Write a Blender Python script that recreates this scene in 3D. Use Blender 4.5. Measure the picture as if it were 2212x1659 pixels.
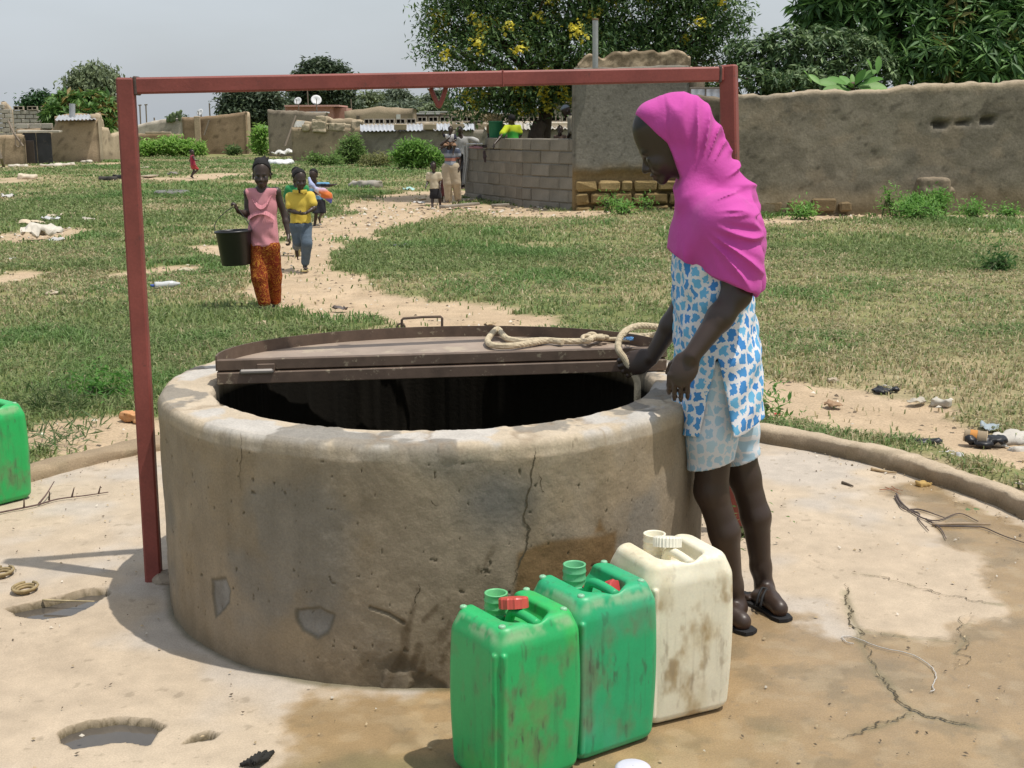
import bpy, math, random
import numpy as np
from mathutils import Vector, Matrix

for o in list(bpy.data.objects):
    bpy.data.objects.remove(o)
SC = bpy.context.scene
COL = SC.collection
R = math.radians

# ------------------------------------------------------------------ camera, sky, sun, exposure
CW, CH, FPX, CAMZ = 2212.0, 1659.0, 2650.0, 1.55
PITCH = math.atan((829.5 - 272.0) / FPX)
ROLL = 0.003
_cp, _sp, _cr, _sr = math.cos(PITCH), math.sin(PITCH), math.cos(ROLL), math.sin(ROLL)
_fw = np.array([0, _cp, -_sp]); _up0 = np.array([0, _sp, _cp]); _rt0 = np.array([1.0, 0, 0])
_rt = _cr * _rt0 - _sr * _up0; _up = _sr * _rt0 + _cr * _up0
cam = bpy.data.cameras.new('camera'); camo = bpy.data.objects.new('camera', cam); COL.objects.link(camo)
cam.sensor_width = 36; cam.lens = 36 * FPX / CW; cam.clip_end = 3000; cam.clip_start = 0.05
M3 = Matrix(((_rt[0], _up[0], -_fw[0]), (_rt[1], _up[1], -_fw[1]), (_rt[2], _up[2], -_fw[2])))
camo.matrix_world = Matrix.Translation((0, 0, CAMZ)) @ M3.to_4x4()
SC.camera = camo
SC.render.resolution_x, SC.render.resolution_y = 1024, 768

SUN = Vector((0.326, -0.103, 0.940)).normalized()
w = bpy.data.worlds.new("World"); SC.world = w; w.use_nodes = True
nt = w.node_tree; bg = nt.nodes['Background']
sky = nt.nodes.new('ShaderNodeTexSky'); sky.sky_type = 'NISHITA'; sky.sun_disc = False
sky.sun_elevation = math.asin(SUN.z); sky.sun_rotation = math.atan2(SUN.x, SUN.y)
sky.air_density = 1.4; sky.dust_density = 5.0; sky.ozone_density = 1.0; sky.altitude = 300
# thin high haze: a soft greyish veil, uneven like real haze, everywhere in the sky
tc = nt.nodes.new('ShaderNodeTexCoord'); nz = nt.nodes.new('ShaderNodeTexNoise')
nz.inputs['Scale'].default_value = 2.2; nz.inputs['Detail'].default_value = 5
mp = nt.nodes.new('ShaderNodeMapping'); mp.inputs['Scale'].default_value = (1, 1, 3.5)
rp = nt.nodes.new('ShaderNodeMapRange'); rp.inputs[1].default_value = 0.3; rp.inputs[2].default_value = 0.75
rp.inputs[3].default_value = 0.55; rp.inputs[4].default_value = 0.8
mx = nt.nodes.new('ShaderNodeMix'); mx.data_type = 'RGBA'
mx.inputs[7].default_value = (6.9, 7.5, 8.2, 1)
nt.links.new(tc.outputs['Generated'], mp.inputs[0]); nt.links.new(mp.outputs[0], nz.inputs['Vector'])
nt.links.new(nz.outputs['Fac'], rp.inputs[0]); nt.links.new(rp.outputs[0], mx.inputs[0])
nt.links.new(sky.outputs[0], mx.inputs[6]); nt.links.new(mx.outputs[2], bg.inputs[0])
bg.inputs[1].default_value = 0.105
sl = bpy.data.lights.new('sun', 'SUN'); sl.energy = 3.9; sl.angle = R(0.6); sl.color = (1.0, 0.95, 0.87)
so = bpy.data.objects.new('sun', sl); COL.objects.link(so); so.location = (6, -3, 12)
so.rotation_euler = SUN.to_track_quat('Z', 'Y').to_euler()
SC.view_settings.view_transform = 'Standard'; SC.view_settings.look = 'None'
SC.view_settings.gamma = 1; SC.view_settings.exposure = 0.0; SC.view_settings.use_curve_mapping = False

# ------------------------------------------------------------------ survey helpers (bearing -> place in the world)
def ray(u, v):
    return _fw + _rt * ((u - CW / 2) / FPX) - _up * ((v - CH / 2) / FPX)
def G(u, v, z=0.0):
    d = ray(u, v); t = (z - CAMZ) / d[2]
    return np.array([0, 0, CAMZ]) + d * t
def P(u, v, Y):
    d = ray(u, v)
    return np.array([0, 0, CAMZ]) + d * (Y / d[1])
RNG = np.random.default_rng(7)
random.seed(7)

# ------------------------------------------------------------------ noise
def _hash(ix, iy, iz):
    h = (ix.astype(np.int64) * 374761393 + iy.astype(np.int64) * 668265263 + iz.astype(np.int64) * 2147483647 // 7) & 0x7fffffff
    h = ((h ^ (h >> 13)) * 1274126177) & 0x7fffffff
    return ((h ^ (h >> 16)) & 0xffff) / 65535.0
def vnoise(x, y, z=0.0):
    x, y, z = np.broadcast_arrays(np.asarray(x, float), np.asarray(y, float), np.asarray(z, float))
    ix, iy, iz = np.floor(x), np.floor(y), np.floor(z)
    fx, fy, fz = x - ix, y - iy, z - iz
    fx, fy, fz = [t * t * (3 - 2 * t) for t in (fx, fy, fz)]
    r = 0
    for a in (0, 1):
        for b in (0, 1):
            for c in (0, 1):
                r = r + _hash(ix + a, iy + b, iz + c) * (fx if a else 1 - fx) * (fy if b else 1 - fy) * (fz if c else 1 - fz)
    return r
def fbm(x, y, z=0.0, o=4):
    r, a, s = 0, 0.5, 1.0
    for i in range(o):
        r = r + a * vnoise(np.asarray(x) * s + 17.3 * i, np.asarray(y) * s + 5.1 * i, np.asarray(z) * s + 9.7 * i); a *= 0.5; s *= 2.03
    return r / (1 - 0.5 ** o)
def sstep(a, b, x):
    t = np.clip((x - a) / (b - a), 0, 1); return t * t * (3 - 2 * t)
def mixc(c0, c1, t):
    t = np.asarray(t)[..., None]; return np.asarray(c0) * (1 - t) + np.asarray(c1) * t
def segdist(px, py, pts):
    d = np.full(np.shape(px), 1e9)
    for (x0, y0), (x1, y1) in zip(pts[:-1], pts[1:]):
        bx, by = x1 - x0, y1 - y0
        t = np.clip(((px - x0) * bx + (py - y0) * by) / (bx * bx + by * by + 1e-12), 0, 1)
        d = np.minimum(d, np.hypot(px - x0 - t * bx, py - y0 - t * by))
    return d

# ------------------------------------------------------------------ objects
def tag(o, label=None, cat=None, group=None, kind=None):
    if label: o['label'] = label
    if cat: o['category'] = cat
    if group: o['group'] = group
    if kind: o['kind'] = kind
    return o
def empty(name, loc=(0, 0, 0), label=None, cat=None, group=None):
    o = bpy.data.objects.new(name, None); COL.objects.link(o); o.location = loc; o.empty_display_size = 0.1
    return tag(o, label, cat, group)
def link(name, me, parent=None, loc=None):
    o = bpy.data.objects.new(name, me); COL.objects.link(o)
    if parent is not None:
        o.parent = parent
        if loc is None:
            o.location = -Vector(parent_world(parent))
        else:
            o.location = loc
    elif loc is not None:
        o.location = loc
    return o
def parent_world(p):
    v = Vector((0, 0, 0))
    while p is not None:
        v = v + Vector(p.location); p = p.parent
    return v
def mesh(name, V, F, mat=None, smooth=False, col=None):
    """V (n,3); F: array (m,3)/(m,4) or list of lists"""
    me = bpy.data.meshes.new(name)
    V = np.asarray(V, np.float32).reshape(-1, 3)
    if isinstance(F, np.ndarray):
        k = F.shape[1]; m = len(F)
        me.vertices.add(len(V)); me.vertices.foreach_set('co', V.ravel())
        me.loops.add(m * k); me.loops.foreach_set('vertex_index', F.ravel().astype(np.int32))
        me.polygons.add(m); me.polygons.foreach_set('loop_start', np.arange(0, m * k, k, dtype=np.int32))
        me.update(calc_edges=True); me.validate()
    else:
        me.from_pydata([tuple(map(float, v)) for v in V], [], [tuple(int(i) for i in f) for f in F]); me.update()
    if col is not None:
        c = np.ones((len(V), 4), np.float32); c[:, :3] = np.broadcast_to(np.asarray(col, np.float32), (len(V), 3))
        a = me.attributes.new('Col', 'FLOAT_COLOR', 'POINT'); a.data.foreach_set('color', c.ravel())
    if smooth: me.polygons.foreach_set('use_smooth', np.ones(len(me.polygons), bool))
    if mat is not None: me.materials.append(mat)
    return me
def mk(name, V, F, mat=None, parent=None, smooth=False, col=None, extra=None, vec=None):
    me = mesh(name, V, F, mat, smooth, col)
    if vec is not None:
        a = me.attributes.new('Puv', 'FLOAT_VECTOR', 'POINT'); a.data.foreach_set('vector', np.asarray(vec, np.float32).ravel())
    if extra is not None:
        for k, val in extra.items():
            a = me.attributes.new(k, 'FLOAT', 'POINT'); a.data.foreach_set('value', np.asarray(val, np.float32).ravel())
    return link(name, me, parent)
def join(parts):
    V, F, n = [], [], 0
    for v, f in parts:
        v = np.asarray(v, float).reshape(-1, 3)
        V.append(v); F += [[i + n for i in q] for q in f]; n += len(v)
    return np.vstack(V), F
def box(c, s, rz=0.0, bev=0.0, jit=0.0):
    """box centred at c with size s, optional chamfer"""
    hx, hy, hz = [q / 2 for q in s]
    b = min(bev, hx * .9, hy * .9, hz * .9)
    if b <= 0:
        V = np.array([[x, y, z] for z in (-hz, hz) for y in (-hy, hy) for x in (-hx, hx)])
        F = [[0, 2, 3, 1], [4, 5, 7, 6], [0, 1, 5, 4], [2, 6, 7, 3], [0, 4, 6, 2], [1, 3, 7, 5]]
    else:
        V = []
        for sx in (-1, 1):
            for sy in (-1, 1):
                for sz in (-1, 1):
                    V += [[sx * hx, sy * (hy - b), sz * (hz - b)], [sx * (hx - b), sy * hy, sz * (hz - b)], [sx * (hx - b), sy * (hy - b), sz * hz]]
        V = np.array(V)
        def ix(sx, sy, sz, a): return ((sx > 0) * 4 + (sy > 0) * 2 + (sz > 0)) * 3 + a
        F = []
        for s in (-1, 1):
            q = [ix(s, -1, -1, 0), ix(s, 1, -1, 0), ix(s, 1, 1, 0), ix(s, -1, 1, 0)]; F.append(q if s > 0 else q[::-1])
            q = [ix(-1, s, -1, 1), ix(-1, s, 1, 1), ix(1, s, 1, 1), ix(1, s, -1, 1)]; F.append(q if s > 0 else q[::-1])
            q = [ix(-1, -1, s, 2), ix(1, -1, s, 2), ix(1, 1, s, 2), ix(-1, 1, s, 2)]; F.append(q if s > 0 else q[::-1])
        for s in (-1, 1):
            for t in (-1, 1):
                q = [ix(s, t, -1, 0), ix(s, t, -1, 1), ix(s, t, 1, 1), ix(s, t, 1, 0)]; F.append(q if s * t > 0 else q[::-1])
                q = [ix(s, -1, t, 0), ix(s, 1, t, 0), ix(s, 1, t, 2), ix(s, -1, t, 2)]; F.append(q if s * t > 0 else q[::-1])
                q = [ix(-1, s, t, 1), ix(-1, s, t, 2), ix(1, s, t, 2), ix(1, s, t, 1)]; F.append(q if s * t > 0 else q[::-1])
                for r_ in (-1, 1):
                    q = [ix(s, t, r_, 0), ix(s, t, r_, 1), ix(s, t, r_, 2)]; F.append(q if s * t * r_ > 0 else q[::-1])
    if jit: V = V + RNG.uniform(-jit, jit, V.shape)
    c_, s_ = math.cos(rz), math.sin(rz)
    V = V @ np.array([[c_, s_, 0], [-s_, c_, 0], [0, 0, 1]])
    return V + np.asarray(c), F
def spline(pts, n=8):
    p = np.asarray(pts, float)
    if len(p) < 3: return np.vstack([p[0] + (p[-1] - p[0]) * t for t in np.linspace(0, 1, n + 1)])
    q = np.vstack([2 * p[0] - p[1], p, 2 * p[-1] - p[-2]]); out = []
    for i in range(1, len(q) - 2):
        for t in np.linspace(0, 1, n, endpoint=False):
            out.append(.5 * ((2 * q[i]) + (-q[i - 1] + q[i + 1]) * t + (2 * q[i - 1] - 5 * q[i] + 4 * q[i + 1] - q[i + 2]) * t * t + (-q[i - 1] + 3 * q[i] - 3 * q[i + 1] + q[i + 2]) * t ** 3))
    out.append(p[-1]); return np.array(out)
def tube(path, r, seg=8, caps=True, twist=0.0, lobes=0, lobe_amp=0.0):
    p = np.asarray(path, float); n = len(p); r = np.broadcast_to(np.asarray(r, float), (n,))
    T = np.gradient(p, axis=0); T /= np.linalg.norm(T, axis=1)[:, None] + 1e-12
    ref = np.array([0, 0, 1.0]) if abs(T[0][2]) < .9 else np.array([1.0, 0, 0])
    N = np.cross(T[0], ref); N /= np.linalg.norm(N); V = []
    L = np.r_[0, np.cumsum(np.linalg.norm(np.diff(p, axis=0), axis=1))]
    a = np.linspace(0, 2 * math.pi, seg, endpoint=False)
    for i in range(n):
        N = N - T[i] * (N @ T[i]); N /= np.linalg.norm(N) + 1e-12; B = np.cross(T[i], N)
        rr = r[i] * (1 + (lobe_amp * np.abs(np.cos(lobes / 2 * (a + twist * L[i]))) if lobes else 0))
        rr = np.broadcast_to(rr, a.shape)
        V.append(p[i] + (np.cos(a) * rr)[:, None] * N + (np.sin(a) * rr)[:, None] * B)
    V = np.vstack(V); F = []
    for i in range(n - 1):
        for j in range(seg):
            k = (j + 1) % seg; F.append([i * seg + j, i * seg + k, (i + 1) * seg + k, (i + 1) * seg + j])
    if caps: F += [list(range(seg))[::-1], [(n - 1) * seg + j for j in range(seg)]]
    return V, F
def lathe(prof, seg=24, c=(0, 0, 0), closed=False):
    prof = np.asarray(prof, float); a = np.linspace(0, 2 * math.pi, seg, endpoint=False)
    V = np.vstack([np.c_[r * np.cos(a), r * np.sin(a), np.full(seg, z)] for r, z in prof]) + np.asarray(c); F = []
    for i in range(len(prof) - 1):
        for j in range(seg):
            k = (j + 1) % seg; F.append([i * seg + j, i * seg + k, (i + 1) * seg + k, (i + 1) * seg + j])
    if closed: F += [list(range(seg))[::-1], [(len(prof) - 1) * seg + j for j in range(seg)]]
    return V, F
def gridfaces(nu, nv, closed_u=False):
    i = np.arange(nu if closed_u else nu - 1); j = np.arange(nv - 1)
    I, J = np.meshgrid(i, j, indexing='ij'); I2 = (I + 1) % nu
    return np.stack([I * nv + J, I2 * nv + J, I2 * nv + J + 1, I * nv + J + 1], -1).reshape(-1, 4)

# ------------------------------------------------------------------ materials
def _n(nt, t, **kw):
    n = nt.nodes.new(t)
    for k, v in kw.items(): setattr(n, k, v)
    return n
def material(name, base=(.5, .5, .5), rough=.8, attr=True, var=.18, vscale=6.0, bump=.0, bscale=60.0, bdist=.004, spec=.3,
             transl=0.0, metal=0.0, speck=None, rattr=None, sss=0.0, fine=0.0, sheen=0.0):
    m = bpy.data.materials.new(name); m.use_nodes = True; nt = m.node_tree; b = nt.nodes['Principled BSDF']
    L = nt.links.new
    tc = _n(nt, 'ShaderNodeTexCoord')
    if attr:
        at = _n(nt, 'ShaderNodeAttribute', attribute_name='Col'); src = at.outputs['Color']
    else:
        rgb = _n(nt, 'ShaderNodeRGB'); rgb.outputs[0].default_value = (*base, 1); src = rgb.outputs[0]
    if var:
        no = _n(nt, 'ShaderNodeTexNoise'); no.inputs['Scale'].default_value = vscale; no.inputs['Detail'].default_value = 6
        no.inputs['Roughness'].default_value = .65
        L(tc.outputs['Object'], no.inputs['Vector'])
        mr = _n(nt, 'ShaderNodeMapRange'); mr.inputs[1].default_value = .25; mr.inputs[2].default_value = .75
        mr.inputs[3].default_value = 1 - var; mr.inputs[4].default_value = 1 + var; L(no.outputs['Fac'], mr.inputs[0])
        vm = _n(nt, 'ShaderNodeVectorMath', operation='SCALE'); L(src, vm.inputs[0]); L(mr.outputs[0], vm.inputs['Scale']); src = vm.outputs[0]
    if fine:
        no = _n(nt, 'ShaderNodeTexNoise'); no.inputs['Scale'].default_value = bscale * 2.2; no.inputs['Detail'].default_value = 3
        L(tc.outputs['Object'], no.inputs['Vector'])
        mr = _n(nt, 'ShaderNodeMapRange'); mr.inputs[1].default_value = .3; mr.inputs[2].default_value = .7
        mr.inputs[3].default_value = 1 - fine; mr.inputs[4].default_value = 1 + fine; L(no.outputs['Fac'], mr.inputs[0])
        vm = _n(nt, 'ShaderNodeVectorMath', operation='SCALE'); L(src, vm.inputs[0]); L(mr.outputs[0], vm.inputs['Scale']); src = vm.outputs[0]
    if speck:   # (scale, threshold, colour, strength)
        no = _n(nt, 'ShaderNodeTexNoise'); no.inputs['Scale'].default_value = speck[0]; no.inputs['Detail'].default_value = 4
        no.inputs['Roughness'].default_value = .7
        L(tc.outputs['Object'], no.inputs['Vector'])
        mr = _n(nt, 'ShaderNodeMapRange'); mr.inputs[1].default_value = speck[1]; mr.inputs[2].default_value = speck[1] + .06
        mr.inputs[4].default_value = speck[3]; L(no.outputs['Fac'], mr.inputs[0])
        mi = _n(nt, 'ShaderNodeMix', data_type='RGBA'); L(mr.outputs[0], mi.inputs[0]); L(src, mi.inputs[6]); mi.inputs[7].default_value = (*speck[2], 1)
        src = mi.outputs[2]
    L(src, b.inputs['Base Color'])
    b.inputs['Roughness'].default_value = rough; b.inputs['Metallic'].default_value = metal
    b.inputs['Specular IOR Level'].default_value = spec
    if sss:
        b.inputs['Subsurface Weight'].default_value = sss; b.inputs['Subsurface Radius'].default_value = (.02, .012, .008); b.inputs['Subsurface Scale'].default_value = .5
    if sheen: b.inputs['Sheen Weight'].default_value = sheen
    if rattr:
        at = _n(nt, 'ShaderNodeAttribute', attribute_name=rattr); L(at.outputs['Fac'], b.inputs['Roughness'])
    if bump:
        no = _n(nt, 'ShaderNodeTexNoise'); no.inputs['Scale'].default_value = bscale; no.inputs['Detail'].default_value = 8
        no.inputs['Roughness'].default_value = .7
        L(tc.outputs['Object'], no.inputs['Vector'])
        bu = _n(nt, 'ShaderNodeBump'); bu.inputs['Strength'].default_value = bump; bu.inputs['Distance'].default_value = bdist
        L(no.outputs['Fac'], bu.inputs['Height']); L(bu.outputs[0], b.inputs['Normal'])
    if transl:
        tr = _n(nt, 'ShaderNodeBsdfTranslucent'); L(src, tr.inputs[0]); ms = _n(nt, 'ShaderNodeMixShader'); ms.inputs[0].default_value = transl
        out = nt.nodes['Material Output']; L(b.outputs[0], ms.inputs[1]); L(tr.outputs[0], ms.inputs[2]); L(ms.outputs[0], out.inputs[0])
    return m
def plain(name, c, rough=.7, **kw):
    kw.setdefault('var', .12)
    return material(name, base=c, rough=rough, attr=False, **kw)

# ------------------------------------------------------------------ signed-distance modelling
class Sdf:
    def __init__(self): self.ops = []
    def cap(self, a, b, ra, rb=None, k=.02, mode='u'):
        rb = ra if rb is None else rb
        a, b = np.asarray(a, float), np.asarray(b, float); m = max(ra, rb)
        self.ops.append((mode, k, 'cap', (a, b, ra, rb), np.minimum(a, b) - m, np.maximum(a, b) + m)); return self
    def chain(self, pts, rs, k=.02, mode='u'):
        for i in range(len(pts) - 1): self.cap(pts[i], pts[i + 1], rs[i], rs[i + 1], k, mode)
        return self
    def ell(self, c, r, rot=None, k=.02, mode='u'):
        c, r = np.asarray(c, float), np.asarray(r, float); rot = np.eye(3) if rot is None else np.asarray(rot, float)  # rows = local axes
        e = np.sqrt(((rot * r[:, None]) ** 2).sum(0))
        self.ops.append((mode, k, 'ell', (c, r, rot), c - e, c + e)); return self
    def rbox(self, c, h, rr, rot=None, k=.005, mode='u'):
        c, h = np.asarray(c, float), np.asarray(h, float); rot = np.eye(3) if rot is None else np.asarray(rot, float)
        e = np.abs(rot * h[:, None]).sum(0)
        self.ops.append((mode, k, 'box', (c, h, rr, rot), c - e, c + e)); return self
    def fn(self, f, lo, hi, k=.005, mode='u'):
        self.ops.append((mode, k, 'fn', f, np.asarray(lo, float), np.asarray(hi, float))); return self
    def build(self, vox, disp=None, post=None):
        U = [o for o in self.ops if o[0] == 'u']
        lo = np.min([o[4] for o in U], axis=0) - 4 * vox; hi = np.max([o[5] for o in U], axis=0) + 4 * vox
        n = np.ceil((hi - lo) / vox).astype(int) + 1
        D = np.full(n, .2, np.float32)
        ax = [lo[i] + vox * np.arange(n[i]) for i in range(3)]
        for mode, k, ty, pr, a, b in self.ops:
            pad = k + 5 * vox + (.02 if ty == 'fn' else 0)
            i0 = np.clip(np.floor((a - pad - lo) / vox).astype(int), 0, n); i1 = np.clip(np.ceil((b + pad - lo) / vox).astype(int) + 1, 0, n)
            if (i1 <= i0).any(): continue
            X, Y, Z = ax[0][i0[0]:i1[0], None, None], ax[1][None, i0[1]:i1[1], None], ax[2][None, None, i0[2]:i1[2]]
            X, Y, Z = X.astype(np.float32), Y.astype(np.float32), Z.astype(np.float32)
            if ty == 'cap':
                A, B, ra, rb = pr; d = (B - A).astype(np.float32); bb = float(d @ d) + 1e-12
                x, y, z = X - np.float32(A[0]), Y - np.float32(A[1]), Z - np.float32(A[2])
                t = np.clip((x * d[0] + y * d[1] + z * d[2]) / bb, 0, 1)
                E = np.sqrt((x - t * d[0]) ** 2 + (y - t * d[1]) ** 2 + (z - t * d[2]) ** 2) - (ra + (rb - ra) * t)
            elif ty == 'ell':
                c, r, M = pr; x, y, z = X - np.float32(c[0]), Y - np.float32(c[1]), Z - np.float32(c[2])
                q = [(x * M[i, 0] + y * M[i, 1] + z * M[i, 2]) / r[i] for i in range(3)]
                k0 = np.sqrt(q[0] ** 2 + q[1] ** 2 + q[2] ** 2); k1 = np.sqrt((q[0] / r[0]) ** 2 + (q[1] / r[1]) ** 2 + (q[2] / r[2]) ** 2) + 1e-9
                E = k0 * (k0 - 1) / k1
            elif ty == 'box':
                c, h, rr, M = pr; x, y, z = X - np.float32(c[0]), Y - np.float32(c[1]), Z - np.float32(c[2])
                q = [np.abs(x * M[i, 0] + y * M[i, 1] + z * M[i, 2]) - (h[i] - rr) for i in range(3)]
                E = np.sqrt(np.maximum(q[0], 0) ** 2 + np.maximum(q[1], 0) ** 2 + np.maximum(q[2], 0) ** 2) + np.minimum(np.maximum(np.maximum(q[0], q[1]), q[2]), 0) - rr
            else:
                E = pr(X, Y, Z)
            E = np.broadcast_to(E, tuple(i1 - i0)).astype(np.float32)
            S = D[i0[0]:i1[0], i0[1]:i1[1], i0[2]:i1[2]]; k = max(k, 1e-5)
            if mode == 'u':
                h = np.clip(.5 + .5 * (S - E) / k, 0, 1); S[:] = S * (1 - h) + E * h - k * h * (1 - h)
            elif mode == 's':
                h = np.clip(.5 - .5 * (S + E) / k, 0, 1); S[:] = S * (1 - h) - E * h + k * h * (1 - h)
            else:   # intersect inside the box of the operator only
                h = np.clip(.5 - .5 * (S - E) / k, 0, 1); S[:] = S * (1 - h) + E * h + k * h * (1 - h)
        if disp is not None:
            m = np.abs(D) < .05; I = np.nonzero(m)
            D[m] += disp(ax[0][I[0]], ax[1][I[1]], ax[2][I[2]]).astype(np.float32)
        if post is not None:
            D = np.maximum(D, post(ax[0][:, None, None], ax[1][None, :, None], ax[2][None, None, :]).astype(np.float32))
        return surface_nets(D, lo, vox)
def relax(V, F, it=3, f=.5):
    E = np.vstack([F[:, [i, (i + 1) % F.shape[1]]] for i in range(F.shape[1])]); n = np.bincount(E.ravel(), minlength=len(V)).astype(float)[:, None] + 1e-9
    for _ in range(it):
        A = np.stack([np.bincount(E[:, 0], V[E[:, 1], k], len(V)) + np.bincount(E[:, 1], V[E[:, 0], k], len(V)) for k in range(3)], 1) / n; V = V * (1 - f) + A * f
    return V
def frac(pts, amp, n=4, seed=0):
    r_ = np.random.default_rng(seed); p = [np.asarray(q, float) for q in pts]
    for k in range(n):
        o = [p[0]]
        for a, b in zip(p[:-1], p[1:]):
            d = b - a; o += [(a + b) / 2 + np.array([-d[1], d[0]]) * r_.normal(0, amp), b]
        p = o
    return np.array(p)
def surface_nets(D, lo, vox):
    S = D < 0; c = np.zeros(np.array(D.shape) - 1, np.uint8)
    for a in (0, 1):
        for b in (0, 1):
            for e in (0, 1):
                c += S[a:a + c.shape[0], b:b + c.shape[1], e:e + c.shape[2]]
    m = (c > 0) & (c < 8); I = np.stack(np.nonzero(m), 1); idx = np.full(c.shape, -1, np.int32); idx[m] = np.arange(len(I))
    acc = np.zeros((len(I), 3)); cnt = np.zeros(len(I))
    for axis in range(3):
        o = [q for q in range(3) if q != axis]
        for a in (0, 1):
            for b in (0, 1):
                p0 = I.copy(); p0[:, o[0]] += a; p0[:, o[1]] += b; p1 = p0.copy(); p1[:, axis] += 1
                d0, d1 = D[tuple(p0.T)], D[tuple(p1.T)]; x = (d0 < 0) != (d1 < 0)
                t = d0[x] / (d0[x] - d1[x]); q = p0[x].astype(float); q[:, axis] += t; acc[x] += q; cnt[x] += 1
    V = lo + vox * acc / cnt[:, None]; F = []
    for axis in range(3):
        o = [(axis + 1) % 3, (axis + 2) % 3]
        s0 = [slice(None)] * 3; s1 = [slice(None)] * 3; s0[axis] = slice(0, -1); s1[axis] = slice(1, None)
        A, B = S[tuple(s0)], S[tuple(s1)]; E = np.stack(np.nonzero(A != B), 1)
        ok = (E[:, o[0]] > 0) & (E[:, o[1]] > 0) & (E[:, o[0]] < c.shape[o[0]]) & (E[:, o[1]] < c.shape[o[1]]); E = E[ok]
        q = []
        for a, b in ((1, 1), (0, 1), (0, 0), (1, 0)):
            p = E.copy(); p[:, o[0]] -= a; p[:, o[1]] -= b; q.append(idx[tuple(p.T)])
        Q = np.stack(q, 1); flip = ~A[tuple(E.T)]; Q[flip] = Q[flip][:, ::-1]; F.append(Q)
    return V, np.vstack(F)
def proj(x, y, z=0.0):
    x, y, z = np.broadcast_arrays(np.asarray(x, float), np.asarray(y, float), np.asarray(z, float))
    d = np.stack([x, y, z - CAMZ], -1); dep = d @ _fw; dep = np.where(dep < .3, .3, dep)
    return CW / 2 + FPX * (d @ _rt) / dep, CH / 2 - FPX * (d @ _up) / dep
def polydist(px, py, pts):
    """signed distance, negative inside"""
    p = list(pts); d = segdist(px, py, p + [p[0]]); ins = np.zeros(np.shape(px), bool)
    for (x0, y0), (x1, y1) in zip(p, p[1:] + [p[0]]):
        c = ((y0 > py) != (y1 > py)) & (px < (x1 - x0) * (py - y0) / (y1 - y0 + 1e-12) + x0); ins ^= c
    return np.where(ins, -d, d)
def gpts(pts, z=0.0): return [tuple(G(u, v, z)[:2]) for u, v in pts]

WX, WY, WR, WRI, WH = -0.264, 4.117, 0.915, 0.74, 0.71
SX, SY, SR = -0.17, 4.13, 2.29          # concrete apron

# ------------------------------------------------------------------ bare-earth field shared by ground and grass
PATHS = [([(1000, 700), (880, 668), (760, 655), (690, 640), (650, 600)], .62), ([(650, 612), (640, 570), (652, 540), (690, 505)], .42),
         ([(690, 508), (760, 484), (850, 465), (930, 452), (1000, 446), (1100, 452)], .85), ([(850, 455), (900, 425), (960, 418)], 1.1),
         ([(1130, 462), (1180, 462), (1240, 462)], .8),
         ([(-60, 612), (20, 600), (75, 588)], .28), ([(50, 515), (120, 500)], .6), ([(0, 360), (150, 359), (262, 352)], 1.0),
         ([(0, 395), (50, 385)], .7), ([(300, 385), (420, 388), (480, 376)], .8), ([(560, 390), (600, 396)], .6),
         ([(1650, 850), (1740, 862), (1850, 880)], .42), ([(1880, 905), (2020, 935), (2212, 985), (2330, 1010)], .30),
         ([(1900, 960), (2100, 1030), (2250, 1075)], .12),
         ([(150, 950), (270, 920), (330, 935)], .30), ([(60, 1000), (300, 958)], .16),
         ([(1640, 480), (1760, 470), (1880, 460)], .5), ([(1900, 470), (2212, 468)], .35), ([(820, 740), (1000, 720)], .5),
         ([(300, 590), (380, 580)], .3), ([(455, 535), (560, 560)], .3)]
PATHW = [(gpts(p), r) for p, r in PATHS]
def bare(x, y):
    n = fbm(x * 1.1, y * 1.1, 0, 4) - .5; n2 = fbm(x * 4.5, y * 4.5, 3, 3) - .5
    d = np.full(np.shape(x), 9.0)
    for p, r in PATHW:
        d = np.minimum(d, (segdist(x, y, p) - r) / max(r, .35))
    m = sstep(.30, -.25, d + n * 1.1 + n2 * .8)
    # scattered bald spots
    m = np.maximum(m, .38 * sstep(.63, .76, fbm(x * .55 + 40, y * .55, 7, 4) + n2 * .12))
    return m
def dryness(x, y):
    return sstep(.36, .70, fbm(x * .42 + 11, y * .42 + 3, 2, 4) + .06 * sstep(1.0, 4.0, x) + .02 * sstep(9, 16, y) - .10 * sstep(-1.5, -2.6, x) * sstep(9, 6, y))

# ------------------------------------------------------------------ ground sheet
def geo(a, b, n): return a * (b / a) ** np.linspace(0, 1, n)
gy = np.r_[np.linspace(-30, 4.0, 14)[:-1], np.linspace(4.0, 10, 200)[:-1], geo(10, 32, 200)[:-1], geo(32, 90, 110)[:-1], geo(90, 1200, 26)]
gx = np.r_[-geo(4.5, 900, 90)[::-1][:-1], np.linspace(-4.5, 4.5, 230)[:-1], geo(4.5, 900, 90)]
GX, GY = np.meshgrid(gx, gy, indexing='ij')
rs = np.hypot(GX - SX, GY - SY)
GB = bare(GX, GY); GD = dryness(GX, GY)
GZ = -.03 + .032 * sstep(2.42, 2.8, rs) + .03 * (fbm(GX * .5, GY * .5, 1, 3) - .5) * sstep(2.4, 4, rs) + .035 * (fbm(GX * 3, GY * 3, 5, 3) - .5) - .02 * GB
GZ = np.where(rs < 2.3, -.35, GZ)
soil = mixc((.40, .295, .19), (.49, .38, .26), fbm(GX * 2.3, GY * 2.3, 9, 4))
turf = mixc((.135, .165, .055), (.22, .215, .095), GD); gcol = mixc(turf, soil, np.clip(GB * 1.25, 0, 1))
gcol = gcol * (0.86 + .28 * fbm(GX * 9, GY * 9, 4, 2))[..., None]
m_ground = material('earth', rough=.95, var=.16, vscale=2.5, bump=.5, bscale=34, bdist=.02, spec=.1, fine=.16)
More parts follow.
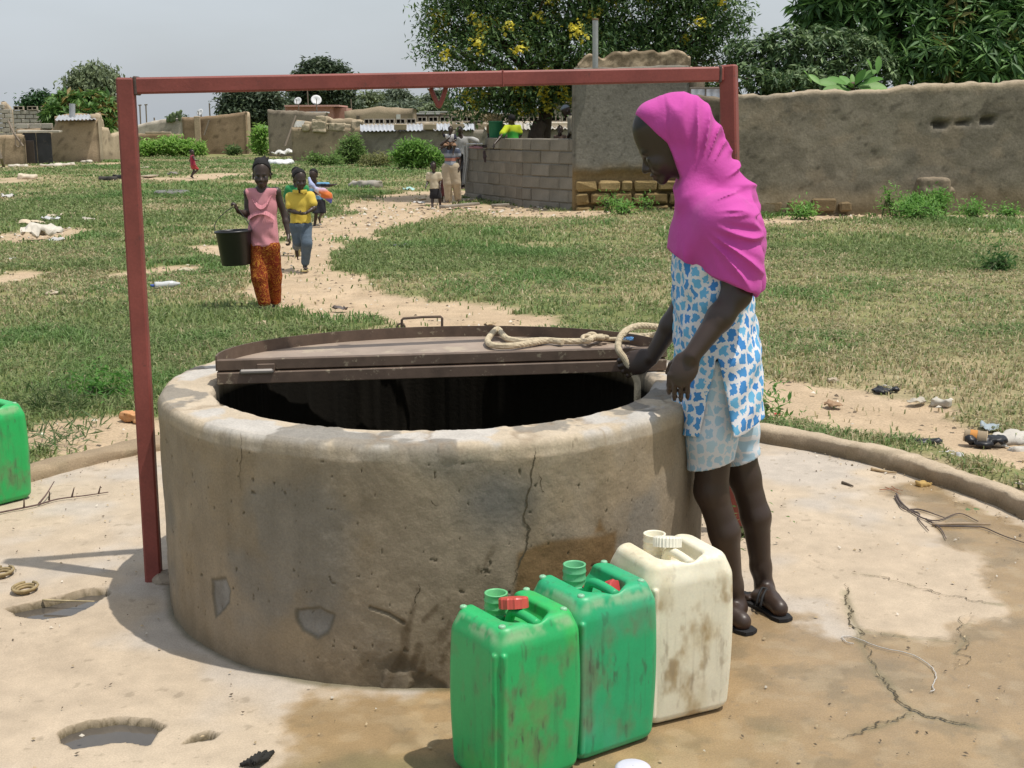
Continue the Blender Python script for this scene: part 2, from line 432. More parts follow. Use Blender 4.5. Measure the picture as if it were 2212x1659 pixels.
g = mk('ground', np.stack([GX, GY, GZ], -1), gridfaces(len(gx), len(gy)), m_ground, None, True, gcol.reshape(-1, 3)); tag(g, kind='structure')

# ------------------------------------------------------------------ concrete apron with its pot-holes, cracks and wet patches
HOLES = [[(16, 1314), (50, 1307), (87, 1298), (145, 1285), (194, 1273), (228, 1271), (233, 1284), (207, 1300), (181, 1317), (155, 1330), (97, 1338), (39, 1329)],
         [(127, 1580), (152, 1566), (194, 1555), (258, 1548), (323, 1553), (354, 1566), (336, 1579), (318, 1608), (274, 1600), (210, 1608), (161, 1615), (137, 1600)],
         [(394, 1606), (416, 1588), (452, 1577), (477, 1583), (458, 1598), (420, 1604)]]
HOLEW = [gpts(h) for h in HOLES]
sx_ = np.r_[np.arange(-2.6, -1.45, .010), np.arange(-1.45, 1.5, .0062), np.arange(1.5, 2.65, .010)]; sy_ = np.r_[np.arange(1.75, 2.6, .03), np.arange(2.6, 3.9, .0062), np.arange(3.9, 6.55, .011)]
X, Y = np.meshgrid(sx_, sy_, indexing='ij'); rr = np.hypot(X - SX, Y - SY); rw = np.hypot(X - WX, Y - WY)
U, Vv = proj(X, Y, 0)
wob = (fbm(X * 7, Y * 7, 1, 4) - .5); wob2 = fbm(X * 30, Y * 30, 2, 3) - .5
Z = .006 * (fbm(X * 1.3, Y * 1.3, 3, 3) - .5) + .003 * wob2 * fbm(X * 2, Y * 2, 8, 2) + .004 * (fbm(X * 10, Y * 10, 6, 3) - .5)
base = mixc((.405, .32, .23), (.495, .41, .305), fbm(X * 1.2, Y * 1.2, 4, 5))
base = mixc(base, (.42, .385, .345), .6 * sstep(.5, .7, fbm(X * 2.2 + 9, Y * 2.2, 6, 4)))
wet = np.zeros_like(X)
WETP = [[(1500, 1335), (1640, 1312), (1750, 1352), (1830, 1372), (2050, 1372), (2170, 1322), (2150, 1250), (2080, 1185), (2000, 1110), (1925, 1056), (1985, 1040), (2212, 1140), (2500, 1300), (2500, 2400), (560, 2400), (640, 1560), (760, 1489), (960, 1478), (1110, 1230)],
        [(1110, 1220), (1190, 1180), (1310, 1180), (1380, 1260), (1300, 1420), (1060, 1500)]]
for p in WETP:
    wet = np.maximum(wet, sstep(.05, -.04, polydist(X, Y, gpts(p)) + wob * .24 + wob2 * .06))
wet2 = wet * sstep(.44, .6, fbm(X * 1.6 + 3, Y * 1.6 + 1, 2, 4) + .25 * sstep(.7, 1.4, X) + .05 * sstep(3.1, 2.8, Y) - .08 * sstep(.6, -.2, X))    # standing film of water
damp = mixc((.37, .245, .11), (.275, .18, .08), fbm(X * 5, Y * 5, 1, 4))
damp = mixc(damp, (.125, .115, .045), .75 * sstep(.5, .68, fbm(X * 3 + 1, Y * 3, 12, 4)) * sstep(.8, -.3, X) * sstep(3.3, 2.8, Y))
mo = fbm(X * 9 + 4, Y * 9, 31, 5); damp = mixc(damp, (.17, .125, .06), .6 * sstep(.50, .66, mo)); damp = mixc(damp, (.105, .11, .035), .7 * sstep(.48, .62, fbm(X * 4 + 7, Y * 4, 33, 4)) * sstep(.15, .3, X) * sstep(.9, .6, X) * sstep(3.05, 2.85, Y)); damp = mixc(damp, (.40, .30, .17), .5 * sstep(.55, .72, fbm(X * 14, Y * 14, 2, 3)))
col = mixc(base, damp, wet * .88)
CRK = [[(1828, 1262), (1826, 1290), (1834, 1310), (1838, 1335), (1858, 1362), (1852, 1378)], [(1848, 1240), (1900, 1246), (1960, 1262), (2040, 1287), (2100, 1300), (2160, 1306)],
       [(1893, 1450), (1920, 1480), (1940, 1515), (1968, 1535), (2010, 1550), (2060, 1562), (2110, 1570)], [(1968, 1540), (1935, 1558), (1870, 1575), (1800, 1592)],
       [(2097, 1328), (2072, 1358), (2085, 1385), (2062, 1410), (2060, 1450)], [(1010, 1240), (1030, 1235)],
       [(1858, 1362), (1960, 1378), (2060, 1385)], [(1852, 1378), (1875, 1420), (1893, 1450)]]
cw = np.full(X.shape, 9.0)
for i, c in enumerate(CRK):
    cw = np.minimum(cw, segdist(X, Y, gpts(c)) + .022 * np.abs(wob) + (.004 if i > 4 else 0))
crk = sstep(.010, .002, cw); Z = Z - .006 * crk
col = mixc(col, (.13, .13, .06), .45 * sstep(.03, .0, cw + .02 * wob2) * sstep(.42, .56, fbm(X * 8, Y * 8, 4, 3)))
hd = np.full(X.shape, 9.0)
for h in HOLEW: hd = np.minimum(hd, polydist(X, Y, h))
hd = hd + .025 * wob + .012 * wob2
Z = Z - .060 * sstep(.003, -.007, hd); col = mixc(col, (.15, .115, .06), sstep(.007, -.003, hd)); col = mixc(col, (.055, .05, .025), .85 * sstep(.001, -.004, hd) * sstep(-.03, -.012, hd))
# dark dirty joint round the foot of the well and little black spots
col = mixc(col, (.10, .09, .045), .75 * sstep(.035, .0, rw - WR + .03 * wob)); spots = sstep(.76, .80, fbm(X * 30 + 5, Y * 30, 9, 3)); col = mixc(col, (.20, .16, .11), .4 * spots); col = col * (.90 + .2 * fbm(X * 22, Y * 22, 14, 3))[..., None]
rough = .93 - .40 * wet - .43 * wet2; col = mixc(col, (.22, .175, .12), .25 * wet2)
Z = np.where(wet2 > .6, Z * .4, Z)
F = gridfaces(len(sx_), len(sy_)); keep = (rr.ravel() < SR + .05) & (rw.ravel() > WR - .1); F = F[keep[F].all(1)]
used = np.zeros(X.size, bool); used[F.ravel()] = True; rem = np.cumsum(used) - 1
m_slab = material('apron_concrete', rough=.9, var=.13, vscale=7, bump=.45, bscale=95, bdist=.005, spec=.35, rattr='Wet', fine=.11, speck=(150, .67, (.16, .125, .085), .55))
s = mk('concrete_apron', np.stack([X, Y, Z], -1).reshape(-1, 3)[used], rem[F], m_slab, None, True, col.reshape(-1, 3)[used], {'Wet': rough.ravel()[used]}); tag(s, kind='structure')
m_water = plain('muddy_water', (.085, .075, .064), rough=.05, var=.25, vscale=5, spec=.5)
for h, nm in zip(HOLEW, ('a', 'b', 'c')):
    c = np.mean(h, axis=0); q = np.array(h); q = c + (q - c) * 1.06
    V_ = np.c_[q, np.full(len(q), -.024)]
    tag(mk('puddle', V_, [list(range(len(q)))], m_water), kind='structure')
# kerb ring
n = 900; ph = np.linspace(0, 2 * math.pi, n, endpoint=False)
prof = [(-.004, -.1), (-.002, .02), (.001, .060), (.008, .074), (.045, .080), (.085, .076), (.100, .062), (.108, .02), (.115, -.1)]
KV = []
for i, (a, z) in enumerate(prof):
    nn = fbm(np.cos(ph) * 9, np.sin(ph) * 9, i * .35, 4) - .5; n3 = fbm(np.cos(ph) * 34, np.sin(ph) * 34, i * .8, 3) - .5
    lo = sstep(math.pi * .55, math.pi * .75, ph) * sstep(math.pi * 1.35, math.pi * 1.2, ph)     # the left side is worn to a low mound
    rad = SR + a * (1 + .5 * lo) + .05 * nn * (i in (0, 1, 2, 3, 7, 8)) + .02 * n3; zz = z * (1 - .42 * lo) + .03 * nn * (z > .02) + .012 * n3 * (z > .02)
    KV.append(np.stack([SX + rad * np.cos(ph), SY + rad * np.sin(ph), zz], -1))
KV = np.stack(KV, 1)
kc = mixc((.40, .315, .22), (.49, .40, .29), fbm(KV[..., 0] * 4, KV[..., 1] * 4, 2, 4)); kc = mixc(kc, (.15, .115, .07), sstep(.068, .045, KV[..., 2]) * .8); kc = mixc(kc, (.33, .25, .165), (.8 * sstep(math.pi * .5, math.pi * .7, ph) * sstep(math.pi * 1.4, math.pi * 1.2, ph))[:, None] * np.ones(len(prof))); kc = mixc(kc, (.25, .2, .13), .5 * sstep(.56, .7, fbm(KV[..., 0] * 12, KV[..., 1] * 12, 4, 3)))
m_kerb = material('kerb_concrete', rough=.95, var=.16, vscale=9, bump=.6, bscale=60, bdist=.008, spec=.15, fine=.12)
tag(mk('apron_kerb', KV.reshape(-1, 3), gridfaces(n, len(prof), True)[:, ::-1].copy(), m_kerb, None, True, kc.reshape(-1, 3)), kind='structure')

# ------------------------------------------------------------------ the well
def W(u, v):
    d = ray(u, v); a = d[0] ** 2 + d[1] ** 2; ox, oy = -WX, -WY; b = ox * d[0] + oy * d[1]; c = ox * ox + oy * oy - WR ** 2
    disc = max(b * b - a * c, 0); t = (-b - math.sqrt(disc)) / a; p = np.array([0, 0, CAMZ]) + d * t
    return (math.atan2(p[1] - WY, p[0] - WX) * WR, p[2])
ph = np.r_[np.linspace(R(-205), R(35), 1500)[:-1], np.linspace(R(35), R(155), 140)[:-1]]
pr = [(WR + .0, z, 0) for z in np.arange(-.03, .66, .0045)]
pr += [(WR - .0005, .665, 1), (WR - .002, .682, 1), (WR - .005, .693, 1), (WR - .011, .702, 1), (WR - .020, .707, 1)]
pr += [(r_, WH, 2) for r_ in np.linspace(WR - .04, WRI + .018, 26)]
pr += [(WRI + .010, WH - .003, 3), (WRI + .004, WH - .010, 3), (WRI, WH - .022, 3)] + [(WRI, z, 4) for z in (.64, .6, .5, .3, 0, -.4, -1, -2, -3.2)]
pr = np.array(pr); PH, RR = np.meshgrid(ph, pr[:, 0], indexing='ij'); _, ZZ = np.meshgrid(ph, pr[:, 1], indexing='ij'); _, KK = np.meshgrid(ph, pr[:, 2], indexing='ij')
cx_, sx2 = np.cos(PH), np.sin(PH)
lump = fbm(cx_ * 3.4, sx2 * 3.4, ZZ * 3.6, 4) - .5; l2 = fbm(cx_ * 14, sx2 * 14, ZZ * 14, 4) - .5; l3 = fbm(cx_ * 50, sx2 * 50, ZZ * 50, 2) - .5
rt = fbm(RR * 12, PH * 9, 1, 4) - .5; rt2 = fbm(RR * 45, PH * 40, 2, 3) - .5
out = KK <= 1
dr = np.where(out, .017 * lump + .004 * l2 + .0015 * l3, 0)
edge = fbm(np.cos(PH) * 6, np.sin(PH) * 6, 3, 4) - .5; e2 = fbm(np.cos(PH) * 28, np.sin(PH) * 28, 6, 3) - .5
dr = dr + np.where(KK >= 3, .030 * edge + .012 * e2, 0) + np.where(KK == 1, .010 * edge + .004 * e2, 0)
bk_ = .17 * np.clip(np.sin(PH), 0, 1) ** 1.2; dr = dr - np.where(KK == 2, bk_ * (WR - .04 - RR) / (WR - .04 - WRI), 0) - np.where(KK >= 3, bk_, 0)
dz = np.where(KK == 2, .010 * rt + .004 * rt2 + .008 * edge, 0) + np.where((KK == 1) | (KK == 3), .008 * edge + .006 * e2, 0)
Sx = np.where(PH > math.pi, PH - 2 * math.pi, PH) * WR; Sx = np.where(PH < -math.pi, (PH + 2 * math.pi) * WR, Sx)
wob = .010 * (fbm(Sx * 18, ZZ * 18, 4, 4) - .5)
# plaster colours
plc = mixc((.245, .198, .138), (.30, .245, .176), fbm(cx_ * 4, sx2 * 4, ZZ * 4, 5))
plc = mixc(plc, (.19, .178, .155), .65 * sstep(.50, .66, fbm(cx_ * 2.2 + 5, sx2 * 2.2, ZZ * 2.6, 4)))
plc = mixc(plc, (.275, .205, .12), .4 * sstep(.52, .68, fbm(cx_ * 5 + 2, sx2 * 5, ZZ * 5 + 3, 4)))
a0, z0 = W(1080, 1080); plc = mixc(plc, (.13, .127, .12), .75 * sstep(1.0, .1, np.hypot((Sx - a0) / .20, (ZZ - z0) / .15) + 3 * wob * 6))
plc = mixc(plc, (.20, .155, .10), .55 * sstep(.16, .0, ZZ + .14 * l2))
stre = fbm(Sx * 26, ZZ * 2.2, 1, 3); plc = plc * (0.86 + .26 * stre)[..., None]
def patch(pts): return polydist(Sx, ZZ, [W(*p) for p in pts]) + wob * 1.2
for pts in ([(457, 1252), (486, 1248), (496, 1275), (494, 1302), (480, 1318), (466, 1335), (460, 1300)], [(640, 1318), (690, 1312), (720, 1330), (706, 1366), (684, 1378), (655, 1362), (640, 1338)]):
    d = patch(pts); s_ = sstep(.006, -.006, d); dr = dr - .006 * s_; plc = mixc(plc, mixc((.17, .155, .13), (.26, .25, .235), fbm(Sx * 40, ZZ * 25, 2, 3)), s_); plc = mixc(plc, (.09, .08, .055), .6 * sstep(.010, 0, np.abs(d)))
for pts, dep in (([(1112, 1258), (1120, 1195), (1150, 1180), (1185, 1168), (1255, 1160), (1330, 1150), (1330, 1300), (1100, 1300)], 0), ([(1285, 1150), (1296, 1125), (1308, 1150)], 0)):
    plc = mixc(plc, (.175, .105, .042), .85 * sstep(.010, -.010, patch(pts)))
def cline(pts, wd): return sstep(wd, wd * .25, segdist(Sx, ZZ, [W(*p) for p in pts]) + np.abs(wob) * .55)
for pts, wd, dp in (([(800, 1312), (840, 1325), (872, 1345)], .008, .006),):
    c = cline(pts, wd); dr = dr - dp * c; plc = mixc(plc, (.055, .042, .025), c * .6)
for pts, wd in (([(872, 1345), (876, 1360), (874, 1400), (866, 1440)], .022), ([(880, 1360), (890, 1320), (902, 1275)], .016), ([(975, 1345), (925, 1420), (900, 1475)], .022), ([(965, 1295), (935, 1320), (915, 1340)], .014), ([(890, 1450), (905, 1395)], .018), ([(836, 1480), (862, 1425)], .018), ([(1030, 1235), (1066, 1185)], .014), ([(930, 1470), (975, 1395)], .02)):
    c = cline(pts, wd) * sstep(.36, .56, fbm(Sx * 30, ZZ * 18, 5, 3)); plc = mixc(plc, (.10, .07, .04), c * .6)
pit = sstep(.80, .83, fbm(Sx * 60 + 8, ZZ * 52, 3, 3)); dr = dr - .003 * pit * out; plc = mixc(plc, (.10, .08, .05), .8 * pit)
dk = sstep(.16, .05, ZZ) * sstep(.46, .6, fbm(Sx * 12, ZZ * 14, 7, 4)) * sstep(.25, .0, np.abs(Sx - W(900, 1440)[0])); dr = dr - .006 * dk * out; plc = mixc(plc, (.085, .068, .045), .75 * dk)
# rim colours
rimc = mixc((.42, .345, .25), (.52, .44, .335), fbm(RR * 9, PH * 7, 4, 5)); pc = sstep(.50, .56, fbm(RR * 7 + 3, PH * 3.4 + 1, 8, 4) + .06 * rt2)
rimc = mixc(rimc, (.46, .445, .42), .75 * pc); rimc = mixc(rimc, (.20, .185, .16), .8 * sstep(.58, .64, fbm(RR * 10 + 1, PH * 6 + 2, 11, 4)))
rc = sstep(.010, .003, np.abs(fbm(RR * 6, PH * 5, 21, 4) - .5) * .12 + .004) ; rimc = mixc(rimc, (.24, .18, .12), .6 * rc * sstep(.5, .56, fbm(PH * 4, RR * 3, 2, 2))); dz = dz - .003 * rc * (KK == 2)
innc = mixc((.010, .009, .007), (.018, .015, .011), fbm(PH * 8, ZZ * 8, 2, 4))  # shaft colour near black: the shade of the deep shaft is painted in
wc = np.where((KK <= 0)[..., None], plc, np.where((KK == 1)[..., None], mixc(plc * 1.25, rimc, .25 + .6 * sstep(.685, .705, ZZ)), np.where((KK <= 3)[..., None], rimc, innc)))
wc = np.where(((KK == 0) & (ZZ > .62))[..., None], mixc(wc, plc * 1.2, .6 * sstep(.635, .66, ZZ + .03 * l2)), wc)
WV = np.stack([WX + (RR + dr) * cx_, WY + (RR + dr) * sx2, ZZ + dz], -1)
well = empty('well', (WX, WY, 0), 'round concrete well with rough plastered wall and open mouth', 'well')
m_plaster = material('well_plaster', rough=.93, var=.15, vscale=9, bump=.45, bscale=70, bdist=.006, spec=.2, fine=.10)
nr = len(pr); Fw = gridfaces(len(ph), nr, True)
k0 = int((pr[:, 2] <= 1).sum())
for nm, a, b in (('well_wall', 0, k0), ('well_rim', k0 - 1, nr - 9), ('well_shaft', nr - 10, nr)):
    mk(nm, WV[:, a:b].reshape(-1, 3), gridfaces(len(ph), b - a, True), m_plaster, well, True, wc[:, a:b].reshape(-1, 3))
mk('well_water', lathe([(0.001, -3.1), (.8, -3.1)], 32, (WX, WY, 0))[0], lathe([(0.001, -3.1), (.8, -3.1)], 32)[1], m_water, well)

# cracks, filled with dark soil: ragged slivers lying in the surface
m_crack = plain('crack_soil', (.085, .068, .042), rough=1, var=.3, vscale=60)
def sliver(pts, place, w, seed, amp=.16, n=4):
    p = frac(pts, amp, n, seed); r_ = np.random.default_rng(seed); t = np.linspace(0, 1, len(p)); wd = w * (.25 + 1.1 * r_.random(len(p))) * np.minimum(1, 5 * np.minimum(t, 1 - t) + .12); d = np.gradient(p, axis=0); d /= np.linalg.norm(d, axis=1)[:, None] + 1e-9; N = np.stack([-d[:, 1], d[:, 0]], 1) * wd[:, None] / 2
    return np.vstack([place(p + N), place(p - N)]), [[i, i + 1, len(p) + i + 1, len(p) + i] for i in range(len(p) - 1)]
SZ_ = lambda q: np.c_[q, np.full(len(q), .0035)]
for i, c in enumerate(CRK): tag(mk('crack', *join([sliver(gpts(c), SZ_, (.0055, .0035, .007, .004, .003, .003, .0018, .0025)[i], 50 + i)]), m_crack), kind='structure')
def onwell(q):
    ph_ = q[:, 0] / WR; ip = np.clip(np.searchsorted(ph, np.where(ph_ > ph[-1], ph_ - 2 * math.pi, ph_)), 0, len(ph) - 1); iz = np.clip(np.searchsorted(pr[:k0, 1], q[:, 1]), 0, k0 - 1); r_ = WR + dr[ip, iz] + .0015; return np.stack([WX + r_ * np.cos(ph_), WY + r_ * np.sin(ph_), q[:, 1]], 1)
for i, (c, w_) in enumerate((([(1156, 968), (1155, 990), (1150, 1010), (1146, 1050), (1138, 1090), (1134, 1130), (1140, 1160), (1130, 1195), (1112, 1230), (1108, 1262)], .0055), ([(520, 930), (523, 960), (520, 1000), (524, 1060)], .0018), ([(905, 1260), (897, 1290), (893, 1310)], .003), ([(372, 1290), (374, 1318), (378, 1340)], .004), ([(930, 1080), (948, 1092)], .002), ([(1162, 1020), (1168, 1050), (1176, 1065)], .0022))): mk('crack', *sliver([W(*p) for p in c], onwell, w_, 80 + i, .10, 3), m_crack, well)
# ------------------------------------------------------------------ two-leaf steel lid
m_rust = material('rusty_steel', base=(.115, .078, .055), attr=False, rough=.62, var=.35, vscale=14, bump=.25, bscale=120, bdist=.002, spec=.4, speck=(26, .60, (.30, .25, .17), .75))
m_sheet = material('sheet_steel', base=(.30, .235, .185), attr=False, rough=.6, var=.28, vscale=4, bump=.12, bscale=90, bdist=.002, spec=.4, speck=(5, .56, (.43, .36, .26), .6))
m_hinge = plain('worn_hinge', (.26, .24, .22), rough=.45, metal=.5)
hL, hR = G(470, 828, .715), G(1438, 797, .715); hm = (hL + hR) / 2; hv = (hR - hL); HL = np.linalg.norm(hv[:2]); hv = hv / HL; hn = np.array([-hv[1], hv[0], 0]); hR_ = HL / 2
lid = empty('well_cover', tuple(hm), 'rusty half-moon steel cover folded open over the back of the well', 'well cover')
SAG = (G(985, 705, .806)[1] - hm[1]) / hR_; print('SAG', SAG)
def half(r, z0, z1, off=0.0, sag=1.0):
    a = np.linspace(0, math.pi, 60); o = np.array([hm + hv * (-r * math.cos(t)) + hn * (off + r * SAG * math.sin(t)) for t in a]); n = len(o)
    V = np.vstack([np.c_[o[:, :2], np.full(n, z0)], np.c_[o[:, :2], np.full(n, z1)]])
    return V, [list(range(n))[::-1], [n + i for i in range(n)]] + [[i, (i + 1) % n, n + (i + 1) % n, n + i] for i in range(n)]
def arcwall(r, z0, z1, th, off=0.0):
    a = np.linspace(0.0, math.pi, 60); V = []
    for r_, z in ((r, z0), (r, z1), (r - th, z1), (r - th, z0)):
        V += [hm + hv * (-r_ * math.cos(t)) + hn * (off + r_ * SAG * math.sin(t)) + np.array([0, 0, z - hm[2]]) for t in a]
    n = 60; F = []
    for j in range(4):
        k = (j + 1) % 4; F += [[j * n + i, j * n + i + 1, k * n + i + 1, k * n + i] for i in range(n - 1)]
    return np.array(V), [f[::-1] for f in F] + [[0, n, 2 * n, 3 * n], [n - 1, 4 * n - 1, 3 * n - 1, 2 * n - 1]]
def bar(a, b, w, h, up=(0, 0, 1), bev=.003):
    a, b = np.asarray(a, float), np.asarray(b, float); d = b - a; L_ = np.linalg.norm(d); d = d / L_
    s_ = np.cross(d, np.asarray(up, float)); s_ /= np.linalg.norm(s_); t_ = np.cross(s_, d); V, F = box((0, 0, 0), (L_, w, h), bev=bev)
    return (a + b) / 2 + V[:, :1] * d - V[:, 1:2] * s_ + V[:, 2:3] * t_, F
zo = lambda z: np.array([0, 0, z - hm[2]])
mk('lower_leaf', *half(hR_ - .005, .742, .748, .03), m_sheet, lid)
mk('lower_skirt', *arcwall(hR_ + .0, .713, .752, .006, .0), m_rust, lid)
mk('lower_front_bar', *bar(hL + zo(.732), hR + zo(.732), .03, .040), m_rust, lid)
mk('upper_leaf', *half(hR_ - .004, .760, .765, .025), m_sheet, lid)
mk('upper_skirt', *arcwall(hR_ + .004, .756, .806, .006, .004), m_rust, lid)
mk('upper_front_bar', *bar(hL + zo(.7755) + hn * .006, hR + zo(.7755) + hn * .006, .022, .037), m_rust, lid)
for t in (.085, .93):
    c = hL + (hR - hL) * t; h = mk('hinge', *bar(c - hv * .055 + zo(.7545) - hn * .017, c + hv * .055 + zo(.7545) - hn * .017, .016, .016, bev=.005), m_hinge, lid)
    mk('hinge_plate', *bar(c + hv * .0 + zo(.764) - hn * .012, c + hv * .06 + zo(.764) - hn * .012, .006, .03), m_rust, h)
yb_ = hm[1] + hR_ * SAG + .03; hb = [P(868, 712, yb_), P(868, 688, yb_), P(912, 685, yb_), P(955, 684, yb_), P(955, 710, yb_)]
mk('lid_handle', *tube(np.vstack([hb[0], hb[1] + [0, 0, -.005], hb[1] + [.006, 0, 0], hb[2], hb[3] - [.006, 0, 0], hb[3] + [0, 0, -.005], hb[4]]), .005, 8), m_rust, lid)
rc_ = P(866, 708, yb_); a = np.linspace(0, 2 * math.pi, 15)
mk('lid_ring', *tube(np.c_[rc_[0] + .016 * np.cos(a), np.full(15, rc_[1]), rc_[2] + .016 * np.sin(a)], .004, 6, False), m_rust, lid)

# ------------------------------------------------------------------ red steel frame
m_red = material('red_oxide_paint', base=(.235, .062, .05), attr=False, rough=.55, var=.28, vscale=5, bump=.2, bscale=60, bdist=.004, spec=.35, speck=(14, .63, (.12, .05, .042), .8), fine=.07)
m_weld = plain('burnt_weld', (.085, .06, .05), rough=.7, var=.4, vscale=40)
frame = empty('pulley_frame', tuple(G(332, 1250)), 'red painted steel goalpost frame standing astride the well', 'frame')
def secbar(a, b, w, d, rot, bev=.006):
    """square tube between a and b, section w x d turned by rot about its axis"""
    return bar(a, b, w, d, up=(math.sin(rot), -math.cos(rot), .0) if abs((b - a)[2]) > .5 else (0, 0, 1), bev=bev)
Lb = G(332, 1252); Lt = P(272, 186, Lb[1] + .01); Rb = G(1598, 1150); Rt = P(1574, 160, Rb[1])
Lt_top = Lt + (Lt - Lb) / np.linalg.norm(Lt - Lb) * .026; Rt_top = Rt + (Rt - Rb) / np.linalg.norm(Rt - Rb) * .032
mk('post', *secbar(Lb - [0, 0, .15], Lt_top, .055, .055, R(8)), m_red, frame)
mk('post', *secbar(Rb - [0, 0, .15], Rt_top, .058, .058, R(-22)), m_red, frame)
e_ = (Rt - Lt) / np.linalg.norm(Rt - Lt)
mk('crossbeam', *bar(Lt + e_ * .028, Rt - e_ * .026, .05, .052, bev=.006), m_red, frame)
for p, q in ((Lt, .034), (Rt, -.036)):
    mk('weld_joint', *bar(p + e_ * q - [0, 0, .03], p + e_ * q + [0, 0, .03], .056, .012, up=(1, 0, 0), bev=.004), m_weld, frame)
s_ = Lt + (Rt - Lt) * .597; mk('splice_seam', *bar(s_ - e_ * .0025, s_ + e_ * .0025, .0535, .0555, bev=.001), m_red, frame)
s_ = Lb + (Lt - Lb) * .505; mk('splice_seam', *secbar(s_, s_ + [0, 0, .006], .059, .059, R(8), .001), m_weld, frame)
bp = lambda u, v: P(u, v, Lt[1] + (Rt[1] - Lt[1]) * .52)
hk = mk('rope_hook', *tube(spline([bp(930, 190), bp(936, 205), bp(944, 222), bp(948, 229), bp(953, 220), bp(959, 203), bp(963, 190)], 5), .0085, 8), m_red, frame)
for u in (917, 972): mk('hook_plate', *bar(bp(u - 13, 187), bp(u + 13, 186), .045, .010, bev=.002), m_red, hk)
cc = [box(Lb + [.03 + .02 * i, .02 * j, .0], (.09, .08, .05 + .01 * i), .4 * i, .02, .008) for i, j in ((0, 1), (1, -1), (2, 1))]
m_conc = material('crumbled_concrete', base=(.30, .25, .19), attr=False, rough=.95, var=.3, vscale=20, bump=.8, bscale=50, bdist=.01)
mk('post_footing', *join(cc), m_conc, frame)

# ------------------------------------------------------------------ rope
m_rope = material('hemp_rope', base=(.50, .42, .29), attr=False, rough=.95, var=.35, vscale=60, bump=.6, bscale=150, bdist=.003, speck=(120, .6, (.20, .17, .13), .6))
lz = .781
rp_ = [G(1215, 739.5, lz), G(1187, 735.5, lz), G(1146, 741, lz), G(1105, 747, lz), G(1066, 746, lz), G(1053.5, 737, lz), G(1062, 722, lz + .008), G(1075, 711, lz + .015), G(1085, 722, lz + .005), G(1099, 733, lz), G(1129, 737, lz),
       G(1173, 735, lz), G(1213, 737, lz), G(1258, 737, lz), G(1272, 735, lz + .012), G(1282, 729, lz + .015), G(1306, 727, lz), G(1349, 724, lz), G(1388, 726, lz), G(1415, 723, lz + .01), P(1432, 715, 4.42), P(1425, 708, 4.34), P(1405, 704.5, 4.27), P(1379, 704, 4.2), P(1358, 711, 4.13), P(1343, 724, 4.07), P(1336, 740, 4.03), P(1336.5, 756, 4.0), P(1348, 773, 3.985), P(1360, 795, 3.985), P(1371, 812, 3.985), P(1376.5, 826, 3.985), P(1377, 850, 3.985), P(1377, 900, 3.99), P(1378, 1200, 4.0), P(1378, 2500, 4.0)]
rope = mk('rope', *tube(spline(rp_, 14), .0098, 12, True, 210, 6, .22), m_rope); tag(rope, 'thick hemp rope coiled on the lid and running through the hand into the well', 'rope')
kn = []
for k, (u, v) in enumerate(((1268, 733), (1278, 730), (1293, 733), (1302, 731))):
    c = G(u, v, lz + .006); a = np.linspace(0, 2 * math.pi, 16); ti = .6 + k
    kn.append(tube(np.c_[c[0] + .017 * np.cos(a), c[1] + .02 * np.sin(a) * math.cos(ti), c[2] + .012 * np.sin(a) * abs(math.sin(ti)) + .004], .008, 8, False))
mk('knot', *join(kn), m_rope, rope, True)
mk('loose_strand', *tube(spline([G(1300, 733, lz), G(1330, 732, lz), G(1365, 735, lz), G(1395, 729, lz), G(1425, 724, lz)], 8), .007, 8), m_rope, rope, True)
m_blue = plain('blue_twine', (.12, .30, .55), rough=.8)
pts = [G(1347 + 24 * random.random(), 727 + 8 * random.random(), lz + .03 * random.random()) for _ in range(26)]
tag(mk('twine_tangle', *tube(spline(pts, 6), .0016, 4), m_blue), 'small tangle of blue twine lying beside the rope on the lid', 'twine')

# ------------------------------------------------------------------ jerrycans
def dirt(V, base_, lo, seed, dirtc=(.17, .14, .085), blackc=(.05, .055, .045), amt=1.0):
    x, y, z = V.T
    n1 = fbm(x * 9 + seed, y * 9, z * 5, 4); n2 = fbm(x * 34 + seed, y * 34, z * 19, 4); n3 = fbm(x * 80 + seed, y * 80, z * 20, 3)
    c = mixc(base_, lo, sstep(.45, .7, n1)); c = mixc(c, dirtc, (.85 if base_[0] > .5 else .12) * sstep(.47, .66, n2 * .5 + n1 * .5) * sstep(.42, .3, z))
    f = sstep(.1, -.3, y / .1) * sstep(.38, .3, z) * sstep(.03, .1, z)
    c = mixc(c, dirtc, amt * (.42 * f * sstep(.42, .66, n1 * .6 + n2 * .4) + .12 * sstep(.55, .7, n2)))
    vs = fbm(x * 120 + seed, y * 60, z * 6, 3); c = mixc(c, blackc, amt * (.40 * f * sstep(.54, .70, n2 * .45 + n3 * .3 + vs * .25) + .3 * sstep(.68, .74, n3) + .16 * f * sstep(.60, .70, vs)))
    ed = sstep(.372, .40, z) * sstep(.086, .1, np.maximum(np.abs(x) * .85, np.abs(y)))
    c = mixc(c, np.asarray(base_) * .55 + np.array((.30, .27, .20)), amt * .95 * ed * sstep(.36, .56, n2))
    return c
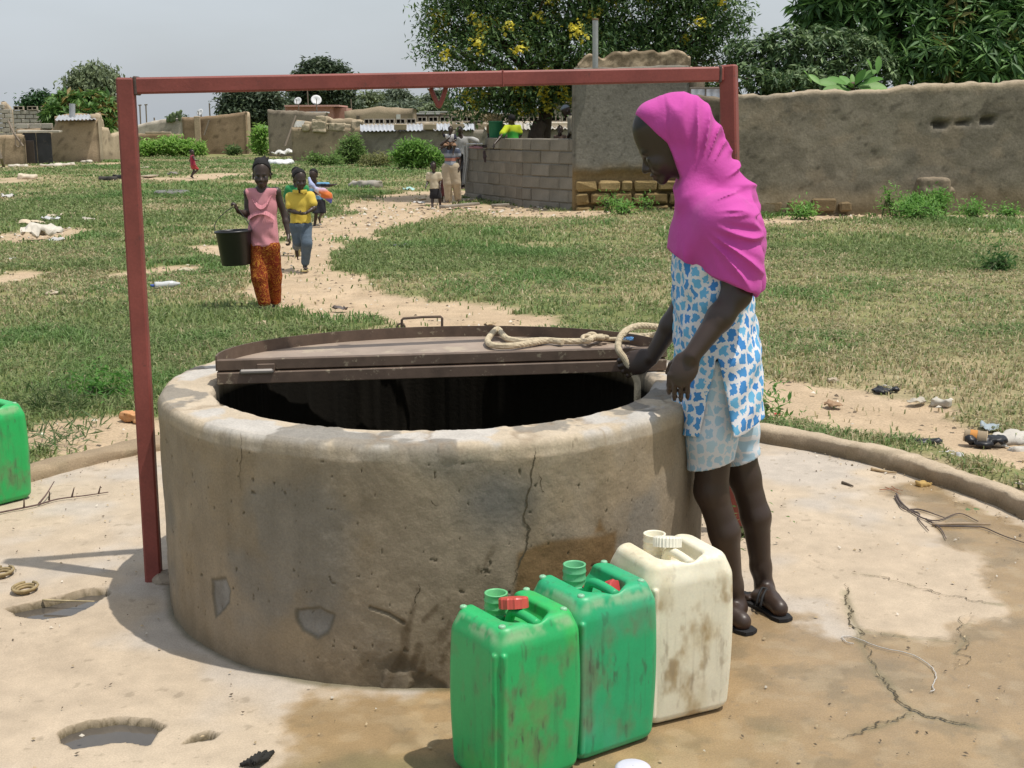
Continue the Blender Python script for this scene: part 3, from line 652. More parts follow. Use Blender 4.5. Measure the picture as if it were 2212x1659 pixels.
def jerry_body():
    s = Sdf(); H = .415
    def fbody(X, Y, Z):
        t = np.clip(Z / H, 0, 1); bulge = .006 * np.sin(math.pi * t) - .012 * sstep(.86, 1.0, t) - .006 * sstep(.06, 0, t)
        qx, qy = np.abs(X) - (.122 + bulge - .036), np.abs(Y) - (.104 + bulge - .036)
        d2 = np.sqrt(np.maximum(qx, 0) ** 2 + np.maximum(qy, 0) ** 2) + np.minimum(np.maximum(qx, qy), 0) - .036
        dz = np.abs(Z - H / 2) - H / 2; r = .016
        return np.sqrt(np.maximum(d2 + r, 0) ** 2 + np.maximum(dz + r, 0) ** 2) + np.minimum(np.maximum(d2 + r, dz + r), 0) - r
    s.fn(fbody, (-.14, -.12, 0), (.14, .12, H), k=.001)
    s.rbox((0, .03, H + .01), (.060, .098, .058), .035, None, .014, 's')
    s.cap((0, -.055, H + .01), (0, -.01, H - .03), .035, .03, .012, 's')
    for i in (0, 1):    # moulded ribs on the front corner
        a = R(225) + (i - .5) * R(34); cx, cy = -.088 + .037 * math.cos(a), -.070 + .037 * math.sin(a)
        s.cap((cx, cy, .03), (cx, cy, .355), .0075, .0075, .003)
    a = R(225); s.cap((-.088 + .043 * math.cos(a), -.070 + .043 * math.sin(a), .03), (-.088 + .043 * math.cos(a), -.070 + .043 * math.sin(a), .36), .004, .004, .003, 's')
    for sx in (-.055, 0.03): s.cap((sx, -.1115, .05), (sx, -.1115, .33), .0016, .0016, .002, 's')
    return s.build(.0030)
JV, JF = jerry_body()
def threads(r, z0, z1, n=3):
    p = [(r, z0)]
    for i in range(n):
        z = z0 + (z1 - z0) * (i + .5) / (n + .3); p += [(r, z - .004), (r + .0016, z - .0015), (r + .0016, z + .0005), (r, z + .003)]
    return p + [(r, z1), (r + .001, z1 + .002), (r - .003, z1 + .003), (r - .005, z1), (r - .005, z0 + .005), (0.001, z0 + .004)]
def capmesh(ribs=12, r=.031, h=.026):
    a = np.linspace(0, 2 * math.pi, ribs * 4, endpoint=False); rr = r + .0022 * (np.cos(a * ribs) > .2); P_ = []
    for q, z in ((.80, 0), (1, .0), (1, h * .85), (.93, h)): P_.append(np.c_[rr * q * np.cos(a), rr * q * np.sin(a), np.full(len(a), z)])
    n = len(a); F = []
    for i in range(3): F += [[i * n + j, i * n + (j + 1) % n, (i + 1) * n + (j + 1) % n, (i + 1) * n + j] for j in range(n)]
    V = np.vstack(P_ + [np.array([[0, 0, h * .95], [0, 0, h * .55]])]); F += [[3 * n + j, 3 * n + (j + 1) % n, 4 * n] for j in range(n)] + [[(j + 1) % n, j, 4 * n + 1] for j in range(n)]
    return V, F
def jerrycan(F_, ang, label, bodyc, lowc, capc, cappos, caprot, seed, group, scale=1.03, white=False, shade=None):
    """F_ = ground point of the front corner, ang = direction of the long side"""
    ax = np.array([math.cos(ang), math.sin(ang)]); ay = np.array([-ax[1], ax[0]]); c = np.asarray(F_)[:2] + ax * .108 * scale + ay * .092 * scale
    root = empty('jerrycan', (c[0], c[1], .002), label, 'jerrycan', group)
    mb = material('jerrycan_plastic', rough=.42 if not white else .5, var=.07, vscale=18, bump=.06, bscale=70, bdist=.003, spec=.45, sss=.12 if white else .0, fine=.04)
    mc = plain('cap_plastic', capc, rough=.42, var=.12, vscale=40, spec=.45)
    V = JV.copy()
    cv = dirt(V, bodyc, lowc, seed, amt=1.0, **({'dirtc': (.36, .26, .13), 'blackc': (.33, .27, .19)} if white else {}))
    def put(nm, V, F, m, par=root, sm=True, col=None):
        V = np.asarray(V, float) * [scale, scale, .97 * scale]; W_ = np.c_[c[0] + V[:, :1] * ax[0] + V[:, 1:2] * ay[0], c[1] + V[:, :1] * ax[1] + V[:, 1:2] * ay[1], V[:, 2:3] + .002]
        return mk(nm, W_, F, m, par, sm, col)
    put('body', V, JF, mb, col=cv)
    hp = spline([(0, -.088, .404), (0, -.05, .408), (0, -.01, .407), (0, .012, .398), (0, .024, .37), (0, .03, .355)], 6)
    hV, hF = tube(hp, .0115, 10); put('handle', hV, hF, mb, col=dirt(hV, bodyc, bodyc, seed + 1, amt=.3))
    nV, nF = lathe(threads(.0275, .365, .427, 3), 28, (0, .076, 0)); put('neck', nV, nF, mb, col=np.tile(mixc(bodyc, (.45, .62, .40) if not white else bodyc, .25), (len(nV), 1)))
    gV, gF = lathe([(.034, .364), (.036, .368), (.036, .376), (.034, .379), (.028, .379)], 12, (0, .076, 0)); put('neck_collar', gV, gF, mb, col=np.tile(np.asarray(bodyc) * .85, (len(gV), 1)))
    if not white:
        for x, y in ((-.088, -.072), (.088, -.072), (-.092, .078), (.092, .078)):
            sV, sF = lathe([(.0085, .412), (.0085, .4165), (.006, .4185), (.001, .419)], 12, (x, y, 0)); put('stud', sV, sF, mb, col=np.tile(mixc(bodyc, (.5, .6, .5), .45), (len(sV), 1)))
    kV, kF = capmesh(12 if not white else 26, .033, .026); M = np.array(Matrix.Rotation(caprot[0], 3, 'X') @ Matrix.Rotation(caprot[1], 3, 'Y')); kV = kV @ M.T + np.asarray(cappos)
    cp = put('cap', kV, kF, mc, sm=False)
    a = np.linspace(0, 1, 8); tp = [(.0, .042, .378), (.012, .035, .385), tuple(np.asarray(cappos) + [0, .0, .004])]
    put('cap_strap', *tube(spline(tp, 5), .0022, 5), mc)
    return root
GRN, GRN2 = (.022, .38, .115), (.030, .43, .10)
G2, G2b = (.020, .36, .145), (.035, .36, .175)
jerrycan(G(1082, 1722), R(36), 'bright green jerrycan in front, its red cap resting on the handle', GRN, GRN2, (.52, .075, .055), (.0, .004, .413), (R(-16), R(8)), 3, 'jerrycans standing by the well')
jerrycan(G(1248, 1648), R(33), 'sea green jerrycan in the middle with red cap lying in its handle recess', G2, G2b, (.50, .06, .06), (.033, -.022, .372), (R(60), R(25)), 21, 'jerrycans standing by the well', 1.06)
jerrycan(G(1402, 1570), R(25), 'dirty cream white jerrycan beside the bare feet of the girl', (.74, .70, .55), (.66, .60, .43), (.78, .75, .64), (.0, .016, .413), (R(-14), R(8)), 33, 'jerrycans standing by the well', 1.1, True)
jerrycan(G(0, 1098) + np.array([-.068, -.03, 0]), R(52), 'green jerrycan on the edge of the apron beyond the frame', (.022, .40, .10), (.03, .44, .12), (.52, .08, .06), (.0, .018, .412), (R(14), 0), 47, 'jerrycans standing by the well')
# ------------------------------------------------------------------ mud and block walls
m_mud = material('mud_plaster', rough=.95, var=.14, vscale=1.6, bump=.5, bscale=11, bdist=.03, spec=.1, fine=.14, speck=(30, .68, (.12, .09, .06), .45))
m_block = material('cement_block', rough=.95, var=.22, vscale=3.5, bump=.5, bscale=30, bdist=.012, spec=.15, fine=.10)
m_tin = material('corrugated_tin', rough=.45, var=.2, vscale=2.5, bump=.0, spec=.5, metal=.35)
m_dark = plain('dark_void', (.02, .018, .015), rough=.9)
m_gate = material('black_sheet_gate', base=(.030, .030, .033), attr=False, rough=.55, var=.5, vscale=2, spec=.4, speck=(3, .6, (.10, .085, .07), .6))
MUD = ((.30, .225, .145), (.37, .285, .19))
def topfn(tops):
    xs, zs = zip(*sorted(tops)); return lambda x: np.interp(x, xs, zs)
def mudwall(name, p0, p1, tops, th=.3, cols=MUD, res=.12, amp=.05, parent=None, label=None, cat=None, group=None, mat=None, mark=None, rough_top=.06, z0=-.15, dent=None):
    """wall from ground point p0 to p1 (its visible face), thickness away from camera; tops = [(fraction, z)]"""
    p0, p1 = np.asarray(p0, float)[:2], np.asarray(p1, float)[:2]; d = p1 - p0; L_ = np.linalg.norm(d); d = d / L_; nrm = np.array([-d[1], d[0]])
    if nrm @ (p0 + p1) < 0: nrm = -nrm
    ns = max(int(L_ / res), 6); tf = topfn(tops); ht = max(z for _, z in tops) - z0; nz_ = max(int(ht / res), 6)
    s_ = np.linspace(0, 1, ns); sd = RNG.uniform(0, 50)
    zt = tf(s_) + rough_top * ((fbm(s_ * L_ * 2.2 + sd, 0, 1, 4) - .5) * 2 + (fbm(s_ * L_ * 9 + sd, 0, 2, 3) - .5) * 1.1)
    t_ = np.linspace(0, 1, nz_); nt_ = 5
    Sg = np.repeat(s_[:, None], 2 * nz_ + nt_, 1); Zf = z0 + (zt - z0)[:, None] * t_
    Zg = np.concatenate([Zf, np.repeat(zt[:, None], nt_, 1) + .03 * np.sin(np.linspace(0, math.pi, nt_))[None], Zf[:, ::-1]], 1)
    Og = np.concatenate([np.zeros_like(Zf), np.repeat(np.linspace(.1, .9, nt_)[None] * th, ns, 0), np.full_like(Zf, th)], 1)
    xs = Sg * L_; lum = .7 * (fbm(xs * 1.1 + sd, Zg * 1.1, Og * 2, 4) - .5) + .55 * (fbm(xs * 5 + sd, Zg * 5, Og * 5, 3) - .5) + .25 * (fbm(xs * 14 + sd, Zg * 14, 1, 2) - .5)
    Og = Og + amp * lum * np.where(Og > th * .5, -1, 1); Zg = Zg + .03 * (fbm(xs * 6, Og * 6, sd, 3) - .5) * (Zg > z0 + .2)
    if dent is not None: Og = Og + np.where(np.arange(2 * nz_ + nt_)[None] < nz_, dent(xs, Zg), 0)
    V = np.stack([p0[0] + d[0] * xs + nrm[0] * Og, p0[1] + d[1] * xs + nrm[1] * Og, Zg], -1)
    c = mixc(cols[0], cols[1], fbm(xs * .9 + sd, Zg * .9, 1, 4)); c = mixc(c, np.asarray(cols[0]) * .62, .5 * sstep(.52, .72, fbm(xs * 2.2 + sd, Zg * 2.8, 5, 4)))
    c = c * (.9 + .2 * fbm(xs * 9 + sd, Zg * 1.2, 3, 3))[..., None]
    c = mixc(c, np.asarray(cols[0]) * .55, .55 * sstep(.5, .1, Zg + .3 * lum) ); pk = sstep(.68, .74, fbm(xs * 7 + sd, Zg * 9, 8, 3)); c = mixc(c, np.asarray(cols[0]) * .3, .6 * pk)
    if mark is not None: c = mark(xs, Zg, c)
    nv = 2 * nz_ + nt_; F = gridfaces(ns, nv)
    if d[0] < 0 or True:
        pass
    ends = []
    for i in (0, ns - 1):
        base = i * nv
        for j in range(nz_ - 1): ends.append([base + j, base + j + 1, base + nv - 2 - j, base + nv - 1 - j])
    F = np.vstack([F, np.array(ends)])
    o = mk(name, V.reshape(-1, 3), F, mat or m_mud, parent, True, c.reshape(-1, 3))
    if label: tag(o, label, cat, group)
    return o
def UV(u, v, Y): return P(u, v, Y)
def wall_uv(name, u0, u1, Y0, Y1, tops, **kw):
    """face given by bearings u0..u1 at distances Y0..Y1; tops = [(u, v)] seen at that face"""
    p0, p1 = P(u0, 272, Y0), P(u1, 272, Y1); T = []
    for u, v in tops:
        f = (u - u0) / (u1 - u0); y = 1 / ((1 - f) / Y0 + f / Y1); q = P(u, v, y); T.append((np.clip(np.linalg.norm(q[:2] - p0[:2]) / np.linalg.norm(p1[:2] - p0[:2]), 0, 1), q[2]))
    return mudwall(name, p0, p1, T, **kw)
_blk = {}
def blocks(parent, p0, p1, rows, bw=.4, bh=.2, th=.15, z0=0.0, name='block', mat=None, gap=.014, jig=.008, top_skip=None, c0=(.27, .235, .19), c1=(.35, .31, .25), proud=0.0, maxn=400):
    """courses of separate blocks from p0 to p1"""
    mat = mat or m_block; p0, p1 = np.asarray(p0, float)[:2], np.asarray(p1, float)[:2]; d = p1 - p0; L_ = np.linalg.norm(d); d /= L_; nrm = np.array([-d[1], d[0]])
    if nrm @ (p0 + p1) < 0: nrm = -nrm
    an = math.atan2(d[1], d[0]); k_ = 0; out = []
    for r_ in range(rows):
        x = -bw / 2 if r_ % 2 else 0.0
        while x < L_ - .02 and k_ < maxn:
            a, b = max(x, 0), min(x + bw, L_); x += bw
            if b - a < .06: continue
            if top_skip is not None and top_skip((a + b) / 2, z0 + (r_ + 1) * bh): continue
            key = (round(b - a, 2), round(bh, 3), th, int(RNG.integers(0, 4)), mat.name, c0)
            if key not in _blk:
                V, F = box((0, 0, 0), (key[0] - gap, th, bh - gap), 0, min(.018, bh * .12), .004)
                col = mixc(c0, c1, RNG.random()) * np.ones((len(V), 1)) * RNG.uniform(.93, 1.07, (len(V), 1)); _blk[key] = mesh(name, V, F, mat, False, col)
            o = bpy.data.objects.new(name, _blk[key]); COL.objects.link(o); o.parent = parent
            c = p0 + d * (a + b) / 2 + nrm * (th / 2 - proud + RNG.uniform(-jig, jig)); W0 = parent_world(parent)
            o.location = (c[0] - W0.x, c[1] - W0.y, z0 + (r_ + .5) * bh - W0.z + RNG.uniform(-.003, .003)); o.rotation_euler = (RNG.uniform(-.01, .01), RNG.uniform(-.008, .008), an + RNG.uniform(-.012, .012)); k_ += 1; out.append(o)
    return out
def tinsheet(name, a, b, c, parent, pitch=.09, amp=.014, col=((.42, .43, .45), (.60, .61, .63)), rust=.2):
    """corrugated sheet: a->b along the eave (waves run across), a->c up the slope"""
    a, b, c = [np.asarray(q, float) for q in (a, b, c)]; L_ = np.linalg.norm(b - a); n = max(int(L_ / pitch * 4), 8); s_ = np.linspace(0, 1, n); t_ = np.linspace(0, 1, 5)
    Sg, Tg = np.meshgrid(s_, t_, indexing='ij'); up = np.cross(b - a, c - a); up /= np.linalg.norm(up); up = up if up[2] > 0 else -up
    V = a + Sg[..., None] * (b - a) + Tg[..., None] * (c - a) + (amp * np.cos(Sg * L_ / pitch * 2 * math.pi))[..., None] * up
    cc = mixc(col[0], col[1], fbm(Sg * L_ * .8, Tg * 3, RNG.uniform(0, 9), 3)); cc = mixc(cc, (.24, .14, .08), rust * sstep(.55, .7, fbm(Sg * L_ * 2, Tg * 4, 3, 3)))
    return mk(name, V.reshape(-1, 3), gridfaces(n, 5), m_tin, parent, True, cc.reshape(-1, 3))

# ---- compound wall on the right
YR0, YR1 = 21.65, 22.3
m_stone = material('laterite_block', rough=.95, var=.25, vscale=6, bump=.7, bscale=24, bdist=.02, spec=.1, fine=.12)
pw0, pw1 = P(1566, 272, YR0 - .05), P(2420, 272, YR1 + .15)
cw = empty('compound_wall', tuple(P(1900, 272, 21.9) * [1, 1, 0]), 'long tan mud plastered compound wall with three dark niches on the right', 'wall')
dw = (pw1 - pw0)[:2]; LW = np.linalg.norm(dw); fx = lambda u, v: ((P(u, v, 21.95)[0] - pw0[0]), P(u, v, 21.95)[2])
NIC = [(fx(2040, 268), .17, .055), (fx(2093, 266), .15, .040), (fx(2147, 259), .14, .075)]
def niche(xs, z):
    r_ = 0
    for (x0, z_), a, b in NIC:
        x = xs - x0; q = (z - z_) - .06 * np.sign(x0) * 0; r_ = r_ + .16 * sstep(1.15, .75, np.hypot(x / a, q / b))
    r_ = r_ - .05 * sstep(.45, .1, z) * sstep(6, 3, xs)
    return r_
def nmark(xs, z, c):
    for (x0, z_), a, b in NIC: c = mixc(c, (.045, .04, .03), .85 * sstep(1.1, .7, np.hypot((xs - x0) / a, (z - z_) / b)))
    c = mixc(c, (.135, .12, .095), .5 * sstep(.50, .66, fbm(xs * .7 + 3, z * .9, 4, 4))); c = mixc(c, (.21, .155, .085), .5 * sstep(.6, .25, z + .3 * (fbm(xs * 2, z * 2, 1, 3) - .5)))
    c = mixc(c, (.25, .205, .145), .55 * sstep(.56, .70, fbm(xs * 2.4 + 9, z * 3.2, 14, 4)))
    return mixc(c, (.42, .34, .24), .8 * sstep(-.07, .02, z - np.interp(xs, [0, LW], [P(1596, 206, 21.7)[2], P(2212, 179, 22.2)[2]])))
TW = [((P(u, v, YR0 + (YR1 - YR0) * (u - 1566) / 850)[0] - pw0[0]) / (pw1 - pw0)[0], P(u, v, YR0 + (YR1 - YR0) * (u - 1566) / 850)[2]) for u, v in ((1566, 209), (1600, 205), (1680, 205), (1760, 198), (1833, 197), (1900, 196), (1940, 192), (1968, 185), (2060, 184), (2130, 180), (2212, 177), (2420, 172))]
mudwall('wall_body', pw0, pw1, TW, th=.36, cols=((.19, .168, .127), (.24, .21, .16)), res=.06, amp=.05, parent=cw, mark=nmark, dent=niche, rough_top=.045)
for u, v, bw, bh in ((1665, 447, .40, .20), (1722, 445, .36, .19), (1780, 443, .42, .22), (1826, 447, .2, .16)):
    p = P(u, v, YR0 + .06); mk('laterite_block', *box((p[0], p[1] + .06, p[2]), (bw, .22, bh), .02, .03, .012), m_stone, cw, col=(.19, .14, .08))
V, F = Sdf().rbox((0, 0, 0), (.27, .24, .155), .07).ell((.05, 0, -.08), (.36, .22, .14), k=.08).build(.02, lambda x, y, z: .05 * (fbm(x * 7, y * 7, z * 7, 3) - .5))
mk('buried_block', V + P(2012, 402, YR0 + .32), F, m_mud, cw, True, (.24, .195, .14))
# set-back stretch of wall with a tin panel above
w2 = empty('garden_wall', tuple(P(1520, 272, 22.5) * [1, 1, 0]), 'short crumbling mud wall between the tall hut and the red frame, tin panel above', 'wall')
wall_uv('wall_body', 1478, 1572, 22.6, 22.4, [(1478, 208), (1500, 209), (1530, 212), (1572, 216)], th=.3, cols=((.16, .13, .092), (.215, .175, .125)), res=.06, amp=.10, parent=w2, rough_top=.07)
a, b = P(1492, 215, 22.9), P(1560, 215, 22.9); tinsheet('tin_panel', a, b, a + [0, .03, (214 - 191) / 2650 * 23], w2, .14, .02, ((.40, .42, .45), (.52, .54, .57)))
for q in (1491, 1524, 1560): mk('panel_batten', *bar(P(q, 217, 22.85), P(q, 189, 22.85), .03, .03), plain('grey_wood%d' % q, (.20, .17, .14)), w2)
mk('panel_rail', *bar(P(1490, 190.5, 22.84), P(1561, 190.5, 22.84), .03, .035), plain('grey_rail', (.20, .17, .14)), w2)

# ---- tall plastered hut
YH = 23.05
hut = empty('mud_hut', tuple(P(1365, 272, YH) * [1, 1, 0]), 'tall grey plastered hut with exposed blocks at its foot and a steel pipe', 'hut')
def hutmark(xs, z, c):
    c = mixc((.175, .165, .138), (.215, .20, .168), fbm(xs * 1.2, z * 1.2, 3, 4)); c = mixc(c, (.115, .105, .085), .5 * sstep(.55, .7, fbm(xs * 2, z * 2.6, 9, 4)))
    c = mixc(c, (.08, .075, .06), .6 * sstep(.70, .75, fbm(xs * 16, z * 16, 2, 3)))
    return mixc(c, (.24, .17, .085), sstep(.95, .62, z + .22 * (fbm(xs * 3, z, 6, 3) - .5)))
def hutdent(xs, z): return .09 * sstep(.76, .66, z + .16 * (fbm(xs * 3, z * .5, 6, 3) - .5))
wall_uv('front_wall', 1241, 1486, YH, YH + .25, [(1241, 150), (1486, 143)], th=.32, res=.05, amp=.022, parent=hut, mark=hutmark, dent=hutdent, rough_top=.02)
pc, pd = P(1486, 272, YH + .28), P(1484, 272, YH + 1.9); mudwall('side_wall', pc + [.0, .06, 0], pc + [.05, 1.7, 0], [(0, P(1486, 143, YH)[2]), (1, P(1486, 143, YH)[2])], th=.3, cols=((.33, .27, .19), (.40, .33, .24)), res=.1, parent=hut)
pc = P(1241, 272, YH + .3); mudwall('side_wall', pc + [.30, .04, 0], pc + [.30, 1.7, 0], [(0, 2.7), (1, 2.7)], th=.28, res=.12, parent=hut)
wall_uv('parapet', 1248, 1488, YH + .12, YH + .38, [(1248, 142), (1256, 135), (1266, 122), (1275, 118), (1290, 124), (1302, 130), (1320, 121), (1345, 117), (1380, 116), (1420, 112), (1450, 110), (1478, 108), (1488, 122)], th=.22, cols=((.33, .255, .17), (.42, .335, .23)), res=.035, amp=.09, rough_top=.07, parent=hut, z0=P(1300, 152, YH)[2],
         mark=lambda xs, z, c: mixc(c, (.12, .09, .055), .7 * sstep(.5, .62, fbm(xs * 6, z * 9, 4, 4))))
pp = P(1286, 140, YH - .08); pt = P(1286, 44, YH - .08); hm_ = plain('galvanised_pipe', (.34, .35, .35), rough=.5, metal=.3, vscale=6, var=.2)
pv = mk('vent_pipe', *tube([pp - [0, 0, .06], pp, pt], .052, 16), hm_, hut); mk('pipe_lip', *lathe([(.05, 0), (.058, .005), (.058, .03), (.045, .035)], 16, tuple(pt)), plain('rusty_lip', (.18, .11, .07)), pv)
p0, p1 = P(1243, 272, YH - .035), P(1484, 272, YH + .2); lc0, lc1 = (.23, .165, .075), (.31, .225, .11)
for r_, (zz, bh, ws) in enumerate(((-.10, .19, (.33, .52, .40, .55, .45)), (.10, .235, (.27, .40, .42, .22, .46, .40)), (.345, .21, (.42, .44, .24, .46, .5)))):
    x = 0.0
    for i, bw in enumerate(ws):
        if x > 2.0: break
        d_ = (p1 - p0)[:2] / np.linalg.norm((p1 - p0)[:2]); c = p0[:2] + d_ * (x + bw / 2)
        V, F = box((c[0], c[1] + .10, zz + bh / 2), (bw - .045, .24, bh - .035), math.atan2(d_[1], d_[0]), .03, .014)
        mk('block', V, F, m_stone, hut, False, mixc(lc0, lc1, RNG.random()) * (.85 if r_ < 2 else 1.05)); x += bw

# ---- low block enclosure with the people behind it
enc = empty('block_wall', (0.2, 23.9, 0), 'low bare cement block enclosure joined to the tall hut', 'wall')
pc = G(1128, 445)[:2]; pr_ = P(1244, 272, 23.2)[:2]; pl_ = P(1001, 272, 27.2)[:2]; HB = (445 - 298) / (445 - 272) * 1.55
bh = HB / 5.5
blocks(enc, pc, pr_, 6, .56, bh, .16, -.5 * bh, gap=.009, jig=.014, c0=(.175, .157, .127), c1=(.235, .212, .175))
blocks(enc, pc, pl_, 5, .56, bh, .16, -.5 * bh, gap=.010, jig=.010, c0=(.18, .157, .125), c1=(.24, .21, .17))
blocks(enc, pc, pc + (pl_ - pc) * .62, 1, .56, bh, .16, 4.5 * bh, gap=.016, jig=.010, c0=(.23, .205, .165), c1=(.29, .255, .205))
for a, b, zt in ((pc, pr_, 5.5 * bh), (pc, pl_, 4.5 * bh)):      # mortar core a little behind the faces
    d = (b - a) / np.linalg.norm(b - a); n_ = np.array([-d[1], d[0]]); n_ = n_ if n_ @ a > 0 else -n_; c = (a + b) / 2 + n_ * .08
    mk('mortar', *box((c[0], c[1], zt / 2 - .12), (np.linalg.norm(b - a) - .03, .125, zt + .2), math.atan2(d[1], d[0])), plain('mortar_grey', (.19, .17, .138)), enc)

# ---- far compounds
def hollow_row(parent, p0, p1, z, bw=.42, bh=.2, th=.16, c=(.42, .36, .28)):
    """open hollow blocks on edge: a frame of four bars and a web each"""
    p0, p1 = np.asarray(p0, float), np.asarray(p1, float); d = (p1 - p0); L_ = np.linalg.norm(d[:2]); n = int(L_ / bw); an = math.atan2(d[1], d[0]); me = None
    for i in range(n):
        if me is None:
            t = .035; V, F = join([box((0, 0, bh - t / 2), (bw - .03, th, t)), box((0, 0, t / 2), (bw - .03, th, t)), box((-(bw - .03 - t) / 2, 0, bh / 2), (t, th - .004, bh - 2 * t)), box(((bw - .03 - t) / 2, 0, bh / 2), (t, th - .004, bh - 2 * t)), box((0, 0, bh / 2), (t, th - .008, bh - 2 * t)), box((0, th / 2 - .01, bh / 2), (bw - .1, .012, bh - 2 * t - .002))])
            me = mesh('hollow_block', V, F, m_block, False, np.where((np.arange(len(V)) >= 40)[:, None], (.03, .025, .02), c))  # last box: near-black backing plate, painted as the shade inside the hollows
        o = bpy.data.objects.new('hollow_block', me); COL.objects.link(o); o.parent = parent; W0 = parent_world(parent); q = p0 + d * ((i + .5) / n)
        o.location = (q[0] - W0.x, q[1] - W0.y, z - W0.z + .04 * (vnoise(i * .35, 3.3) - .5)); o.rotation_euler = (0, RNG.uniform(-.02, .02), an)
# far left: block stub, mud wall, gate, hut
st = empty('unfinished_house', tuple(P(14, 272, 60) * [1, 1, 0]), 'unfinished grey block gable at the far left edge behind the mud wall', 'building')
q0, q1 = P(-60, 272, 60), P(26, 272, 60); zt = P(0, 219, 60)[2]
blocks(st, q0, q1, int(zt / .22) + 1, .45, .22, .2, 0, gap=.02, top_skip=lambda x, z: z > np.interp(x, [0, 1.4, 1.65, 2.2], [zt + .02, zt + .02, zt - .1, zt - .5]), c0=(.36, .32, .26), c1=(.44, .40, .33))
wall_uv('gable_side', 18, 31, 60.2, 62, [(18, 221), (31, 236)], th=.25, cols=((.42, .34, .24), (.48, .39, .28)), parent=st, res=.2)
lw = wall_uv('mud_wall', -160, 50, 52, 53, [(-160, 292), (20, 292), (44, 291), (49, 296)], th=.35, res=.12, label='low tan mud wall left of the black gate with a wire hanging on it', cat='wall')
hs = [P(14, 268, 52.6), P(24, 276, 52.5), P(33, 286, 52.5)] ; m_pole = plain('old_pole', (.20, .16, .12))
pl = mk('leaning_pole', *tube([P(18, 262, 52.7), P(30, 288, 52.4), P(50, 316, 52.3)], .05, 6), m_pole); tag(pl, 'thin crooked pole leaning over the mud wall beside the black gate', 'pole')
wl = [P(34, 292, 52.3), P(34, 310, 52.3), P(38, 317, 52.3), P(43, 315, 52.3), P(45, 300, 52.3)]
tag(mk('wire_loop', *tube(spline(wl, 5), .03, 5), m_pole), 'loop of old hose hanging on the wall beside the gate', 'hose')
pk = mk('fence_stake', *tube([G(10, 366, -.1), P(2, 340, 46.9), P(-3, 322, 47.0)], .06, 7), m_pole); tag(pk, 'short bare wooden stake in the grass at the far left', 'stake')
gt = empty('gate', tuple(P(80, 272, 53.6) * [1, 1, 0]), 'black sheet metal gate with a small wicket in it', 'gate')
z_ = P(80, 287, 53.6)[2]; xg0, xg1 = P(47, 272, 53.6)[0], P(109, 272, 53.6)[0]; xm = P(76, 272, 53.6)[0]
for a, b in ((xg0, xm), (xm, xg1)): mk('gate_leaf', *box(((a + b) / 2, 53.6, z_ / 2), (b - a - .03, .05, z_), 0, .01), m_gate, gt)
wk = P(63, 337, 53.55); mk('wicket', *box((wk[0], 53.555, .52), (.48, .05, .95), 0, .01), plain('wicket_brown', (.07, .055, .045)), gt)
mk('gate_lintel', *box(((xg0 + xg1) / 2 + .1, 53.7, z_ + .06), (xg1 - xg0 + .6, .35, .10), 0, .02, .015), m_block, gt, col=(.44, .40, .33))
hh = empty('mud_house', tuple(P(160, 272, 56) * [1, 1, 0]), 'small tan mud house with tin lean-to roof right of the black gate', 'house')
wall_uv('front_wall', 105, 212, 55.0, 55.6, [(105, 287), (117, 286), (119, 262), (206, 261), (212, 259)], th=.35, res=.12, amp=.07, parent=hh, cols=((.33, .25, .165), (.40, .31, .21)), rough_top=.03)
wall_uv('side_wall', 212, 226, 55.8, 61, [(212, 247), (219, 246), (221, 250), (226, 275)], th=.3, res=.15, parent=hh, cols=((.40, .32, .22), (.46, .37, .26)))
wall_uv('yard_wall', 219, 262, 58.5, 60.5, [(219, 275), (235, 276), (238, 290), (262, 287)], th=.3, res=.15, parent=hh, cols=((.42, .335, .23), (.48, .385, .27)), rough_top=.06)
wall_uv('back_wall', 119, 219, 59, 59.5, [(119, 253), (140, 247), (219, 246)], th=.3, res=.2, parent=hh)
a, b = P(119, 260, 54.6), P(207, 257.5, 55.1); tinsheet('tin_roof', a, b, P(128, 249, 58.6), hh, .16, .03, ((.38, .39, .40), (.50, .51, .52)), .1)
mk('stove_pipe', *tube([P(156, 255, 57), P(156, 224, 57)], .13, 10), plain('stove_pipe_grey', (.33, .34, .34), rough=.5), hh)
bb = empty('back_block_wall', tuple(P(70, 272, 66) * [1, 1, 0]), 'grey cement block wall behind the gate, hollow blocks along its top', 'wall')
q0, q1 = P(29, 272, 66), P(118, 272, 66); zt = P(70, 238, 66)[2]
blocks(bb, q0, q1, 7, .44, .22, .2, zt - 1.54, gap=.03, jig=.01, c0=(.37, .34, .29), c1=(.47, .43, .37)); hollow_row(bb, q0, q1, zt, .55, .2)
mk('wall_core', *box(((q0 + q1)[0] / 2, 66.15, zt / 2 - .4), ((q1 - q0)[0], .12, zt + .7)), m_block, bb, col=(.25, .22, .18))
for u0, u1, y, nm in ((33, 113, 58, 'rubble_sill'),):
    t = empty('rubble_wall', tuple(P(70, 272, 58) * [1, 1, 0]), 'stack of loose grey blocks above the gate lintel', 'wall'); q0, q1 = P(u0, 272, y), P(u1, 272, y); zt = P(70, 279, y)[2]
    blocks(t, q0, q1, 1, .6, .28, .25, zt, gap=.05, jig=.05, c0=(.40, .36, .3), c1=(.5, .46, .39)); mudwall('wall_body', q0, q1, [(0, zt), (1, zt)], th=.3, res=.2, parent=t)
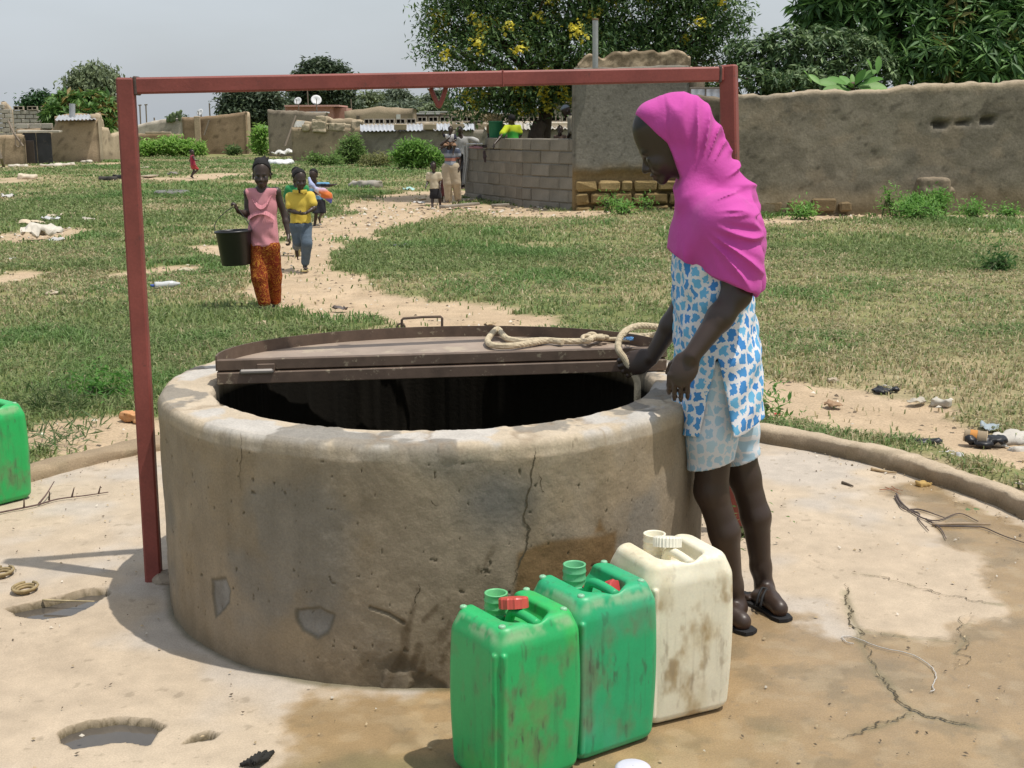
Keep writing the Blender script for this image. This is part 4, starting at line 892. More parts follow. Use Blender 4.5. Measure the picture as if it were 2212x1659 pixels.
# ruined pale wall and brown wall
rw_ = empty('ruined_house', tuple(P(345, 272, 76) * [1, 1, 0]), 'pale roofless ruin with a slanting wall top behind the weeds', 'building')
wall_uv('back_wall', 292, 396, 78, 78, [(292, 272), (312, 267), (345, 260), (375, 257), (396, 255)], th=.3, res=.2, parent=rw_, cols=((.43, .38, .31), (.52, .47, .39)), rough_top=.10)
wall_uv('front_wall', 270, 398, 75, 75, [(270, 290), (300, 288), (310, 290), (340, 285), (355, 285), (362, 291), (398, 289)], th=.3, res=.2, parent=rw_, rough_top=.08)
mk('lintel', *box(tuple(P(342, 287, 74.8)), (1.5, .3, .12), 0, .02), m_block, rw_, col=(.4, .33, .24))
bw_ = empty('brown_house', tuple(P(465, 272, 72) * [1, 1, 0]), 'windowless brown mud house with a sloping top beyond the weeds', 'house')
wall_uv('front_wall', 394, 531, 72.3, 72.0, [(394, 254), (440, 253), (470, 250), (500, 246), (531, 243)], th=.35, res=.16, amp=.08, parent=bw_, cols=((.27, .19, .12), (.33, .24, .155)), rough_top=.03)
wall_uv('side_wall', 532, 541, 72.1, 76, [(532, 243), (541, 244)], th=.3, res=.25, parent=bw_, cols=((.42, .33, .22), (.48, .38, .26)))
mk('buttress', *box(tuple(P(428, 297, 72.0)), (.35, .16, 2.4), 0, .03), m_mud, bw_, col=(.38, .295, .2))
mk('propped_stick', *tube([P(441, 292, 71.9), P(452, 259, 72.0)], .06, 5), m_pole, bw_)
gw = empty('grey_house', tuple(P(640, 272, 66) * [1, 1, 0]), 'grey mud house behind the front yard wall with a tin scrap on it', 'house')
wall_uv('front_wall', 579, 705, 66.5, 66.0, [(579, 238), (620, 240), (660, 243), (705, 244)], th=.35, res=.16, parent=gw, cols=((.22, .185, .14), (.28, .235, .18)), rough_top=.05)
wall_uv('inner_wall', 640, 790, 61, 60, [(640, 262), (690, 265), (700, 252), (712, 252), (716, 258), (760, 257), (790, 260)], th=.3, res=.16, parent=gw, cols=((.32, .25, .17), (.40, .32, .22)), rough_top=.12)
mk('propped_stick', *tube([P(616, 316, 65.2), P(639, 250, 65.8)], .06, 5), m_pole, gw)
a, b = P(634, 274, 55.3), P(653, 274, 55.3); tinsheet('tin_scrap', a, b, P(640, 261, 55.4), gw, .14, .03, ((.5, .48, .42), (.62, .6, .55)))
yw = empty('yard_wall', tuple(P(700, 272, 55) * [1, 1, 0]), 'tan yard wall with crumbled lumps on its top left of the long tin roof', 'wall')
wall_uv('wall_body', 629, 782, 55.5, 55.2, [(629, 277), (680, 277), (700, 275), (782, 277)], th=.35, res=.12, amp=.06, parent=yw, cols=((.285, .22, .145), (.35, .275, .185)), rough_top=.02)
for u, v, s in ((686, 268, .24), (694, 260, .22), (690, 274, .3), (720, 274, .2), (735, 275, .22), (773, 272, .26), (660, 276, .18), (700, 275, .2), (750, 275.5, .16)):
    V, F = Sdf().rbox((0, 0, 0), (s, s * .6, s * .8), s * .08).build(.035, lambda x, y, z: .14 * (fbm(x * 4 + u, y * 4, z * 4, 3) - .5)); mk('rubble_lump', V + P(u, v, 55.4), F, m_mud, yw, False, (.40, .33, .23))
# pink house with dishes
ph_ = empty('pink_house', tuple(P(670, 272, 82) * [1, 1, 0]), 'flat roofed pink house with two satellite dishes far behind the walls', 'house')
m_pink = plain('pink_paint', (.44, .24, .19), vscale=.6, var=.15)
def ubox(nm, u0, u1, v0, v1, Y, dep, m, par):
    a, b = P(u0, v1, Y), P(u1, v0, Y); return mk(nm, *box(((a[0] + b[0]) / 2, Y + dep / 2, (a[2] + b[2]) / 2), (b[0] - a[0], dep, b[2] - a[2])), m, par, col=(.4, .34, .27))
ubox('wall', 617, 717, 229, 272, 82, 4, m_pink, ph_); ubox('roof_slab', 614, 732, 226.5, 230.5, 81.6, 4.5, plain('pink_slab', (.50, .29, .235)), ph_); ubox('annex', 716, 748, 233, 272, 83, 3, m_pink, ph_); ubox('tin_awning', 662, 702, 241, 244, 79, 2, plain('pale_tin', (.6, .6, .6)), ph_)
m_white = plain('dish_white', (.62, .62, .62), rough=.5)
def dish(u, v, Y, r, label, az):
    root = empty('satellite_dish', tuple(P(u, v, Y)), label, 'satellite dish', 'satellite dishes over the far roofs'); c = P(u, v, Y)
    V, F = lathe([(.001, 0), (r * .4, .04 * r), (r * .75, .14 * r), (r, .26 * r), (r, .30 * r), (r * .7, .17 * r), (.001, .05 * r)], 20); M = np.array((Matrix.Rotation(az, 3, 'Z') @ Matrix.Rotation(R(62), 3, 'X')))
    mk('reflector', V @ M.T + c, F, m_white, root, True); f = M @ np.array([0, 0, r * .9])
    mk('feed_arm', *tube([c + M @ np.array([0, -r, .26 * r]), c + f], .025, 5), m_pole, root); mk('feed_horn', *box(tuple(c + f), (.12, .12, .12), 0, .02), m_white, root); mk('mast', *tube([c + [0, .12, -.05], c + [0, .12, -r - .8]], .04, 6), m_pole, root)
dish(644, 219, 80.5, .26, 'smaller white satellite dish left of the larger one on the pink house', R(-18)); dish(683, 217, 80.5, .34, 'larger grey white satellite dish at the middle of the pink house roof', R(12)); dish(433, 243.5, 74.5, .22, 'white satellite dish above the brown mud house', R(-28))
for u, v0, v1, Y, lab in ((302, 268, 227, 80, 'thin antenna mast with a small crossbar over the pale ruin'), (315, 267, 226, 84, 'plain thin antenna mast right of the crossbar mast'), (452, 250, 223, 84, 'leaning antenna mast above the brown house'), (664, 228, 196, 88, 'tall wire mast between the two satellite dishes'), (253, 268, 203, 70, 'tall pole with pale lamp head beside the red frame'), (333, 262, 254, 79, 'short vent stub on the pale ruin'), (758, 240, 214, 95, 'thin mast beyond the pink house')):
    r_ = empty('antenna_mast', tuple(P(u, v0, Y) * [1, 1, 0]), lab, 'mast', 'thin masts over the far roofs'); mk('mast', *tube([P(u + 3, v0 + 26, Y), P(u, v1, Y)], .045, 6), m_pole, r_)
    if 'crossbar' in lab or 'lamp' in lab: mk('cross_bar' if 'cross' in lab else 'lamp_head', *bar(P(u - 3, v1 + .5, Y), P(u + 3.5, v1, Y), .06, .08), m_pole if 'cross' in lab else m_white, r_)
# cactus on the ruin
m_cact = plain('cactus_green', (.10, .14, .06)); ct = Sdf()
cb = P(388, 255, 77.9)
for pts in ([(388, 258), (389, 244), (391, 240)], [(389, 250), (384, 246), (383, 243)], [(376, 260), (377, 249), (374, 245)], [(362, 262), (363, 254)], [(370, 262), (371, 252), (368, 249)]): ct.chain([P(u, v, 77.9) for u, v in pts], [.10] * len(pts), .05)
V, F = ct.build(.05); tag(mk('cactus', V, F, m_cact, None, True), 'small branching cactus growing on top of the pale ruin', 'plant')
# long house with tin roof
lh = empty('long_house', tuple(P(1000, 272, 53) * [1, 1, 0]), 'long block house with corrugated tin roof and open block parapet', 'house')
def lwmark(xs, z, c): return mixc(c, (.12, .10, .075), .6 * sstep(.52, .66, fbm(xs * .7, z * 1.3, 3, 4)))
wall_uv('front_wall', 778, 1236, 53.5, 52, [(778, 284), (1236, 279)], th=.25, res=.14, amp=.05, parent=lh, cols=((.235, .205, .165), (.30, .265, .215)), mark=lwmark, rough_top=.02)
for i, (u0, u1) in enumerate(((778, 858), (860, 914), (936, 972), (985, 1025), (1047, 1130), (1132, 1236))):
    f0, f1 = (u0 - 778) / 458, (u1 - 778) / 458; y = 53.2 - 1.5 * (f0 + f1) / 2; vb0, vb1 = 283.5 - 5.5 * f0, 283.5 - 5.5 * f1
    tinsheet('roof_sheet', P(u0, vb0, y), P(u1, vb1, y), P(u0, vb0 - 14, y + 1.6), lh, .17, .032, ((.40, .42, .44), (.52, .53, .55)) if u0 < 1040 else ((.44, .40, .33), (.54, .50, .42)), .12)
for u in (865, 930, 990, 1042): mk('loose_block', *box(tuple(P(u, 275 - (u - 778) * .006, 53.0)), (.52, .3, .24), .03, .02, .01), m_block, lh, col=(.30, .24, .16))
wall_uv('back_wall', 785, 1240, 55.5, 54.2, [(785, 268.5), (1010, 262), (1240, 265)], th=.25, res=.25, parent=lh, cols=((.40, .34, .26), (.46, .39, .3)), rough_top=.01)
for u0, u1, v in ((786, 900, 268), (900, 1046, 263.5), (1047, 1236, 264)): hollow_row(lh, P(u0, v, 54.9), P(u1, v - (2.5 if u0 < 1000 else -.5), 54.7), P(u0, v, 54.9)[2], .44, .22)
mk('window_frame', *join([box(tuple(P(1090 + dx, 290 + dz, 51.4)), s_) for dx, dz, s_ in ((0, -6.5, (.34, .06, .05)), (0, 6.5, (.34, .06, .05)), (-7.5, 0, (.05, .07, .3)), (7.5, 0, (.05, .07, .3)))]), plain('window_black', (.03, .03, .03)), lh)
mk('loose_block', *box(tuple(P(1214, 269, 52.6)), (.9, .3, .16), 0, .02), m_block, lh, col=(.46, .40, .3)); mk('loose_block', *box(tuple(P(1212, 275, 52.4)), (.7, .3, .12), .1, .02), m_block, lh, col=(.40, .34, .26))
# houses further back, centre
def farhouse(u0, u1, Y, tops, label, cols=MUD, bits=()):
    r_ = empty('far_house', tuple(P((u0 + u1) / 2, 272, Y) * [1, 1, 0]), label, 'house'); wall_uv('wall', u0, u1, Y, Y, tops, th=3.0, res=.3, amp=.1, parent=r_, cols=cols, rough_top=.10)
    for nm, a, b, c, d, m in bits: ubox(nm, a, b, c, d, Y - .3, .6, m, r_)
    return r_
m_pale = plain('pale_tin_roof', (.52, .51, .47), var=.2, vscale=3); m_wood = plain('window_wood', (.10, .08, .06))
farhouse(745, 892, 74, [(745, 240), (770, 235), (800, 232), (850, 233), (892, 236)], 'wide tan mud house with sagging roof line behind the long tin roof', ((.31, .245, .165), (.37, .3, .21)), (('window', 856, 864, 247, 258, m_pale), ('window', 770, 776, 250, 258, m_wood)))
farhouse(888, 985, 78, [(888, 246), (985, 247)], 'low house with cluttered pale roof between the tan houses', ((.30, .24, .17), (.38, .31, .23)), (('roof_sheet', 892, 950, 243.5, 247, m_pale), ('roof_sheet', 905, 975, 240, 243, m_pale), ('beam', 890, 982, 249.5, 251.5, m_wood)))
farhouse(978, 1075, 72, [(978, 237), (1010, 240), (1075, 247)], 'ochre gable wall half hidden under the flowering tree', ((.34, .27, .175), (.41, .33, .22)))
farhouse(1080, 1250, 68, [(1080, 246), (1120, 246), (1130, 238), (1180, 229), (1250, 215)], 'grey house with rising gable behind the flowering tree trunk', ((.25, .22, .18), (.32, .28, .23)), (('roof_sheet', 1085, 1128, 239, 243, m_pale), ('beam', 1140, 1252, 221, 223, m_wood)))
# ------------------------------------------------------------------ trees and bushes
def leafmat(name, transl=.28): return material(name, rough=.55, var=.10, vscale=3, spec=.35, transl=transl)
m_leaf = leafmat('foliage'); m_bark = material('bark', base=(.10, .075, .055), attr=False, rough=.95, var=.3, vscale=8, bump=.8, bscale=22, bdist=.03)
def leaves(C, size, asp, cols, rng, droop=.0, nrm=None, fold=True, spread=1.0):
    """C (n,3) leaf centres -> one mesh of folded pointed leaves"""
    n = len(C); L_ = size * rng.uniform(.7, 1.25, n); a = rng.uniform(0, 2 * math.pi, n); el = rng.uniform(-.9, .8, n) * spread - droop
    D = np.stack([np.cos(a) * np.cos(el), np.sin(a) * np.cos(el), np.sin(el)], 1) if nrm is None else nrm
    S = np.cross(D, np.array([0, 0, 1.0]) + rng.normal(0, .45, (n, 3))); S /= np.linalg.norm(S, axis=1)[:, None] + 1e-9; N = np.cross(S, D)
    w = (L_ * asp)[:, None]; L_ = L_[:, None]
    V = np.stack([C, C + D * L_ * .45 + S * w * .5 + N * w * .12, C + D * L_ + N * L_ * -.10, C + D * L_ * .45 - S * w * .5 + N * w * .12], 1).reshape(-1, 3)
    i = np.arange(n)[:, None] * 4; F = np.concatenate([i + [0, 1, 2], i + [0, 2, 3]], 1).reshape(-1, 3)
    cc = mixc(cols[0], cols[1], rng.random(n) ** 1.3) * rng.uniform(.8, 1.2, (n, 1)); return V, F, np.repeat(cc, 4, 0)
def blobpts(blobs, n, rng, shell=.55):
    w = np.array([b[1][0] * b[1][1] + b[1][0] * b[1][2] for b in blobs]); k = rng.choice(len(blobs), n, p=w / w.sum())
    d = rng.normal(0, 1, (n, 3)); d /= np.linalg.norm(d, axis=1)[:, None]; r_ = rng.uniform(shell ** 3, 1.0, n) ** (1 / 3) * rng.uniform(.82, 1.08, n)
    c = np.array([b[0] for b in blobs])[k]; s = np.array([b[1] for b in blobs])[k]; return c + d * s * r_[:, None], d
def tree(name, label, base, blobs, nclump, perclump, lsize, asp, cols, trunk_r, fork, cat='tree', group=None, droop=.2, cl=.35, seed=1, flowers=None, limbs=True, shell=.5, mat=None, lean=None):
    rng = np.random.default_rng(seed); root = empty(name, tuple(base), label, cat, group); base = np.asarray(base, float); fork = np.asarray(fork, float)
    if trunk_r:
        mid = (base + fork) / 2 + rng.normal(0, .08, 3) * [1, 1, 0] + (0 if lean is None else np.asarray(lean)); path = spline([base - [0, 0, .2], mid, fork], 6); mk('trunk', *tube(path, np.linspace(trunk_r * 1.15, trunk_r * .7, len(path)), 10), m_bark, root, True)
        if limbs:
            T = []
            for c, s in blobs:
                c = np.asarray(c, float); m_ = fork * .45 + c * .55 + rng.normal(0, .12, 3); p_ = spline([fork, m_, c], 5); T.append(tube(p_, np.linspace(trunk_r * .5, trunk_r * .1, len(p_)), 6))
                for _ in range(3):
                    e = c + rng.normal(0, .5, 3) * s; p_ = spline([m_, (m_ + e) / 2 + rng.normal(0, .08, 3), e], 4); T.append(tube(p_, np.linspace(trunk_r * .2, trunk_r * .04, len(p_)), 5))
            mk('limbs', *join(T), m_bark, root, True)
    C, d = blobpts(blobs, nclump, rng, shell); C = np.repeat(C, perclump, 0) + rng.normal(0, cl, (nclump * perclump, 3)) * [1, 1, .7]
    C = C[C[:, 2] > .1]
    V, F, c = leaves(C, lsize, asp, cols, rng, droop); mk('crown', V, F, mat or m_leaf, root, False, c)
    if flowers:
        n, fs, fc, vv = flowers; Cf, d = blobpts(blobs, n, rng, .97); Cf = np.repeat(Cf, vv, 0) + rng.normal(0, .07, (n * vv, 3))
        V, F, c = leaves(Cf, fs, .8, fc, rng); tag(mk('flowers', V, F, m_leaf, root, False, c), kind='stuff')
    return root
def B(u, v, Y, ru, rv, dy=None):
    k = Y / FPX; return (P(u, v, Y), (ru * k, (dy if dy is not None else ru * k * .9), rv * k))
# flowering cassia
YC = 27
def cass():
    bl = [B(1000, 30, YC, 85, 75), B(985, 110, YC - .5, 70, 55), B(1095, 10, YC, 110, 80), B(1110, 110, YC - .6, 110, 70), B(1230, 5, YC, 120, 90), B(1240, 105, YC - .6, 110, 70), B(1360, 20, YC, 120, 80), B(1370, 110, YC, 110, 70), B(1480, 45, YC, 90, 85), B(1545, 70, YC, 60, 70), B(1470, 120, YC + .5, 80, 55),
          B(1060, 195, YC - .4, 95, 40), B(1160, 205, YC - .2, 85, 32), B(1010, 225, YC - .6, 45, 28), B(1100, 232, YC - .3, 60, 20), B(1240, 190, YC, 70, 45), B(1330, -70, YC, 170, 60), B(1130, -70, YC, 150, 60), B(985, -25, YC, 60, 45), B(1510, -20, YC, 80, 55), B(1575, 40, YC, 40, 40), B(935, 85, YC, 26, 50), B(945, 30, YC, 32, 40)]
    return tree('flowering_tree', 'broad dark green tree with yellow flower clusters rising behind the block wall', P(1180, 272, YC) * [1, 1, 0], bl, 2800, 18, .13, .34, ((.038, .095, .03), (.19, .29, .10)), .19, P(1185, 205, YC), droop=.35, cl=.21, seed=4, flowers=(150, .10, ((.70, .60, .06), (.82, .74, .14)), 30), shell=.45, lean=(-.05, 0, 0))
cass()
mk('stump', *tube(spline([P(1155, 305, YC - .4), P(1160, 285, YC - .3), P(1168, 262, YC - .2)], 5), [.17] * 5 + [.15] * 5 + [.06], 10), m_bark, bpy.data.objects['flowering_tree'], True)
# fine twigs with hanging pods at the left fringe
# mango on the right
def whorls(blobs, nw, rng, ls, asp, cols, k=11, young=None):
    C, d = blobpts(blobs, nw, rng, .62); up = d * .8 + np.array([0, -.25, .55]) + rng.normal(0, .25, d.shape); up /= np.linalg.norm(up, axis=1)[:, None]
    t = np.cross(up, [0.3, .9, .1]); t /= np.linalg.norm(t, axis=1)[:, None]; b = np.cross(up, t); D, CC = [], []
    for j in range(k):
        a = 2.4 * j + rng.uniform(0, 1, nw); o = rng.uniform(.1, .5, nw); q = (np.cos(a)[:, None] * t + np.sin(a)[:, None] * b) * 1.0 + up * o[:, None] + np.array([0, 0, -.35]); D.append(q / np.linalg.norm(q, axis=1)[:, None]); CC.append(C + up * (j * .008))
    D, CC = np.vstack(D), np.vstack(CC); V, F, c = leaves(CC, ls, asp, cols, rng, nrm=D)
    if young is not None:
        m = np.repeat(np.tile(rng.random(nw) < young[0], k), 4); c[m] = mixc(young[1], young[2], rng.random(m.sum()))
    return V, F, c
def mango(name, label, base, blobs, nw, ls, seed, cols, young=None, trunk=.2, fork=None, k=11, asp=.23, group=None):
    rng = np.random.default_rng(seed); root = empty(name, tuple(base), label, 'tree', group); fork = np.asarray(fork if fork is not None else base + np.array([0, 0, 1.6]), float)
    mk('trunk', *tube([base - [0, 0, .2], (base + fork) / 2 + [.05, 0, 0], fork], [trunk * 1.2, trunk, trunk * .8], 10), m_bark, root, True)
    T = []
    for c, s in blobs:
        p_ = spline([fork, fork * .5 + np.asarray(c) * .5 + rng.normal(0, .15, 3), c], 5); T.append(tube(p_, np.linspace(trunk * .5, trunk * .1, len(p_)), 6))
    mk('limbs', *join(T), m_bark, root, True); V, F, c = whorls(blobs, nw, rng, ls, asp, cols, k, young); mk('crown', V, F, m_leaf, root, False, c); return root
YM = 26.5; mg = ((.040, .105, .030), (.17, .31, .085))
mango('mango_tree', 'large dark mango tree with long leaves rising over the compound wall at the right', P(2080, 272, YM) * [1, 1, 0], [B(1790, 40, YM, 70, 65), B(1870, 20, YM, 90, 80), B(1965, 60, YM - .4, 100, 85), B(2070, 70, YM - .8, 100, 90), B(2170, 85, YM - 1, 100, 85), B(2010, 130, YM - 1.1, 100, 55), B(2120, 140, YM - 1.3, 100, 50), B(2230, 120, YM - .8, 80, 70), B(2300, 60, YM, 100, 110), B(1980, -40, YM, 140, 70), B(2150, -50, YM, 160, 80), B(1820, -30, YM, 90, 60), B(1745, 15, YM, 30, 35), B(2200, 20, YM - .4, 90, 70)],
      1900, .31, 11, mg, (.05, (.16, .20, .04), (.20, .15, .05)), .24, P(2120, 190, YM), k=11)
mango('garden_tree', 'mid height leafy tree left of the mango behind the compound wall', P(1700, 272, 25) * [1, 1, 0], [B(1640, 140, 25, 50, 60), B(1700, 120, 25, 60, 60), B(1760, 130, 25, 70, 70), B(1830, 130, 25.2, 70, 70), B(1680, 92, 25, 30, 24), B(1610, 170, 24.6, 46, 30), B(1720, 175, 24.6, 80, 30), B(1880, 150, 25.2, 60, 60), B(1600, 120, 25.4, 30, 35), B(1540, 178, 24.8, 40, 25)],
      1150, .15, 12, ((.055, .11, .042), (.19, .27, .11)), None, .12, P(1700, 190, 25), k=9, asp=.34)
m_big = leafmat('broad_leaf', .22); bl = empty('broad_leaf_plant', tuple(P(1840, 272, 23.2) * [1, 1, 0]), 'broad leaved plant with big glossy leaves poking over the compound wall', 'plant')
rng = np.random.default_rng(5)
mk('stem', *tube([P(1838, 260, 23.2), P(1838, 200, 23.2), P(1842, 178, 23.1)], .05, 7), m_bark, bl)
BLV = [(1765, 172, 1830, 190, .30), (1790, 165, 1832, 184, .3), (1815, 160, 1838, 186, .34), (1842, 158, 1840, 186, .3), (1868, 150, 1846, 184, .36), (1905, 165, 1850, 186, .32), (1918, 185, 1852, 188, .34), (1880, 190, 1846, 190, .3), (1780, 190, 1835, 194, .28), (1810, 196, 1838, 192, .3), (1895, 148, 1850, 178, .3), (1840, 175, 1836, 195, .28), (1800, 205, 1836, 196, .3), (1748, 158, 1775, 185, .3), (1742, 150, 1752, 180, .28), (1878, 128, 1885, 165, .34), (1900, 120, 1895, 160, .3)]
for u, v, u0, v0, wd in BLV:
    a = P(u0, v0, 23.1 + rng.uniform(-.15, .15)); b = P(u, v, 22.95 + rng.uniform(-.35, .25)); d = b - a; L_ = np.linalg.norm(d); d /= L_; s_ = np.cross(d, [rng.uniform(-.3, .3), -.75, .75]); s_ /= np.linalg.norm(s_); n_ = np.cross(s_, d); w_ = L_ * wd * 1.25
    rows = [(0, .0), (.2, .5), (.45, 1), (.7, .95), (.9, .55), (1, .05)]; V = np.array([a + d * L_ * t + s_ * w_ * q * sg * .5 + n_ * (abs(sg) * w_ * q * .14 - L_ * .12 * t * t) for t, q in rows for sg in (-1, 0, 1)]); F = [[i * 3 + j, i * 3 + j + 1, i * 3 + 4 + j, i * 3 + 3 + j] for i in range(5) for j in range(2)]
    mk('leaf', V, F, m_big, bl, True, mixc((.11, .26, .05), (.19, .36, .09), rng.random()))
# far trees: distance haze is put into the paler, greyer leaf colours
DG = ((.055, .082, .05), (.13, .175, .095)); LG = ((.14, .18, .10), (.27, .32, .17)); YG = ((.035, .085, .02), (.10, .17, .04))
def ft(label, u, Y, bl, n, per, ls, cols, tr=.2, seed=1, group='trees among the far houses', droop=.2, cl=.3, name='tree', fl=None):
    tree(name, label, P(u, 272, Y) * [1, 1, 0], [B(a, b, Y, c, d) for a, b, c, d in bl], n, per, ls, .45, cols, tr, P(u, min(bl[0][1] + bl[0][3] * .7, 268), Y), group=group, droop=droop, cl=cl, seed=seed, flowers=fl)
ft('tall feathery pale green tree beside the left red post', 205, 72, [(190, 190, 36, 40), (215, 185, 38, 35), (200, 165, 30, 22), (235, 215, 22, 40), (170, 195, 18, 28), (248, 235, 10, 40)], 900, 10, .30, LG, .2, 21, droop=.8, cl=.35)
mango('mango_tree', 'bushy mango tree with rusty young leaves behind the small mud house', P(170, 272, 62) * [1, 1, 0], [B(135, 225, 62, 30, 22), B(170, 225, 62, 35, 25), B(205, 228, 62, 35, 28), B(225, 240, 61.5, 20, 28), B(120, 245, 61, 20, 18), B(185, 245, 61, 40, 18), B(228, 268, 61, 12, 14)], 420, .55, 22, ((.06, .14, .03), (.15, .26, .06)), (.16, (.25, .15, .05), (.20, .20, .05)), .2, P(170, 250, 62), k=9, asp=.3)
ft('small dark round tree left of the rusty mango', 80, 72, [(70, 224, 18, 14), (92, 218, 20, 12), (105, 228, 16, 12), (85, 232, 22, 10)], 300, 10, .30, ((.02, .06, .02), (.05, .12, .03)), .15, 23)
ft('dark dense tree behind the brown mud house', 540, 84, [(510, 222, 34, 28), (550, 215, 40, 26), (585, 222, 24, 24), (540, 245, 50, 22), (520, 200, 22, 10), (575, 203, 20, 10), (500, 245, 22, 18), (585, 250, 20, 18)], 900, 11, .36, DG, .25, 24)
ft('tall dark tree above the pink house', 690, 100, [(690, 175, 48, 36), (670, 160, 30, 24), (715, 160, 32, 26), (690, 142, 24, 16), (660, 205, 34, 28), (725, 200, 38, 30), (740, 225, 24, 18), (650, 225, 20, 14), (745, 165, 14, 14)], 1100, 11, .42, DG, .3, 25)
ft('small palm like tree left of the pink house', 608, 92, [(608, 230, 12, 8), (604, 236, 8, 6)], 70, 9, .5, DG, .12, 26)
for i, (u, Y, bl, lab) in enumerate(((790, 120, [(785, 218, 20, 16), (805, 214, 18, 12)], 'pale green far tree at the left of the distant tree line'), (830, 130, [(830, 214, 26, 10), (850, 222, 28, 10)], 'low grey green far tree in the distant tree line'), (860, 125, [(858, 206, 22, 12), (845, 213, 20, 8), (875, 212, 14, 8)], 'highest dark far tree in the distant tree line'), (915, 140, [(915, 222, 40, 12), (890, 228, 30, 10), (930, 213, 14, 6)], 'wide hazy far tree right of the highest one'), (945, 110, [(945, 208, 14, 10), (940, 222, 20, 14)], 'small far tree just under the rope hook'), (770, 115, [(765, 228, 14, 10)], 'low bush like far tree beside the pink house'), (400, 150, [(385, 258, 20, 5)], 'tiny far tree on the skyline over the pale ruin'), (1215, 85, [(1215, 205, 40, 14), (1200, 212, 36, 10)], 'green far tree glimpsed right of the flowering tree trunk'), (880, 100, [(860, 232, 50, 8), (930, 234, 40, 8)], 'low green hedge like tree behind the tan houses'), (960, 90, [(955, 238, 20, 12), (935, 244, 14, 10)], 'yellow green sapling in front of the low pale roofs'))):
    ft(lab, u, Y, bl, int(90 * len(bl)), 9, .42, (LG if i in (0, 3, 9) else ((.10, .13, .09), (.18, .22, .14))), .15, 40 + i)
m_weed = leafmat('weed_leaves', .5)
# weeds and bushes at the foot of the far walls
def bush(label, pts, Y, n, ls, cols, seed, group='weed bushes along the far walls', name='weed_bush', asp=.3):
    rng = np.random.default_rng(seed); b = np.mean([p[:2] for p in pts], axis=0); root = empty(name, tuple(P(b[0], 272, Y) * [1, 1, 0]), label, 'bush', group); blb = [B(u, v, Y, ru, rv, ru * Y / FPX * .6) for u, v, ru, rv in pts]
    S = []
    for c, s in blb:
        for _ in range(5): S.append(tube(spline([[c[0] + rng.normal(0, .15), c[1] + rng.normal(0, .1), -.05], c + rng.normal(0, .3, 3) * s, c + rng.normal(0, .6, 3) * s], 3), .014, 4))
    mk('stems', *join(S), plain('stem_green%d' % seed, (.08, .10, .04)), root); n = int(n * .55); C, d = blobpts(blb, n, rng, .2); C = np.repeat(C, 8, 0) + rng.normal(0, .08, (n * 8, 3)); C = C[C[:, 2] > 0]; V, F, c = leaves(C, ls, asp, cols, rng, -.4); mk('foliage', V, F, m_weed, root, False, np.minimum(c * 1.6, .6))
WG = ((.13, .25, .05), (.25, .37, .10))
bush('widest bright green weed bush below the pale ruin', [(320, 322, 30, 18), (350, 318, 30, 20), (375, 318, 30, 20), (400, 322, 34, 18), (432, 325, 14, 16), (310, 332, 28, 10)], 66, 900, .26, WG, 61)
bush('small round weed bush at the corner foot of the brown house', [(503, 328, 17, 11)], 68, 110, .24, ((.06, .10, .035), (.11, .16, .06)), 62)
bush('tall light green weeds in the gap between brown and grey house', [(560, 295, 20, 22), (560, 315, 22, 20), (600, 325, 28, 14), (570, 285, 14, 12)], 68, 420, .25, WG, 63)
bush('weed bush at the right end of the tan yard wall', [(760, 320, 26, 26), (745, 335, 26, 18), (775, 335, 20, 16), (765, 305, 14, 14)], 51, 420, .20, ((.085, .15, .04), (.16, .23, .08)), 64)
bush('low weed bush at the foot of the tan yard wall', [(680, 344, 22, 12), (720, 348, 24, 10)], 50, 180, .18, ((.085, .15, .04), (.15, .22, .07)), 65)
bush('large bright weed bush before the long house', [(885, 325, 30, 24), (915, 330, 26, 22), (870, 340, 30, 18), (900, 350, 30, 16), (940, 345, 24, 16)], 45, 760, .18, ((.085, .18, .035), (.16, .27, .065)), 66)
bush('dry yellowish weeds under the long house wall', [(825, 345, 30, 12), (800, 350, 24, 9)], 48, 200, .16, ((.13, .14, .05), (.20, .20, .09)), 67)
# small leafy plants at the foot of the near walls
for i, (u, v, ru, rv, Y, n, lab) in enumerate(((1395, 440, 8, 10, 22.6, 22, 'tiny bright weed left of the pair at the foot of the tall hut'), (1313, 440, 11, 11, 22.7, 26, 'small bright weed at the foot of the hut blocks'), (1332, 435, 9, 9, 22.7, 18, 'slim bright weed right of its neighbour at the hut blocks'), (1735, 460, 26, 10, 20.9, 110, 'green tuft against the compound wall under the exposed blocks'), (1975, 440, 30, 9, 21.1, 170, 'leafy weed below the buried block of the compound wall'), (2025, 436, 20, 15, 21.2, 150, 'taller leafy weed right of the buried block'), (1985, 455, 60, 12, 20.6, 200, 'low wide weeds in front of the buried block'), (2100, 455, 30, 9, 20.8, 90, 'small weed further right along the compound wall'), (1918, 430, 12, 30, 21.3, 40, 'tall thin grassy weed against the compound wall'), (2180, 460, 24, 9, 20.8, 70, 'weed at the right end of the compound wall'), (1345, 450, 22, 8, 21.9, 60, 'low weeds below the hut blocks'))):
    bush(lab, [(u, v, ru, rv)], Y, n, .085, ((.075, .18, .035), (.17, .30, .08)), 80 + i, 'weeds at the foot of the near walls')
bush('dark green shrub standing alone in the grass at the right edge', [(2150, 585, 22, 26), (2160, 565, 14, 18)], 13.2, 140, .07, ((.03, .075, .02), (.07, .14, .04)), 95, None)
bush('leafy green weed beside the left red post', [(225, 848, 26, 18), (255, 856, 22, 14), (200, 840, 14, 12)], 7.0, 130, .05, ((.04, .12, .02), (.09, .20, .04)), 96, None)
